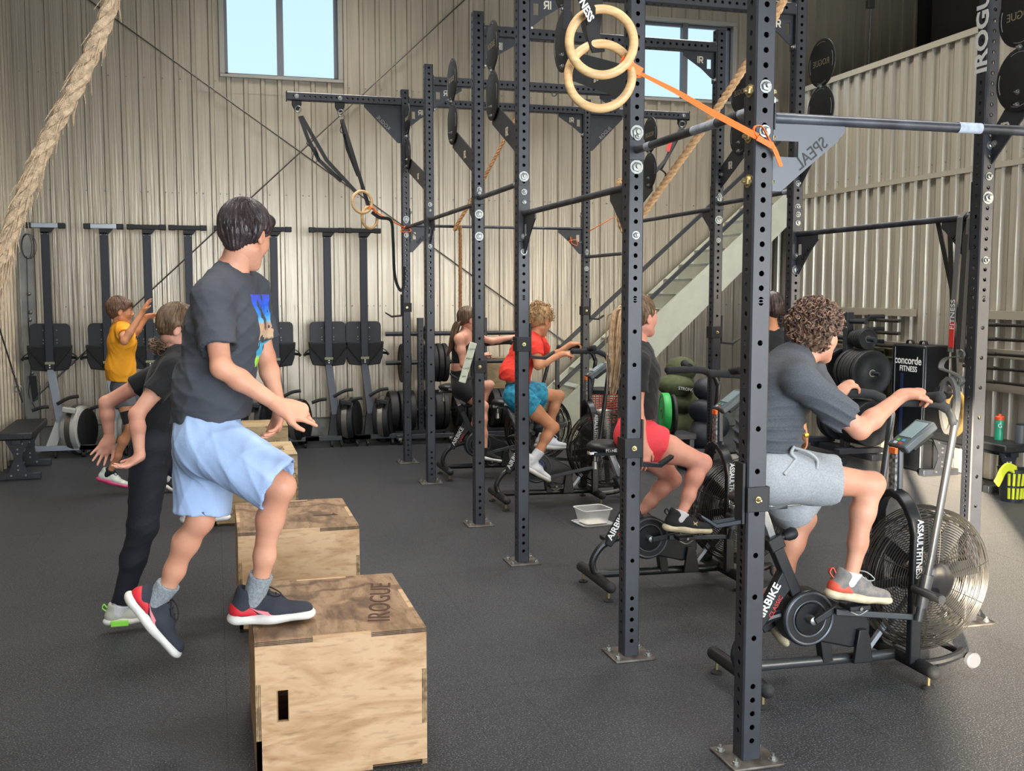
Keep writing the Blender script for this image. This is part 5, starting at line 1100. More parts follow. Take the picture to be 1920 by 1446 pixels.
# ================= PEOPLE: smooth-blended bodies sampled to one continuous mesh =================
def nrm(v): return V(v).normalized()
class Field:
    def __init__(s): s.p = []
    def cap(s, a, b, ra, rb=None, k=.02, fl=None, op='+', cuts=None):
        s.p.append(('c', V(a), V(b), ra, ra if rb is None else rb, k, fl, op, cuts)); return s
    def ell(s, c, r, R=None, k=.02, op='+', cuts=None):
        s.p.append(('e', V(c), tuple(r), R, 0, k, None, op, cuts)); return s
    def plane(s, c, n): s.p.append(('p', V(c), nrm(n), 0, 0, 0, None, 'i', None)); return s
    def bounds(s, m):
        lo = np.full(3, 1e9); hi = -lo
        for q in s.p:
            if q[7] != '+': continue
            a, b = s.bb(q, 0); lo = np.minimum(lo, a); hi = np.maximum(hi, b)
        return lo-m, hi+m
    def bb(s, q, m):
        if q[0] == 'c':
            f = max(q[6][1:]) if q[6] else 1; r = max(q[3], q[4])*max(f, 1)
            a = np.array(q[1]); b = np.array(q[2]); return np.minimum(a, b)-r-m, np.maximum(a, b)+r+m
        r = max(q[2]); c = np.array(q[1]); return c-r-m, c+r+m
    def sample(s, h, lo=None, hi=None, noise=None):
        if lo is None: lo, hi = s.bounds(3*h)
        lo = np.array(lo, float); n = np.maximum(4, np.ceil((np.array(hi)-lo)/h).astype(int)+1)
        D = np.full(n, .06, np.float32); ax = [lo[i]+h*np.arange(n[i]) for i in range(3)]
        for q in s.p:
            if q[0] == 'p':
                c, nn = q[1], q[2]; d = (ax[0][:, None, None]-c.x)*nn.x+(ax[1][None, :, None]-c.y)*nn.y+(ax[2][None, None, :]-c.z)*nn.z
                D = np.maximum(D, d.astype(np.float32)); continue
            a, b = s.bb(q, q[5]+.03); i0 = np.clip(((a-lo)/h).astype(int), 0, n-1); i1 = np.clip(np.ceil((b-lo)/h).astype(int)+1, 1, n)
            if (i1 <= i0).any(): continue
            sl = tuple(slice(i0[i], i1[i]) for i in range(3))
            X = ax[0][sl[0]][:, None, None].astype(np.float32); Y = ax[1][sl[1]][None, :, None].astype(np.float32); Z = ax[2][sl[2]][None, None, :].astype(np.float32)
            if q[0] == 'c':
                A, B, ra, rb, fl = q[1], q[2], q[3], q[4], q[6]; u = B-A; L = u.length; u = u/L if L > 1e-6 else V((0, 0, 1))
                x, y, z = X-A.x, Y-A.y, Z-A.z; t = x*u.x+y*u.y+z*u.z; tc = np.clip(t, 0, max(L, 1e-6))
                if fl:
                    sd = V(fl[0]); sd = (sd-u*sd.dot(u)).normalized(); w = u.cross(sd)
                    e1 = (x*sd.x+y*sd.y+z*sd.z)/fl[1]; e2 = (x*w.x+y*w.y+z*w.z)/fl[2]; e3 = t-tc
                    d = (np.sqrt(e1*e1+e2*e2+e3*e3)-(ra+(rb-ra)*tc/max(L, 1e-6)))*min(1, fl[1], fl[2])
                else:
                    d = np.sqrt(np.maximum(0, x*x+y*y+z*z-t*t+(t-tc)**2))-(ra+(rb-ra)*tc/max(L, 1e-6))
            else:
                c, r, R = q[1], q[2], q[3]; x, y, z = X-c.x, Y-c.y, Z-c.z
                if R is not None: m = R.transposed(); x, y, z = [m[i][0]*x+m[i][1]*y+m[i][2]*z for i in range(3)]
                k0 = np.sqrt((x/r[0])**2+(y/r[1])**2+(z/r[2])**2); k1 = np.sqrt((x/r[0]**2)**2+(y/r[1]**2)**2+(z/r[2]**2)**2)+1e-6; d = k0*(k0-1)/k1
            if q[8]:
                for (c, nn) in q[8]: nn = nrm(nn); d = np.maximum(d, (X-c[0])*nn.x+(Y-c[1])*nn.y+(Z-c[2])*nn.z)
            k = max(q[5], 1e-4); S = D[sl]
            if q[7] == '+':
                hh = np.clip(.5+.5*(S-d)/k, 0, 1); D[sl] = S*(1-hh)+d*hh-k*hh*(1-hh)
            else:
                d = -d; hh = np.clip(.5-.5*(S-d)/k, 0, 1); D[sl] = S*(1-hh)+d*hh+k*hh*(1-hh)
        if noise is not None: D += noise(ax[0][:, None, None], ax[1][None, :, None], ax[2][None, None, :]).astype(np.float32)
        return D, lo, h
def nets(D, lo, h):
    S = D < 0; n = np.array(D.shape)-1; cnt = np.zeros(n, np.int8); co = [(i, j, k) for i in (0, 1) for j in (0, 1) for k in (0, 1)]
    for (i, j, k) in co: cnt += S[i:n[0]+i, j:n[1]+j, k:n[2]+k]
    idx = np.argwhere((cnt > 0) & (cnt < 8)); vals = np.stack([D[idx[:, 0]+i, idx[:, 1]+j, idx[:, 2]+k] for i, j, k in co], 1)
    P = np.zeros((len(idx), 3)); W = np.zeros(len(idx))
    for a in range(8):
        for b in range(a+1, 8):
            if sum(abs(co[a][q]-co[b][q]) for q in range(3)) != 1: continue
            va, vb = vals[:, a], vals[:, b]; m = (va < 0) != (vb < 0); t = np.where(m, va/np.where(m, va-vb, 1), 0)
            P += m[:, None]*(np.array(co[a])+t[:, None]*(np.array(co[b])-np.array(co[a]))); W += m
    P = (idx+P/W[:, None])*h+lo; ID = np.full(n, -1, np.int64); ID[tuple(idx.T)] = np.arange(len(idx)); F = []
    for ax in range(3):
        A = [slice(None)]*3; B = [slice(None)]*3; A[ax] = slice(0, -1); B[ax] = slice(1, None); s0, s1 = S[tuple(A)], S[tuple(B)]
        e = np.argwhere(s0 != s1); u, v = (ax+1) % 3, (ax+2) % 3
        e = e[(e[:, u] > 0) & (e[:, v] > 0) & (e[:, u] < n[u]) & (e[:, v] < n[v])]
        def c(du, dv): q = e.copy(); q[:, u] -= du; q[:, v] -= dv; return ID[tuple(q.T)]
        q = np.stack([c(1, 1), c(0, 1), c(0, 0), c(1, 0)], 1); fl = ~s0[tuple(e.T)]; q[fl] = q[fl][:, ::-1]; F.append(q)
    return P, np.concatenate(F)
def np_mesh(name, parts, mat, parent, sub=None):
    P = []; F = []; o = 0
    for p, f in parts: P.append(p); F.append(f+o); o += len(p)
    P = np.concatenate(P); F = np.concatenate(F); me = bpy.data.meshes.new(name)
    me.vertices.add(len(P)); me.vertices.foreach_set('co', P.astype(np.float32).ravel()); me.loops.add(F.size); me.loops.foreach_set('vertex_index', F.astype(np.int32).ravel())
    me.polygons.add(len(F)); me.polygons.foreach_set('loop_start', np.arange(0, F.size, 4, dtype=np.int32)); me.polygons.foreach_set('use_smooth', np.ones(len(F), bool))
    me.update(calc_edges=True); me.validate(); me.materials.append(mat); ob = bpy.data.objects.new(name, me); C.objects.link(ob); ob.parent = parent
    return ob
def folds(amp, seed, fx=(22, 22, 34), reg=None):
    r = np.random.RandomState(seed); K = [(r.uniform(.5, 1.4, 3)*np.array(fx)*r.choice([-1, 1], 3), r.uniform(0, 6.28), r.uniform(.4, 1)) for _ in range(5)]
    def f(X, Y, Z):
        w = .35*np.sin(9*X+7*Z+seed)+.35*np.sin(8*Y-6*Z); v = 0
        for (k, p, a) in K: v = v+a*(1-np.abs(np.sin(k[0]*X+k[1]*Y+k[2]*Z+p+2*w)))**2
        v = -amp*1.6*(v/2.2-.5)
        return v if reg is None else v*reg(X, Y, Z)
    return f
def skin(name, col, c2): return M(name, col, .5, col2=c2, vs=7, spec=.35)
def hand(F, wr, d, n, s=1, curl=(.3, .4, .3), thumb=.5, spread=.12, side=1, curls=None):
    """palm + five fingers; d = wrist->fingers, n = way the palm faces, side = +1/-1 where the thumb sits (along d x n)"""
    d = nrm(d); n = V(n); n = (n-d*n.dot(d)).normalized(); l = d.cross(n)*side; w = V(wr); k = .006
    pe = w+d*.085*s
    F.cap(w, w+d*.03*s, .024*s, .026*s, k=.02, fl=(l, 1.12, .8)); F.cap(w+d*.03*s, pe-d*.012*s, .026*s, .028*s, k=.02, fl=(l, 1.38, .52)); F.cap(w+d*.03*s+l*.018*s, w+d*.065*s+l*.026*s+n*.004, .014*s, .012*s, k=.014)
    for i, (o, L, r) in enumerate(((.030, .066, .0088), (.010, .075, .0090), (-.010, .070, .0086), (-.029, .055, .0078))):
        c = curls[i] if curls else curl; b = pe+l*o*s-d*(.004+.006*abs(i-1.2))*s; dd = (d+l*spread*(1.4-i)*.6).normalized(); a = 0; p = b-d*.012*s
        for j, (f_, cc) in enumerate(zip((.45, .31, .24), c)):
            a += cc; q = (dd*math.cos(a)+n*math.sin(a)).normalized(); L_ = L*f_*s+(.012*s if j == 0 else 0); F.cap(p, p+q*L_, r*s*(1-.1*j), r*s*(1-.1*(j+1)), k=k if j == 0 else .003); p = p+q*L_
    tb = w+d*.022*s+l*.024*s; t1 = (d*.62+l*.75+n*.25*thumb).normalized(); t2 = (d*.85+l*.42+n*.5*thumb).normalized(); t3 = (d*.9+l*.1+n*.7*thumb).normalized()
    F.cap(tb, tb+t1*.036*s, .0135*s, .0115*s, k=.012); a = tb+t1*.036*s; F.cap(a, a+t2*.030*s, .0108*s, .0095*s, k=.004); a = a+t2*.03*s; F.cap(a, a+t3*.024*s, .0092*s, .0078*s, k=.003)
def frame(f, up=(0, 0, 1)):
    f = nrm(f); up = V(up); l = up.cross(f).normalized(); u = f.cross(l); return Matrix((f, l, u)).transposed()
def head_sdf(F, c, R, s):
    T = lambda x, y, z: V(c)+R @ V((x, y, z))*s
    E = lambda p, r, k=.02, op='+': F.ell(T(*p), [q*s for q in r], R, k, op)
    E((-.018, 0, .035), (.096, .076, .086), .01); E((.030, 0, -.022), (.060, .058, .088), .03); F.cap(T(.066, 0, -.098), T(.062, 0, -.096), .019*s, .019*s, .025)
    for q in (-1, 1):
        F.cap(T(.060, q*.010, -.096), T(-.005, q*.048, -.055), .018*s, .018*s, .022); E((.055, q*.034, -.022), (.030, .024, .030), .02)
        E((-.008, q*.078, -.008), (.019, .008, .031), .006); E((-.002, q*.088, -.006), (.010, .006, .018), .004, '-'); F.cap(T(.084, q*.018, .024), T(.078, q*.042, .022), .008*s, .007*s, .014)
    for q in (-1, 1): E((.098, q*.031, .004), (.016, .018, .011), .010, '-'); E((.079, q*.031, .003), (.0135, .0135, .0115), .004)
    F.cap(T(.084, 0, .015), T(.106, 0, -.024), .0075*s, .0105*s, .010)
    for q in (-1, 1): E((.094, q*.011, -.028), (.010, .007, .007), .005)
    F.cap(T(.086, -.015, -.050), T(.086, .015, -.050), .0065*s, .0065*s, .006); F.cap(T(.084, -.013, -.062), T(.084, .013, -.062), .0075*s, .0075*s, .006)
    F.cap(T(.094, -.008, -.0565), T(.094, .008, -.0565), .002*s, .002*s, .003, op='-')
def face_parts(t, c, R, s, brow, iris='3a2a20'):
    T = lambda x, y, z: V(c)+R @ V((x, y, z))*s
    q_ = 0; ew = M('eye_white', 'e8e4de', .3); ir = M('iris_'+iris, iris, .2); lp = M('lip_tone', 'b0665c', .5)
    for q in (-1, 1):
        e = MB().sphere(T(.0800, q*.031, .0035), .0115*s, 14, 10).build('eye', ew, t, ang=180); d = (R @ V((1, q*.05, 0))).normalized()
        MB().lathe([(.0052*s, .0104*s), (.004*s, .0118*s), (.001, .0122*s)], T(.0800, q*.031, .0035), d, 12).build('iris', ir, e)
        MB().tube(bez([T(.099, q*.014, .020), T(.098, q*.030, .027), T(.084, q*.047, .021)], 4), [.0030*s]*4+[.0028*s]*4+[.0014*s], 6).build('eyebrow', brow, t)
    MB().tube(bez([T(.087, -.022, -.0555), T(.0935, -.008, -.050), T(.0945, 0, -.0515), T(.0935, .008, -.050), T(.087, .022, -.0555)], 3), .0034*s, 6).build('lip', lp, t)
    MB().tube(bez([T(.086, -.019, -.0575), T(.0925, 0, -.0625), T(.086, .019, -.0575)], 3), .0042*s, 6).build('lip', lp, t)
def hair_cap(t, c, R, s, mat, seed, thick=.012, line=.022, locks=160, lock_len=.05, nape=-.072, h=.0035, style='short', part='hair'):
    T = lambda x, y, z: V(c)+R @ V((x, y, z))*s; F = Field(); th = thick
    n = R @ V((.69, 0, -.73)); p0 = T(.088, 0, .058+line*0); cuts = [(p0, n), (T(0, 0, nape), R @ V((0, 0, -1)))]
    F.ell(T(-.018, 0, .037), [(.096+th)*s, (.077+th)*s, (.087+th)*s], R, .002, '+', cuts)
    F.cap(T(-.075, 0, -.02), T(-.07, 0, nape+.02), .045*s, .035*s, .02, fl=(R @ V((0, 1, 0)), 1.25, .7))
    if style == 'fringe': F.cap(T(.07, -.04, .075), T(.07, .04, .075), .026*s, .026*s, .02); F.cap(T(.095, -.03, .055), T(.095, .03, .055), .010*s, .010*s, .012)
    for q in (-1, 1): F.ell(T(.004, q*.088, -.014), (.026*s, .024*s, .036*s), R, .008, '-')
    r = np.random.RandomState(seed); ph = r.uniform(0, 6, 6); Ri = R.transposed()
    def noise(X, Y, Z):
        x, y, z = X-c[0], Y-c[1], Z-c[2]; a = [Ri[i][0]*x+Ri[i][1]*y+Ri[i][2]*z for i in range(3)]
        th_ = np.arctan2(a[1], a[0]+.03)
        return .0016*np.sin(26*th_+ph[0]+40*a[2])+.0012*np.sin(47*th_+ph[1]-30*a[0])+.0012*np.sin(90*a[0]+70*a[1]+ph[2])
    m = np_mesh(part, [nets(*F.sample(h, noise=noise))], mat, t)
    if locks:
        L = MB(); rr = random.Random(seed)
        cw = V((-.35, 0, .94)).normalized(); EL = V((.096+th, .077+th, .087+th)); O = V((-.018, 0, .037))
        for _ in range(locks):
            u = V((rr.gauss(0, 1)-.25, rr.gauss(0, 1), abs(rr.gauss(0, .9))-.25)).normalized(); dn = (u-cw); dn = dn-u*dn.dot(u)
            if dn.length < .05: continue
            dn = (dn.normalized()+u.cross(dn.normalized())*rr.gauss(0, .15)).normalized(); ln = lock_len*rr.uniform(.6, 1.3)/.09; pts = []; ok = True
            for tt in (-.5, -.15, .2, .55, .85):
                w = (u+dn*ln*tt).normalized(); lift = .0012 if abs(tt) < .6 else -.0015; q = V((w.x*(EL.x+lift), w.y*(EL.y+lift), w.z*(EL.z+lift)))+O
                if .69*(q.x-.088)-.73*(q.z-.058) > .004 or q.z < nape-.012 or (abs(q.y) > .05 and q.z < .018 and -.035 < q.x < .04): ok = False; break
                pts.append(T(*q))
            if ok: L.tube(pts, [.0006, .0019*s, .0021*s, .0015*s, .0004], 4)
        L.build('locks', mat, m)['kind'] = 'stuff'
    return m
def curls(t, c, R, s, mat, n, seed, base, rr=.011, thick=.022):
    T = lambda x, y, z: V(c)+R @ V((x, y, z))*s; L = MB(); r = random.Random(seed); k = 0
    while k < n:
        u = V((r.gauss(0, 1), r.gauss(0, 1), r.gauss(.35, .9))).normalized(); th = thick*r.uniform(.3, 1.15)
        q = V((u.x*(.096+th), u.y*(.077+th), u.z*(.087+th)))+V((-.018, 0, .040))
        if .69*(q.x-.088)-.73*(q.z-.058) > .012 or q.z < -.062 or (abs(q.y) > .06 and q.z < .012 and q.x > -.04): continue
        a = V((r.gauss(0, 1), r.gauss(0, 1), r.gauss(0, 1))).normalized(); L.torus(T(*q), R @ a, rr*s*r.uniform(.7, 1.25), .0034*s, 9, 5, r.uniform(0, 3), r.uniform(5, 8)); k += 1
    L.build('curls', mat, base)['kind'] = 'stuff'
def tail(t, pts, mat, w=.03, n=60, seed=1, name='ponytail', end=.4, tie=None):
    L = MB(); r = random.Random(seed); P = bez(pts, 6)
    for _ in range(n):
        o = V((r.gauss(0, 1), r.gauss(0, 1), r.gauss(0, .5)))*w*.45; ph = r.uniform(0, 6); q = []
        for i, p in enumerate(P):
            f = i/(len(P)-1); e = min(1, f*4+.35)*(1-(1-end)*max(0, f-.5)*2); q.append(p+o*e+V((.004*math.sin(ph+f*7), .004*math.cos(ph+f*6), 0)))
        L.tube(q, [.0055*(1-.75*i/(len(P)-1)) for i in range(len(P))], 5)
    o = L.build(name, mat, t); o['kind'] = 'stuff'
    if tie: MB().torus(P[1], (P[2]-P[0]), w*.62, .005, 14, 6).build('hair_tie', tie, t)
def shoe(t, an, f, up, L, col, sole, accent=None, sock=None, sock_top=None, laces=None, thick=.022, tab=None, logo=None, side=-1, r_an=.036):
    """an = ankle joint; f heel->toe; L shoe length"""
    R = frame(f, up); s = L/.285; T = lambda x, y, z: V(an)+R @ V((x, y, z))*s
    zb = -.088; F = Field(); lat = R @ V((0, 1, 0))
    F.cap(T(-.050, 0, zb+.048), T(.06, 0, zb+.050), .036*s, .036*s, .02); F.cap(T(.06, 0, zb+.046), T(.165, .004, zb+.036), .036*s, .028*s, .03, fl=(lat, 1.22, .85)); F.cap(T(-.045, 0, zb+.06), T(-.030, 0, zb+.105), .036*s, .040*s, .02); F.cap(T(.0, 0, zb+.098), T(.065, 0, zb+.065), .030*s, .030*s, .02)
    F.cap(T(-.012, 0, zb+.115), T(-.020, 0, zb+.19), .035*s, .05*s, .006, op='-'); F.plane(T(0, 0, zb+.016), R @ V((0, 0, -1)))
    o = np_mesh('shoe', [nets(*F.sample(.0048))], col, t)
    G = Field(); G.cap(T(-.060, 0, zb+.020), T(.05, 0, zb+.018), .040*s, .037*s, .01, fl=(lat, 1.02, .62)); G.cap(T(.05, 0, zb+.018), T(.165, .004, zb+.020), .037*s, .038*s, .03, fl=(lat, 1.18, .55)); G.plane(T(0, 0, zb), R @ V((0, 0, -1))); G.plane(T(-.10, 0, zb), R @ V((-1, 0, -.35)))
    np_mesh('sole', [nets(*G.sample(.005))], sole, o)
    if accent:
        A = Field(); A.cap(T(-.052, 0, zb+.048), T(.055, 0, zb+.046), .0405*s, .0395*s, .005); A.plane(T(-.015, 0, zb+.06), R @ V((1, 0, .9))); A.plane(T(0, 0, zb+.034), R @ V((0, 0, -1))); A.plane(T(0, 0, zb+.095), R @ V((0, 0, 1)))
        np_mesh('heel_panel', [nets(*A.sample(.0042))], accent, o)
    lc = laces or col
    for i in range(4):
        x = .018+.022*i; z = zb+.121-.011*i; m = MB().tube(bez([T(x, -.024, z-.012), T(x+.006, 0, z+.001), T(x, .024, z-.012)], 3), .0028*s, 6); m.build('lace', lc, o)
    MB().tube(bez([T(.02, 0, zb+.125), T(.05, side*.03, zb+.128), T(.085, side*.040, zb+.105), T(.06, side*.03, zb+.095), T(.025, side*.01, zb+.118)], 4), .0024*s, 6).build('lace', lc, o)
    if tab: MB().tube(bez([T(-.078, 0, zb+.085), T(-.098, 0, zb+.105), T(-.088, 0, zb+.125), T(-.072, 0, zb+.105)], 4), 1, flat=(.016, .004)).build('pull_tab', tab, o)
    if logo == 'swoosh':
        m = MB(); y = side*.0465; Q = [(.075, .030), (.05, .033), (.02, .044), (-.012, .066), (.012, .054), (.05, .046), (.070, .056), (.066, .044)]
        m.add([T(-.01+a, y*(1.0 if a < .03 else .97), zb+b) for a, b in Q]+[T(-.01+a, y*.8, zb+b) for a, b in Q], [(0, 1, 2, 5, 6, 7) if 0 else (0, 1, 2, 3, 4, 5, 6, 7)]+[(i, (i+1) % 8, 8+(i+1) % 8, 8+i) for i in range(8)]); m.build('swoosh_mark', M('pink_mark', 'd87c86', .5), o)
    if logo == 'cross':
        m = MB(); y = side*.0455
        for q in (-1, 1): m.tube(bez([T(.062, y, zb+.060+q*.010), T(.075, y*1.01, zb+.060+q*.002), T(.088, y*.98, zb+.060+q*.010)], 3), .0022, 6)
        m.tube([T(.066, y, zb+.060), T(.084, y, zb+.060)], .0022, 6); m.build('curved_mark', M('cream_mark', 'd9c99a', .5), o)
    if sock:
        S = Field(); S.cap(T(-.012, 0, -.015), V(sock_top), r_an+.003, r_an+.007, .01); nn = (V(sock_top)-V(an)).normalized(); S.plane(V(sock_top), nn)
        ob = np_mesh('sock', [nets(*S.sample(.004, noise=lambda X, Y, Z: .0007*np.sin(900*(X+Y)+0*Z)))], sock, t)
    return o
SK = {}
def person(label, J_, s=1., sk=None, face=True, hd=None, hh=.005, brow=None, fem=0, group=None, hs=None, hand_s=None, belly=0, thigh=1., arm=1., leg=1., neckr=.050, hands=None, feet=True):
    """J_: joints dict; builds the body skin mesh and returns (thing, helpers)"""
    t = thing('person', label, 'person'); g = J_; F = Field()
    shL, shR, hpL, hpR = [g[k] for k in ('shL', 'shR', 'hpL', 'hpR')]; ax = (shL-shR).normalized(); hx = (hpL-hpR).normalized()
    pel = (hpL+hpR)/2; wa = g['waist']; ch = g['chest']; nk = g['neck']; W = (shL-shR).length
    F.cap(pel, wa, .098*s, .088*s, .04, fl=(hx, 1.32, .95)); F.cap(wa, ch, .088*s, .108*s, .05, fl=(ax, 1.28, .9)); F.cap(ch, ch.lerp(nk, .55), .105*s, .080*s, .05, fl=(ax, 1.32, .85))
    if fem:
        fw = ax.cross((nk-pel).normalized())*-1; fw = fw if True else fw
        for q in (-1, 1): F.ell(ch+ax*q*.062*s+g['fwd']*.062*s, (.052*s,)*3, None, .05)
    for sh, el, wr in ((shL, g['elL'], g['wrL']), (shR, g['elR'], g['wrR'])):
        F.cap(ch.lerp(nk, .62), sh, .058*s, .052*s, .05); F.cap(nk, sh, .040*s, .046*s, .04)
        m = sh.lerp(el, .45); F.cap(sh, m, .049*s*arm, .043*s*arm, .03); F.cap(m, el, .043*s*arm, .036*s*arm, .03)
        m = el.lerp(wr, .3); F.cap(el, m, .036*s*arm, .037*s*arm, .02); F.cap(m, wr, .037*s*arm, .0245*s, .02)
    for hp, kn, an in ((hpL, g['knL'], g['anL']), (hpR, g['knR'], g['anR'])):
        F.cap(hp, hp.lerp(kn, .5), .088*s*thigh, .074*s*thigh, .05); F.cap(hp.lerp(kn, .5), kn, .072*s*thigh, .050*s, .03); d = (an-kn).normalized(); th = (kn-hp).normalized(); back = (th*-1-d*0).normalized(); b_ = (-(th-d*th.dot(d))); b_ = b_.normalized()*.014 if b_.length > .1 else V((0, 0, 0))
        F.cap(kn, kn.lerp(an, .30)+b_, .047*s*leg, .050*s*leg, .03); F.cap(kn.lerp(an, .30)+b_, kn.lerp(an, .62)+b_*.5, .049*s*leg, .038*s*leg, .03); F.cap(kn.lerp(an, .62), an, .037*s, .029*s, .03)
        if feet: ft = g['ft'+('L' if an is g['anL'] else 'R')]; F.cap(an-V((0, 0, .01)), an+nrm(ft)*.04-V((0, 0, .03)), .029*s, .022*s, .02)
    hc, hf = g['head'], g['look']; R = frame(hf, g.get('hup', (0, 0, 1))); hs = hs or s; F.cap(nk-V((0, 0, .02)), hc+R @ V((-.022, 0, -.055))*hs, neckr*s*1.04, neckr*s*.98, .03)
    parts = [nets(*F.sample(hh))]
    H = Field(); head_sdf(H, hc, R, hs); H.cap(nk.lerp(hc, .35), hc+R @ V((-.022, 0, -.055))*hs, neckr*s, neckr*s*.98, .03); parts.append(nets(*H.sample(.0036 if hh <= .006 else .0046)))
    for (k, wr, spec) in (('L', g['wrL'], hands and hands.get('L')), ('R', g['wrR'], hands and hands.get('R'))):
        el = g['el'+k]; G = Field(); G.cap(wr-(wr-el).normalized()*.03, wr, .0285*s, .0245*s, .01)
        sp = dict(spec or {}); d = sp.pop('d', (wr-el).normalized()); n = sp.pop('n', V((0, 0, -1))); hand(G, wr, d, n, (hand_s or s)*.98, **sp); parts.append(nets(*G.sample(.003 if hh <= .006 else .004)))
    np_mesh('body', parts, sk, t)
    if face: face_parts(t, hc, R, hs, brow or MATS['hair_dark'])
    return t, R, pel, ax, hx
def garment(t, name, F, mat, h=.0055, noise=None): return np_mesh(name, [nets(*F.sample(h, noise=noise))], mat, t)
def tee(t, g, s, mat, hem, hemn, amp=.003, seed=1, sl=.62, loose=.014, name='t_shirt', fl=(1.34, .98), h=.006, sleeves=True, low=None, slr=.066, noise=None, neck=True, wl=0):
    F = Field(); shL, shR = g['shL'], g['shR']; ax = (shL-shR).normalized(); hx = (g['hpL']-g['hpR']).normalized(); pel = (g['hpL']+g['hpR'])/2; wa, ch, nk = g['waist'], g['chest'], g['neck']; L = loose
    low = low or (pel-V((0, 0, .10)))
    F.cap(low, wa, .104*s+L+wl, .100*s+L+wl, .05, fl=(hx, fl[0], fl[1])); F.cap(wa, ch, .100*s+L+wl*.6, .112*s+L, .05, fl=(ax, fl[0], fl[1])); F.cap(ch, ch.lerp(nk, .6), .112*s+L, .082*s+L, .05, fl=(ax, fl[0], .92))
    for sh, el in ((shL, g['elL']), (shR, g['elR'])):
        F.cap(ch.lerp(nk, .62), sh, .064*s+L*.4, .056*s+L*.3, .05); F.cap(nk-V((0, 0, .005)), sh, .044*s+.004, .050*s+.004, .04)
        if sleeves:
            u = (el-sh).normalized(); e = sh+u*(el-sh).length*sl; F.cap(sh, e+u*.05, .054*s+L*.5, slr*s+.004, .035, cuts=[(e, u)]); F.cap(e-u*.002, e+u*.08, slr*s-.016, slr*s-.012, .003, op='-')
    if neck: F.cap(nk-V((0, 0, .03)), nk+(g['head']-nk).normalized()*.12, .058*s, .064*s, .008, op='-')
    F.plane(hem, hemn); n = nrm(hemn); F.cap(V(hem)-n*.025-n*.0, V(hem)+n*.2, .092*s+L+wl-.010, .092*s+L+wl, .006, fl=(hx, fl[0], fl[1]), op='-') if False else None
    r_ = noise or folds(amp, seed); return garment(t, name, F, mat, h, r_)
def shorts(t, g, s, mat, fr=(.75, .75), r0=.112, r1=.105, amp=.003, seed=3, name='shorts', top=None, h=.0055, waist_r=.108, noise=None, hollow=True, kn=1):
    F = Field(); hx = (g['hpL']-g['hpR']).normalized(); pel = (g['hpL']+g['hpR'])/2; up = (g['waist']-pel).normalized(); tp = top or pel.lerp(g['waist'], .55)
    F.cap(pel-up*.02, tp+up*.05, waist_r*s, waist_r*s*.93, .04, fl=(hx, 1.30, 1.0)); F.plane(tp, up)
    P = []
    for hp, kn_, f in ((g['hpL'], g['knL'], fr[0]), (g['hpR'], g['knR'], fr[1])):
        u = (kn_-hp).normalized(); e = hp+u*(kn_-hp).length*f; F.cap(hp, e+u*.04, r0*s, r1*s, .035, cuts=[(e, u)]); P.append((e, u))
    if hollow:
        for e, u in P: F.cap(e-u*.01, e+u*.08, r1*s-.013, r1*s-.011, .003, op='-')
    return garment(t, name, F, mat, h, noise or folds(amp, seed, (20, 20, 12)))
hd_dark = M('hair_dark', '1f191b', .42, col2='3a2e30', vs=30, bump=.4, bs=90, stretch=(1, 1, .3)); hd_brown = M('hair_brown', '4e3b2a', .5, col2='7a614a', vs=40, bump=.4, bs=90, stretch=(1, 1, .25)); hd_blond = M('hair_blond', '8a6a45', .55, col2='c09a6a', vs=40, bump=.4, bs=90)
hd_curl = M('hair_curly', '33241e', .5, col2='8a6a55', vs=45); hd_lblond = M('hair_long_blond', '9a7a58', .5, col2='c9a985', vs=30); hd_dk2 = M('hair_dark_curly', '231a18', .5, col2='45332d', vs=40)
sk1 = skin('skin_light', 'd9a084', 'c98c70'); sk2 = skin('skin_fair', 'e0a890', 'cf917a'); sk3 = skin('skin_tan', 'd4966f', 'c4845e'); sk4 = skin('skin_pink', 'dea08a', 'd08e7a')
A = lambda **k: {a: (J(*b) if isinstance(b, tuple) and len(b) == 3 and a not in ('look', 'fwd', 'hup', 'ftL', 'ftR') else V(b)) for a, b in k.items()}
charc = M('charcoal_tee', '3b3e45', .9, var=.14, vs=60, sheen=.15, bump=.25, bs=240)

# ---- 1. tall boy stepping on the nearest box ----
g = A(shR=(397, 560, 3.72), shL=(470, 545, 3.98), elR=(415, 690, 3.63), wrR=(528, 764, 3.60), elL=(498, 670, 4.02), wrL=(524, 765, 3.93),
      neck=(432, 508, 3.86), chest=(424, 612, 3.86), waist=(400, 730, 3.87), hpR=(386, 826, 3.80), hpL=(388, 826, 3.97), knR=(528, 912, 3.68), anR=(480, 1120, 3.80),
      knL=(376, 975, 3.95), anL=(300, 1128, 4.05), head=(462, 442, 3.85), look=(.62, .74, -.24), fwd=(.85, -.4, 0), ftR=(1, -.04, 0), ftL=(.52, -.05, -.85))
t, R, pel, ax, hx = person('tall dark-haired boy in charcoal tee and pale blue shorts stepping onto the nearest box', g, .94, sk1, hh=.006, hs=.93, brow=hd_dark, neckr=.052, arm=1.0, leg=.97,
    hands={'R': dict(d=V((.95, -.1, -.22)), n=V((.1, .75, -.6)), curls=[(.15, .1, .1), (.5, .35, .2), (.7, .5, .3), (.8, .6, .4)], side=-1, thumb=.4), 'L': dict(d=V((-.1, -.2, -.9)), n=V((-.8, -.2, 0)), curl=(.5, .5, .4), side=1)})
hair_cap(t, g['head'], R, .93, hd_dark, 4, .016, locks=1100, lock_len=.05, nape=-.066, style='fringe')
tm = bpy.data.materials.new('charcoal_tee_print'); tm.use_nodes = True; N = tm.node_tree.nodes; Lk = tm.node_tree.links; b = N['Principled BSDF']; b.inputs['Roughness'].default_value = .85
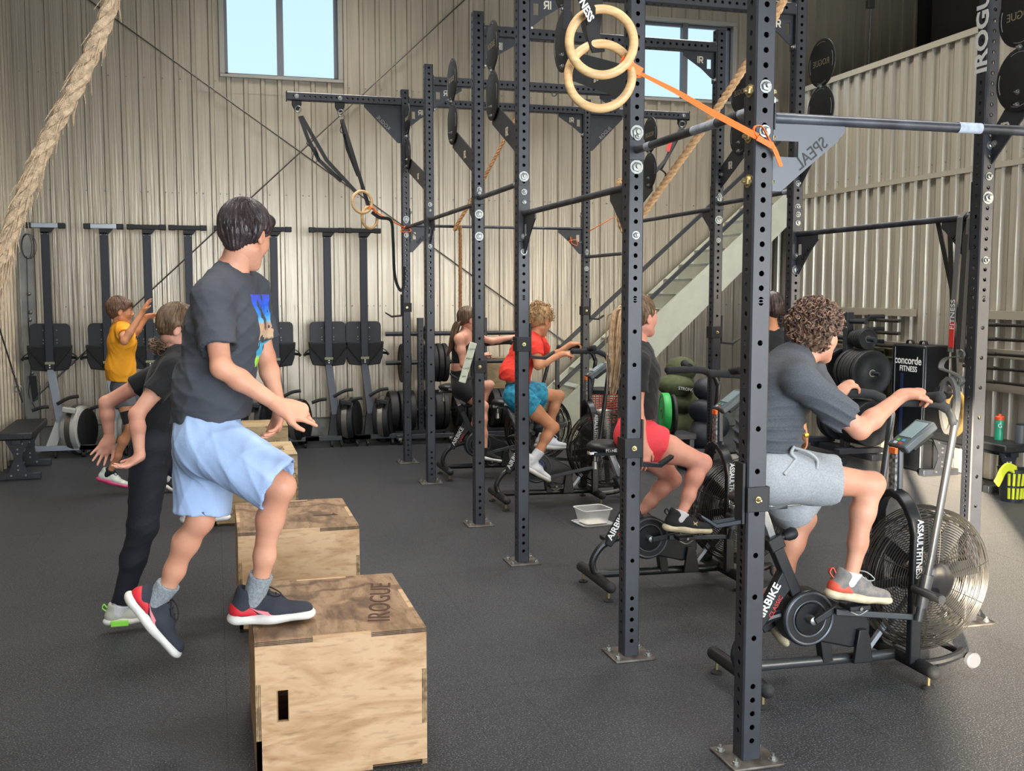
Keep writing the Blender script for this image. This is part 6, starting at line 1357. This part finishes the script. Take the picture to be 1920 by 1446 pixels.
tcn = N.new('ShaderNodeTexCoord'); sx = N.new('ShaderNodeSeparateXYZ'); Lk.new(tcn.outputs['Object'], sx.inputs[0])
nz = N.new('ShaderNodeTexNoise'); nz.inputs['Scale'].default_value = 45; Lk.new(tcn.outputs['Object'], nz.inputs['Vector'])
mr = N.new('ShaderNodeMapRange'); zt, zb_ = J(460, 552, 3.8).z, J(450, 690, 3.8).z; mr.inputs[1].default_value = zb_; mr.inputs[2].default_value = zt; Lk.new(sx.outputs['Z'], mr.inputs[0])
rp = N.new('ShaderNodeValToRGB'); el = rp.color_ramp.elements; el[0].position = 0; el[0].color = (*lin('8fc83e'), 1); el[1].position = 1; el[1].color = (*lin('4a4fc0'), 1)
for p_, c_ in ((.12, 'a5d64a'), (.17, '3aa0c8'), (.32, '58b8dc'), (.36, '1a2530'), (.40, 'c9a98a'), (.60, 'b89070'), (.63, '66b5dd'), (.72, '2f7fd0'), (.86, '2a5bd8')): e_ = rp.color_ramp.elements.new(p_); e_.color = (*lin(c_), 1)
ad = N.new('ShaderNodeMath'); ad.operation = 'MULTIPLY_ADD'; ad.inputs[1].default_value = .12; Lk.new(nz.outputs['Fac'], ad.inputs[0]); Lk.new(mr.outputs[0], ad.inputs[2]); sb = N.new('ShaderNodeMath'); sb.operation = 'SUBTRACT'; sb.inputs[1].default_value = .06; Lk.new(ad.outputs[0], sb.inputs[0]); Lk.new(sb.outputs[0], rp.inputs[0])
# print mask: panel on the chest in the (side, z) frame
side = (g['shL']-g['shR']).normalized(); fwd_ = side.cross(V((0, 0, 1))).normalized(); c0 = g['chest']
def dotn(v, off):
    d = N.new('ShaderNodeVectorMath'); d.operation = 'DOT_PRODUCT'; d.inputs[1].default_value = v; Lk.new(tcn.outputs['Object'], d.inputs[0]); s_ = N.new('ShaderNodeMath'); s_.operation = 'SUBTRACT'; s_.inputs[1].default_value = off; Lk.new(d.outputs['Value'], s_.inputs[0]); return s_
ds = dotn(side, c0.dot(side)+.075); ab = N.new('ShaderNodeMath'); ab.operation = 'ABSOLUTE'; Lk.new(ds.outputs[0], ab.inputs[0])
def cmp(src, op, val): c = N.new('ShaderNodeMath'); c.operation = op; Lk.new(src, c.inputs[0]); c.inputs[1].default_value = val; return c.outputs[0]
def mul(a, c): m = N.new('ShaderNodeMath'); m.operation = 'MULTIPLY'; Lk.new(a, m.inputs[0]); Lk.new(c, m.inputs[1]); return m.outputs[0]
df = dotn(fwd_, c0.dot(fwd_)); mask = mul(mul(cmp(ab.outputs[0], 'LESS_THAN', .085), cmp(df.outputs[0], 'GREATER_THAN', .03)), mul(cmp(mr.outputs[0], 'GREATER_THAN', .001), cmp(mr.outputs[0], 'LESS_THAN', .999)))
n3 = N.new('ShaderNodeTexNoise'); n3.inputs['Scale'].default_value = 28; n3.inputs['Detail'].default_value = 1; Lk.new(tcn.outputs['Object'], n3.inputs['Vector']); mask = mul(mask, cmp(n3.outputs['Fac'], 'GREATER_THAN', .37))
mxp = N.new('ShaderNodeMixRGB'); Lk.new(mask, mxp.inputs[0]); mxp.inputs[1].default_value = (*lin('3d4047'), 1); Lk.new(rp.outputs[0], mxp.inputs[2]); Lk.new(mxp.outputs[0], b.inputs['Base Color'])
nb = N.new('ShaderNodeTexNoise'); nb.inputs['Scale'].default_value = 260; Lk.new(tcn.outputs['Object'], nb.inputs['Vector']); bpn = N.new('ShaderNodeBump'); bpn.inputs['Strength'].default_value = .25; bpn.inputs['Distance'].default_value = .004; Lk.new(nb.outputs['Fac'], bpn.inputs['Height']); Lk.new(bpn.outputs[0], b.inputs['Normal'])
tee(t, g, .94, tm, J(392, 786, 3.87), V((.06, 0, -1)), .0052, 5, .72, .020, slr=.070, wl=.012, fl=(1.28, 1.05), low=J(385, 850, 3.88))
ltb = M('pale_blue_shorts', '9db4d8', .7, var=.05, vs=6, bump=.12, bs=50)
shorts(t, g, .94, ltb, (.92, .97), .122, .112, .007, 8, waist_r=.125, top=J(392, 775, 3.87))
MB().tube([J(392, 786, 3.87)+V((0, 0, -.0))+hx*math.cos(a)*.0+V((0, 0, 0)) for a in (0, 1)], .001, 4) if False else None
sh_d = M('shoe_navy_knit', '2b2e38', .8, bump=.4, bs=300); sl_w = M('sole_white', 'd8d4cc', .6, var=.08, vs=20); sh_r = M('shoe_red', 'c8202c', .6); sck = M('grey_wool_sock', '8d9598', .9, var=.2, vs=120, bump=.5, bs=300)
lcb = M('lace_black', '17181a', .8)
shoe(t, g['anR']+V((0, 0, .0)), (1, -.04, 0), (0, 0, 1), .298, sh_d, sl_w, sh_r, sck, g['anR'].lerp(g['knR'], .21), lcb, logo='swoosh')
shoe(t, g['anL'], (.52, -.08, -.72), (.72, 0, .52), .30, sh_d, sl_w, sh_r, sck, g['anL'].lerp(g['knL'], .22), lcb, logo='swoosh')

# ---- 2. girl in black leaning forward ----
g = A(shR=(325, 690, 5.34), shL=(318, 690, 5.66), elR=(256, 778, 5.28), wrR=(262, 856, 5.25), elL=(199, 756, 5.72), wrL=(206, 826, 5.74),
      neck=(343, 655, 5.5), chest=(322, 710, 5.5), waist=(298, 775, 5.5), hpR=(283, 838, 5.42), hpL=(290, 838, 5.6), knR=(268, 985, 5.42), anR=(225, 1142, 5.48),
      knL=(402, 905, 5.62), anL=(368, 952, 5.72), head=(334, 618, 5.5), look=(.93, .1, -.45), fwd=(.8, 0, -.5), ftR=(1, .05, 0), ftL=(1, 0, -.1))
t, R, *_ = person('girl in all black with low messy bun leaning forward behind the tall boy', g, .92, sk2, fem=1, hs=.93, brow=hd_brown, neckr=.048, arm=1.05,
    hands={'R': dict(d=V((-.75, -.1, -.55)), n=V((.3, 0, 1)), curl=(.35, .4, .3), side=1), 'L': dict(d=V((-.55, -.1, -.8)), n=V((.3, -.9, .1)), curl=(.15, .15, .1), spread=.3, side=-1)})
hair_cap(t, g['head'], R, .95, hd_brown, 9, .016, locks=700, lock_len=.07, nape=-.05)
for k in range(26):
    pass
m = MB(); rr = random.Random(3); cb = J(296, 650, 5.46)
for _ in range(46): m.torus(cb+V((rr.gauss(0, .016), rr.gauss(0, .014), rr.gauss(0, .014))), (rr.gauss(0, 1), rr.gauss(0, 1), rr.gauss(0, 1)), rr.uniform(.015, .03), .003, 10, 5, rr.uniform(0, 3), rr.uniform(4, 7))
m.build('messy_bun', hd_brown, t)['kind'] = 'stuff'
bkt = M('black_cotton', '17181b', .9, sheen=.1, bump=.2, bs=200)
bkn = M('navy_black_pants', '171a24', .85, bump=.2, bs=120)
tee(t, g, .92, bkt, J(288, 822, 5.5), V((-.35, 0, -1)), .003, 11, .55, .010, slr=.066, h=.006)
F = Field(); s = .92; pel = (g['hpL']+g['hpR'])/2
F.cap(pel, pel.lerp(g['waist'], .8), .112*s, .100*s, .04, fl=(V((0, 1, 0)), 1.3, 1.0))
for hp, kn, an in ((g['hpL'], g['knL'], g['anL']), (g['hpR'], g['knR'], g['anR'])):
    e = kn.lerp(an, .93); F.cap(hp, kn, .112*s, .080*s, .05); F.cap(kn, kn.lerp(an, .4), .078*s, .066*s, .03); F.cap(kn.lerp(an, .4), e+(an-kn).normalized()*.02, .066*s, .050*s, .03, cuts=[(e, an-kn)])
garment(t, 'pants', F, bkn, .006, folds(.004, 12, (18, 18, 22)))
shg = M('shoe_pale_grey', 'b9b9ad', .8, bump=.4, bs=300); grn = M('lime_accent', '8fe04a', .5)
shoe(t, g['anR']+V((0, 0, .0)), (1, .1, 0), (0, 0, 1), .24, shg, sl_w, None, M('white_sock', 'd9d9de', .9), g['anR'].lerp(g['knR'], .07), shg, tab=grn); MB().box(g['anR']+V((.0, -.045, -.062)), (.085, .012, .03)).build('sole_insert', grn, t, .004)
shoe(t, g['anL'], (1, -.05, 0), (0, 0, 1), .25, M('shoe_offwhite', 'd5d3c4', .8), sl_w, None, MATS['white_sock'], g['anL'].lerp(g['knL'], .12), MATS['shoe_offwhite'], tab=grn)

# ---- 3. boy in yellow ----
g = A(shR=(233, 624, 9.18), shL=(238, 622, 9.46), elR=(233, 640, 8.96), wrR=(268, 584, 9.0), elL=(252, 628, 9.52), wrL=(275, 594, 9.48),
      neck=(226, 608, 9.32), chest=(229, 640, 9.32), waist=(226, 690, 9.32), hpR=(228, 726, 9.26), hpL=(236, 726, 9.4), knR=(246, 802, 9.2), anR=(205, 888, 9.3),
      knL=(316, 792, 9.42), anL=(318, 898, 9.3), head=(226, 584, 9.3), look=(.98, .12, -.05), fwd=(1, 0, 0), ftR=(.93, -.2, -.28), ftL=(.8, 0, -.6))
t, R, *_ = person('boy in bright yellow tee with both arms raised by the rowing machines', g, .82, sk3, hh=.007, hs=.95, brow=hd_brown,
    hands={'R': dict(d=V((.45, -.1, .85)), n=V((.8, .3, -.3)), curl=(.1, .1, .1), spread=.25, side=-1), 'L': dict(d=V((.9, 0, .25)), n=V((.2, -.4, -.8)), curl=(.25, .3, .2), side=1)})
hair_cap(t, g['head'], R, .95, M('hair_mid_brown', '4f382a', .5, col2='70503a', vs=40), 14, .014, locks=300, h=.005, nape=-.055, style='fringe')
tee(t, g, .82, M('yellow_tee', 'f0a21c', .8, bump=.1, bs=60), J(220, 714, 9.3), V((-.1, 0, -1)), .004, 15, .35, .022, h=.007, slr=.070, wl=.012)
text('lettering', 'PLAY', .05, J(256, 634, 9.2)+V((.012, 0, 0)), V((.25, 1, 0)), (0, 0, 1), bkt, t, th=.002)
shorts(t, g, .82, M('grey_brown_shorts', '55555a', .8), (.62, .5), .110, .108, .004, 16, h=.007)
F = Field()
for hp, kn in ((g['hpL'], g['knL']), (g['hpR'], g['knR'])): e = hp.lerp(kn, .9); F.cap(hp, kn, .088*.82, .066*.82, .03, cuts=[(e, kn-hp)])
garment(t, 'tights', F, bkt, .007, lambda X, Y, Z: 0*X*Y*Z)
pk = M('pink_sole', 'd8487c', .5)
shoe(t, g['anR'], (.93, -.25, -.27), (.27, 0, .93), .27, M('shoe_mint_white', 'c3cdb9', .7, col2='e8eae2', vs=20), pk, None, bkt, g['anR'].lerp(g['knR'], .08), lcb)
shoe(t, g['anL'], (.80, -.1, -.55), (.55, 0, .8), .26, lcb, sl_w, None, MATS['white_sock'], g['anL'].lerp(g['knL'], .10), lcb)

# ---- 4. ponytail girl on the farthest bike ----
g = A(shR=(862, 636, 9.22), shL=(884, 630, 9.5), elR=(869, 684, 9.18), wrR=(903, 668, 9.2), elL=(922, 640, 9.55), wrL=(966, 632, 9.58),
      neck=(874, 624, 9.36), chest=(868, 652, 9.36), waist=(862, 690, 9.36), hpR=(862, 728, 9.28), hpL=(866, 727, 9.45), knR=(907, 762, 9.24), anR=(909, 846, 9.18),
      knL=(918, 722, 9.5), anL=(878, 822, 9.52), head=(879, 600, 9.36), look=(1, .15, -.12), fwd=(1, 0, 0), ftR=(1, -.1, -.2), ftL=(.8, 0, -.5))
t, R, *_ = person('ponytailed girl in black crop top riding the farthest air bike', g, .84, sk2, hh=.007, fem=1, hs=.95, brow=hd_brown, thigh=.95, hands={'R': dict(curl=(.8, .8, .6), n=V((0, 0, -1)), side=-1), 'L': dict(curl=(.8, .8, .6), n=V((0, 0, -1)), side=1)})
hair_cap(t, g['head'], R, .95, hd_brown, 19, .010, locks=80, h=.005, nape=-.05)
tail(t, [J(862, 602, 9.33), J(855, 612, 9.32), J(849, 632, 9.3), J(843, 655, 9.3), J(838, 668, 9.3)], hd_brown, .035, 50, 4, tie=bkt)
F = Field(); s = .84; a_ = (g['shL']-g['shR']).normalized(); F.cap(g['waist'], g['chest'], .098*s, .118*s, .04, fl=(a_, 1.28, .95)); F.cap(g['chest'], g['chest'].lerp(g['neck'], .3), .116*s, .09*s, .04, fl=(a_, 1.1, .95))
for q in (-1, 1): F.ell(g['chest']+a_*q*.055+V((.055, 0, 0)), (.055,)*3, None, .04)
F.cap(g['chest']+a_*.05, g['neck']+a_*.055-V((0, 0, .01)), .03, .028, .03); F.cap(g['chest']-a_*.05, g['neck']-a_*.055-V((0, 0, .01)), .03, .028, .03); F.plane(g['chest'].lerp(g['waist'], .75), (0, 0, -1)); garment(t, 'crop_top', F, bkt, .007, lambda X, Y, Z: 0*X*Y*Z)
shorts(t, g, .84, bkt, (.48, .48), .100, .088, .001, 17, h=.007, hollow=False, name='cycling_shorts', top=g['waist'].lerp(g['chest'], -.05))
shoe(t, g['anR'], (1, -.1, -.22), (.22, 0, 1), .25, lcb, sl_w, None, bkt, g['anR'].lerp(g['knR'], .07), lcb); shoe(t, g['anL'], (.85, 0, -.5), (.5, 0, .85), .25, lcb, sl_w, None, bkt, g['anL'].lerp(g['knL'], .07), lcb)

# ---- 5. red-shirt boy ----
g = A(shR=(1003, 650, 7.82), shL=(1010, 642, 8.12), elR=(1009, 686, 7.74), wrR=(1053, 664, 7.78), elL=(1032, 672, 8.2), wrL=(1070, 646, 8.16),
      neck=(1001, 632, 7.97), chest=(985, 660, 7.97), waist=(965, 700, 7.97), hpR=(968, 742, 7.88), hpL=(972, 738, 8.06), knR=(1038, 802, 7.82), anR=(1000, 866, 7.80),
      knL=(1048, 742, 8.1), anL=(1024, 822, 8.12), head=(1013, 602, 7.97), look=(.85, .50, -.25), fwd=(1, 0, 0), ftR=(.85, -.1, -.5), ftL=(1, 0, -.12))
t, R, *_ = person('blond curly boy in red tee and turquoise shorts riding third air bike', g, .86, sk3, hh=.0065, hs=.98, brow=hd_blond, hands={'R': dict(d=V((.9, 0, .1)), curl=(.7, .9, .6), n=V((0, .2, -1)), side=-1), 'L': dict(d=V((.9, 0, .1)), curl=(.7, .9, .6), n=V((0, 0, -1)), side=1)})
hb_ = hair_cap(t, g['head'], R, .98, hd_blond, 22, .020, locks=160, h=.005, nape=-.055); curls(t, g['head'], R, .98, hd_blond, 260, 5, hb_, .013, .026)
tee(t, g, .86, M('red_tee', 'ee3d2c', .8, bump=.15, bs=60), J(962, 715, 7.95), V((-.15, 0, -1)), .004, 23, .5, .020, h=.007, slr=.068, wl=.014)
cy_ = M('turquoise_print', '2fa0bf', .7, col2='0f5f80', vs=28); shorts(t, g, .86, cy_, (.60, .45), .125, .118, .004, 24, h=.007)
wsock = MATS['white_sock']; wsh = M('shoe_white', 'd9dade', .7)
shoe(t, g['anR'], (.85, -.15, -.5), (.5, 0, .85), .28, wsh, sl_w, None, wsock, g['anR'].lerp(g['knR'], .32), M('lace_blue', '2f4aa0', .6)); shoe(t, g['anL'], (1, 0, -.1), (.1, 0, 1), .28, wsh, sl_w, None, wsock, g['anL'].lerp(g['knL'], .3), wsh)

# ---- 6. girl in red shorts ----
g = A(shR=(1196, 680, 5.32), shL=(1204, 672, 5.66), elR=(1193, 772, 5.27), wrR=(1206, 838, 5.26), elL=(1200, 765, 5.74), wrL=(1206, 830, 5.72),
      neck=(1194, 645, 5.5), chest=(1198, 700, 5.5), waist=(1196, 762, 5.5), hpR=(1188, 818, 5.40), hpL=(1194, 816, 5.6), knR=(1318, 868, 5.34), anR=(1276, 968, 5.30),
      knL=(1262, 900, 5.62), anL=(1196, 966, 5.66), head=(1201, 595, 5.5), look=(.93, .35, .12), fwd=(1, 0, 0), ftR=(1, -.05, -.12), ftL=(.8, 0, -.5))
t, R, *_ = person('girl with long blond ponytail in black tee and red shorts on second air bike', g, .95, sk4, fem=1, hs=1.0, hh=.006, brow=hd_brown, thigh=1.12, arm=1.08, neckr=.052,
    hands={'R': dict(d=V((.12, -.05, -1)), n=V((-.2, 1, 0)), curl=(.2, .3, .25), side=1), 'L': dict(curl=(.8, .9, .6), n=V((0, 0, -1)), side=1)})
hair_cap(t, g['head'], R, 1.0, hd_brown, 29, .012, locks=600, lock_len=.08, nape=-.055)
tail(t, [J(1176, 578, 5.48), J(1165, 592, 5.46), J(1160, 640, 5.44), J(1156, 690, 5.42), J(1150, 738, 5.42)], hd_lblond, .05, 90, 6, tie=bkt)
tee(t, g, .95, bkt, J(1196, 784, 5.5), V((0, 0, -1)), .0035, 31, .62, .012, slr=.066, h=.006)
shorts(t, g, .95, M('coral_red_shorts', 'e8414c', .75, bump=.15, bs=50), (.45, .40), .122, .112, .005, 32, h=.006, waist_r=.118, hollow=False)
bks = M('shoe_black_knit', '1e1f22', .85, bump=.3, bs=300); crs = M('sole_cream', 'cdbf9f', .6, var=.15, vs=25)
shoe(t, g['anR'], (1, -.05, -.13), (.13, 0, 1), .285, bks, crs, None, wsock, g['anR'].lerp(g['knR'], .08), lcb, tab=bks, logo='cross'); shoe(t, g['anL'], (.8, 0, -.5), (.5, 0, .8), .28, bks, crs, None, wsock, g['anL'].lerp(g['knL'], .08), lcb)

# ---- 7. curly-haired boy on the nearest bike ----
g = A(shR=(1500, 712, 3.72), shL=(1515, 690, 4.08), elR=(1612, 806, 3.66), wrR=(1692, 741, 3.67), elL=(1560, 770, 4.2), wrL=(1572, 742, 4.14),
      neck=(1492, 668, 3.92), chest=(1468, 722, 3.92), waist=(1440, 810, 3.92), hpR=(1440, 890, 3.82), hpL=(1446, 888, 4.02), knR=(1636, 908, 3.76), anR=(1594, 1085, 3.74),
      knL=(1508, 972, 4.06), anL=(1452, 1128, 4.10), head=(1532, 630, 3.92), look=(.88, .45, .02), fwd=(.9, 0, -.3), ftR=(1, -.1, -.18), ftL=(.6, 0, -.75))
t, R, *_ = person('curly brown-haired boy in grey tee and grey shorts riding the nearest air bike', g, 1.0, sk1, hh=.006, hs=1.0, brow=hd_curl, neckr=.054, arm=1.08,
    hands={'R': dict(d=V((.93, -.1, .18)), curl=(.75, .9, .7), n=V((.05, .1, -1)), side=-1, thumb=.9), 'L': dict(d=V((.5, 0, .5)), curl=(.8, .9, .6), n=V((.3, 0, -1)), side=1)})
hb_ = hair_cap(t, g['head'], R, 1.0, hd_curl, 33, .020, locks=0, nape=-.062); curls(t, g['head'], R, 1.0, hd_curl, 900, 8, hb_, .0105, .034)
gt = M('heather_grey_tee', '4d5056', .9, var=.22, vs=150, stretch=(1, 1, 3), bump=.2, bs=240)
def wr_(X, Y, Z):
    w = .5*np.sin(11*X+3*Z)+.4*np.sin(13*Y-8*X); a = (1-np.abs(np.sin(70*Z+26*X+3.2*w)))**1.5
    return -.013*(a-.3)*np.clip((1.34-Z)*5, .08, 1)*np.clip((2.62-X)*5, .3, 1)
tee(t, g, 1.0, gt, J(1445, 862, 3.92), V((-.12, 0, -1)), .004, 35, .78, .020, slr=.072, wl=.012, noise=wr_, fl=(1.30, 1.0), h=.0055)
gs = M('heather_grey_shorts', '9a9ea1', .9, var=.12, vs=160, bump=.2, bs=240); so = shorts(t, g, 1.0, gs, (.84, .62), .118, .108, .004, 36, waist_r=.128)
MB().tube(bez([J(1488, 838, 3.76), J(1484, 850, 3.73), J(1492, 860, 3.73), J(1486, 870, 3.72), J(1470, 890, 3.70)], 5), .007, 8).build('drawstring', M('grey_cord', 'a3a7a9', .9), so); MB().tube(bez([J(1490, 840, 3.76), J(1515, 848, 3.72), J(1532, 862, 3.71), J(1532, 880, 3.70)], 5), .006, 8).build('drawstring', MATS['grey_cord'], so)
g7s = M('shoe_grey_mesh', '6e6c6c', .8, col2='8f8880', vs=30, bump=.4, bs=300); rsd = M('coral_accent', 'd8553e', .6)
shoe(t, g['anR'], (1, -.08, -.17), (.17, 0, 1), .292, g7s, crs, rsd, wsock, g['anR'].lerp(g['knR'], .07), M('lace_grey', 'a9aaa6', .7), tab=rsd); shoe(t, g['anL'], (.55, -.05, -.78), (.78, 0, .55), .29, g7s, crs, rsd, wsock, g['anL'].lerp(g['knL'], .14), MATS['lace_grey'])

# ---- 8. dark-haired person standing behind ----
Y8 = 6.75
g = A(shR=(1425, 640, Y8-.02), shL=(1482, 645, Y8+.05), elR=(1420, 730, Y8), wrR=(1424, 790, Y8-.05), elL=(1496, 735, Y8), wrL=(1508, 815, Y8-.08),
      neck=(1447, 620, Y8), chest=(1452, 670, Y8), waist=(1455, 740, Y8), hpR=(1440, 790, Y8), hpL=(1470, 790, Y8), knR=(1444, 895, Y8), anR=(1446, 990, Y8),
      knL=(1468, 895, Y8), anL=(1466, 992, Y8), head=(1440, 580, Y8), look=(-.4, .9, 0), fwd=(-.3, .9, 0), ftR=(-.3, .9, 0), ftL=(-.3, .9, 0))
t, R, *_ = person('dark-haired person in black with gold watch standing behind the curly-haired boy', g, .95, sk3, hh=.007, hs=.98, brow=hd_dk2, hands={'R': dict(d=V((0, 0, -1)), n=V((1, 0, 0)), side=1), 'L': dict(d=V((.1, 0, -1)), n=V((-1, 0, 0)), side=1)})
hb_ = hair_cap(t, g['head'], R, .98, hd_dk2, 41, .014, locks=60, h=.005, nape=-.05); m = MB(); rr = random.Random(5)
for _ in range(120): c = J(1463+rr.gauss(0, 8), 598+rr.gauss(0, 11), Y8-.03); m.torus(c, (rr.gauss(0, 1), rr.gauss(0, 1), rr.gauss(0, 1)), rr.uniform(.012, .024), .003, 9, 5, rr.uniform(0, 3), rr.uniform(4, 8))
m.build('curly_ponytail', hd_dk2, t)['kind'] = 'stuff'
tee(t, g, .95, bkt, J(1455, 800, Y8), V((0, 0, -1)), .003, 43, .6, .014, h=.007, slr=.066)
F = Field(); pel = (g['hpL']+g['hpR'])/2; F.cap(pel, pel+V((0, 0, .1)), .11, .105, .04, fl=(V((1, 0, 0)), 1.3, 1.0))
for hp, kn, an in ((g['hpL'], g['knL'], g['anL']), (g['hpR'], g['knR'], g['anR'])): F.cap(hp, kn, .098, .068, .05); F.cap(kn, an, .064, .048, .03)
garment(t, 'leggings', F, bkt, .007, lambda X, Y, Z: 0*X*Y*Z)
for a_ in ('anL', 'anR'): shoe(t, g[a_], (-.3, .95, 0), (0, 0, 1), .26, lcb, sl_w, None, bkt, g[a_]+V((0, 0, .05)), lcb)
gold = M('gold_watch_metal', 'c9a648', .3, .9); wv = g['wrL']; m = MB(); m.torus(wv+V((0, 0, .0)), (g['wrL']-g['elL']), .030, .007, 24, 8); w_ = m.build('watch_band', gold, t, label='gold bracelet watch'); MB().lathe([(.018, 0), (.018, .008), (.014, .010)], wv+V((.0, -.030, 0)), (0, -1, 0), 20).build('watch_case', gold, w_)
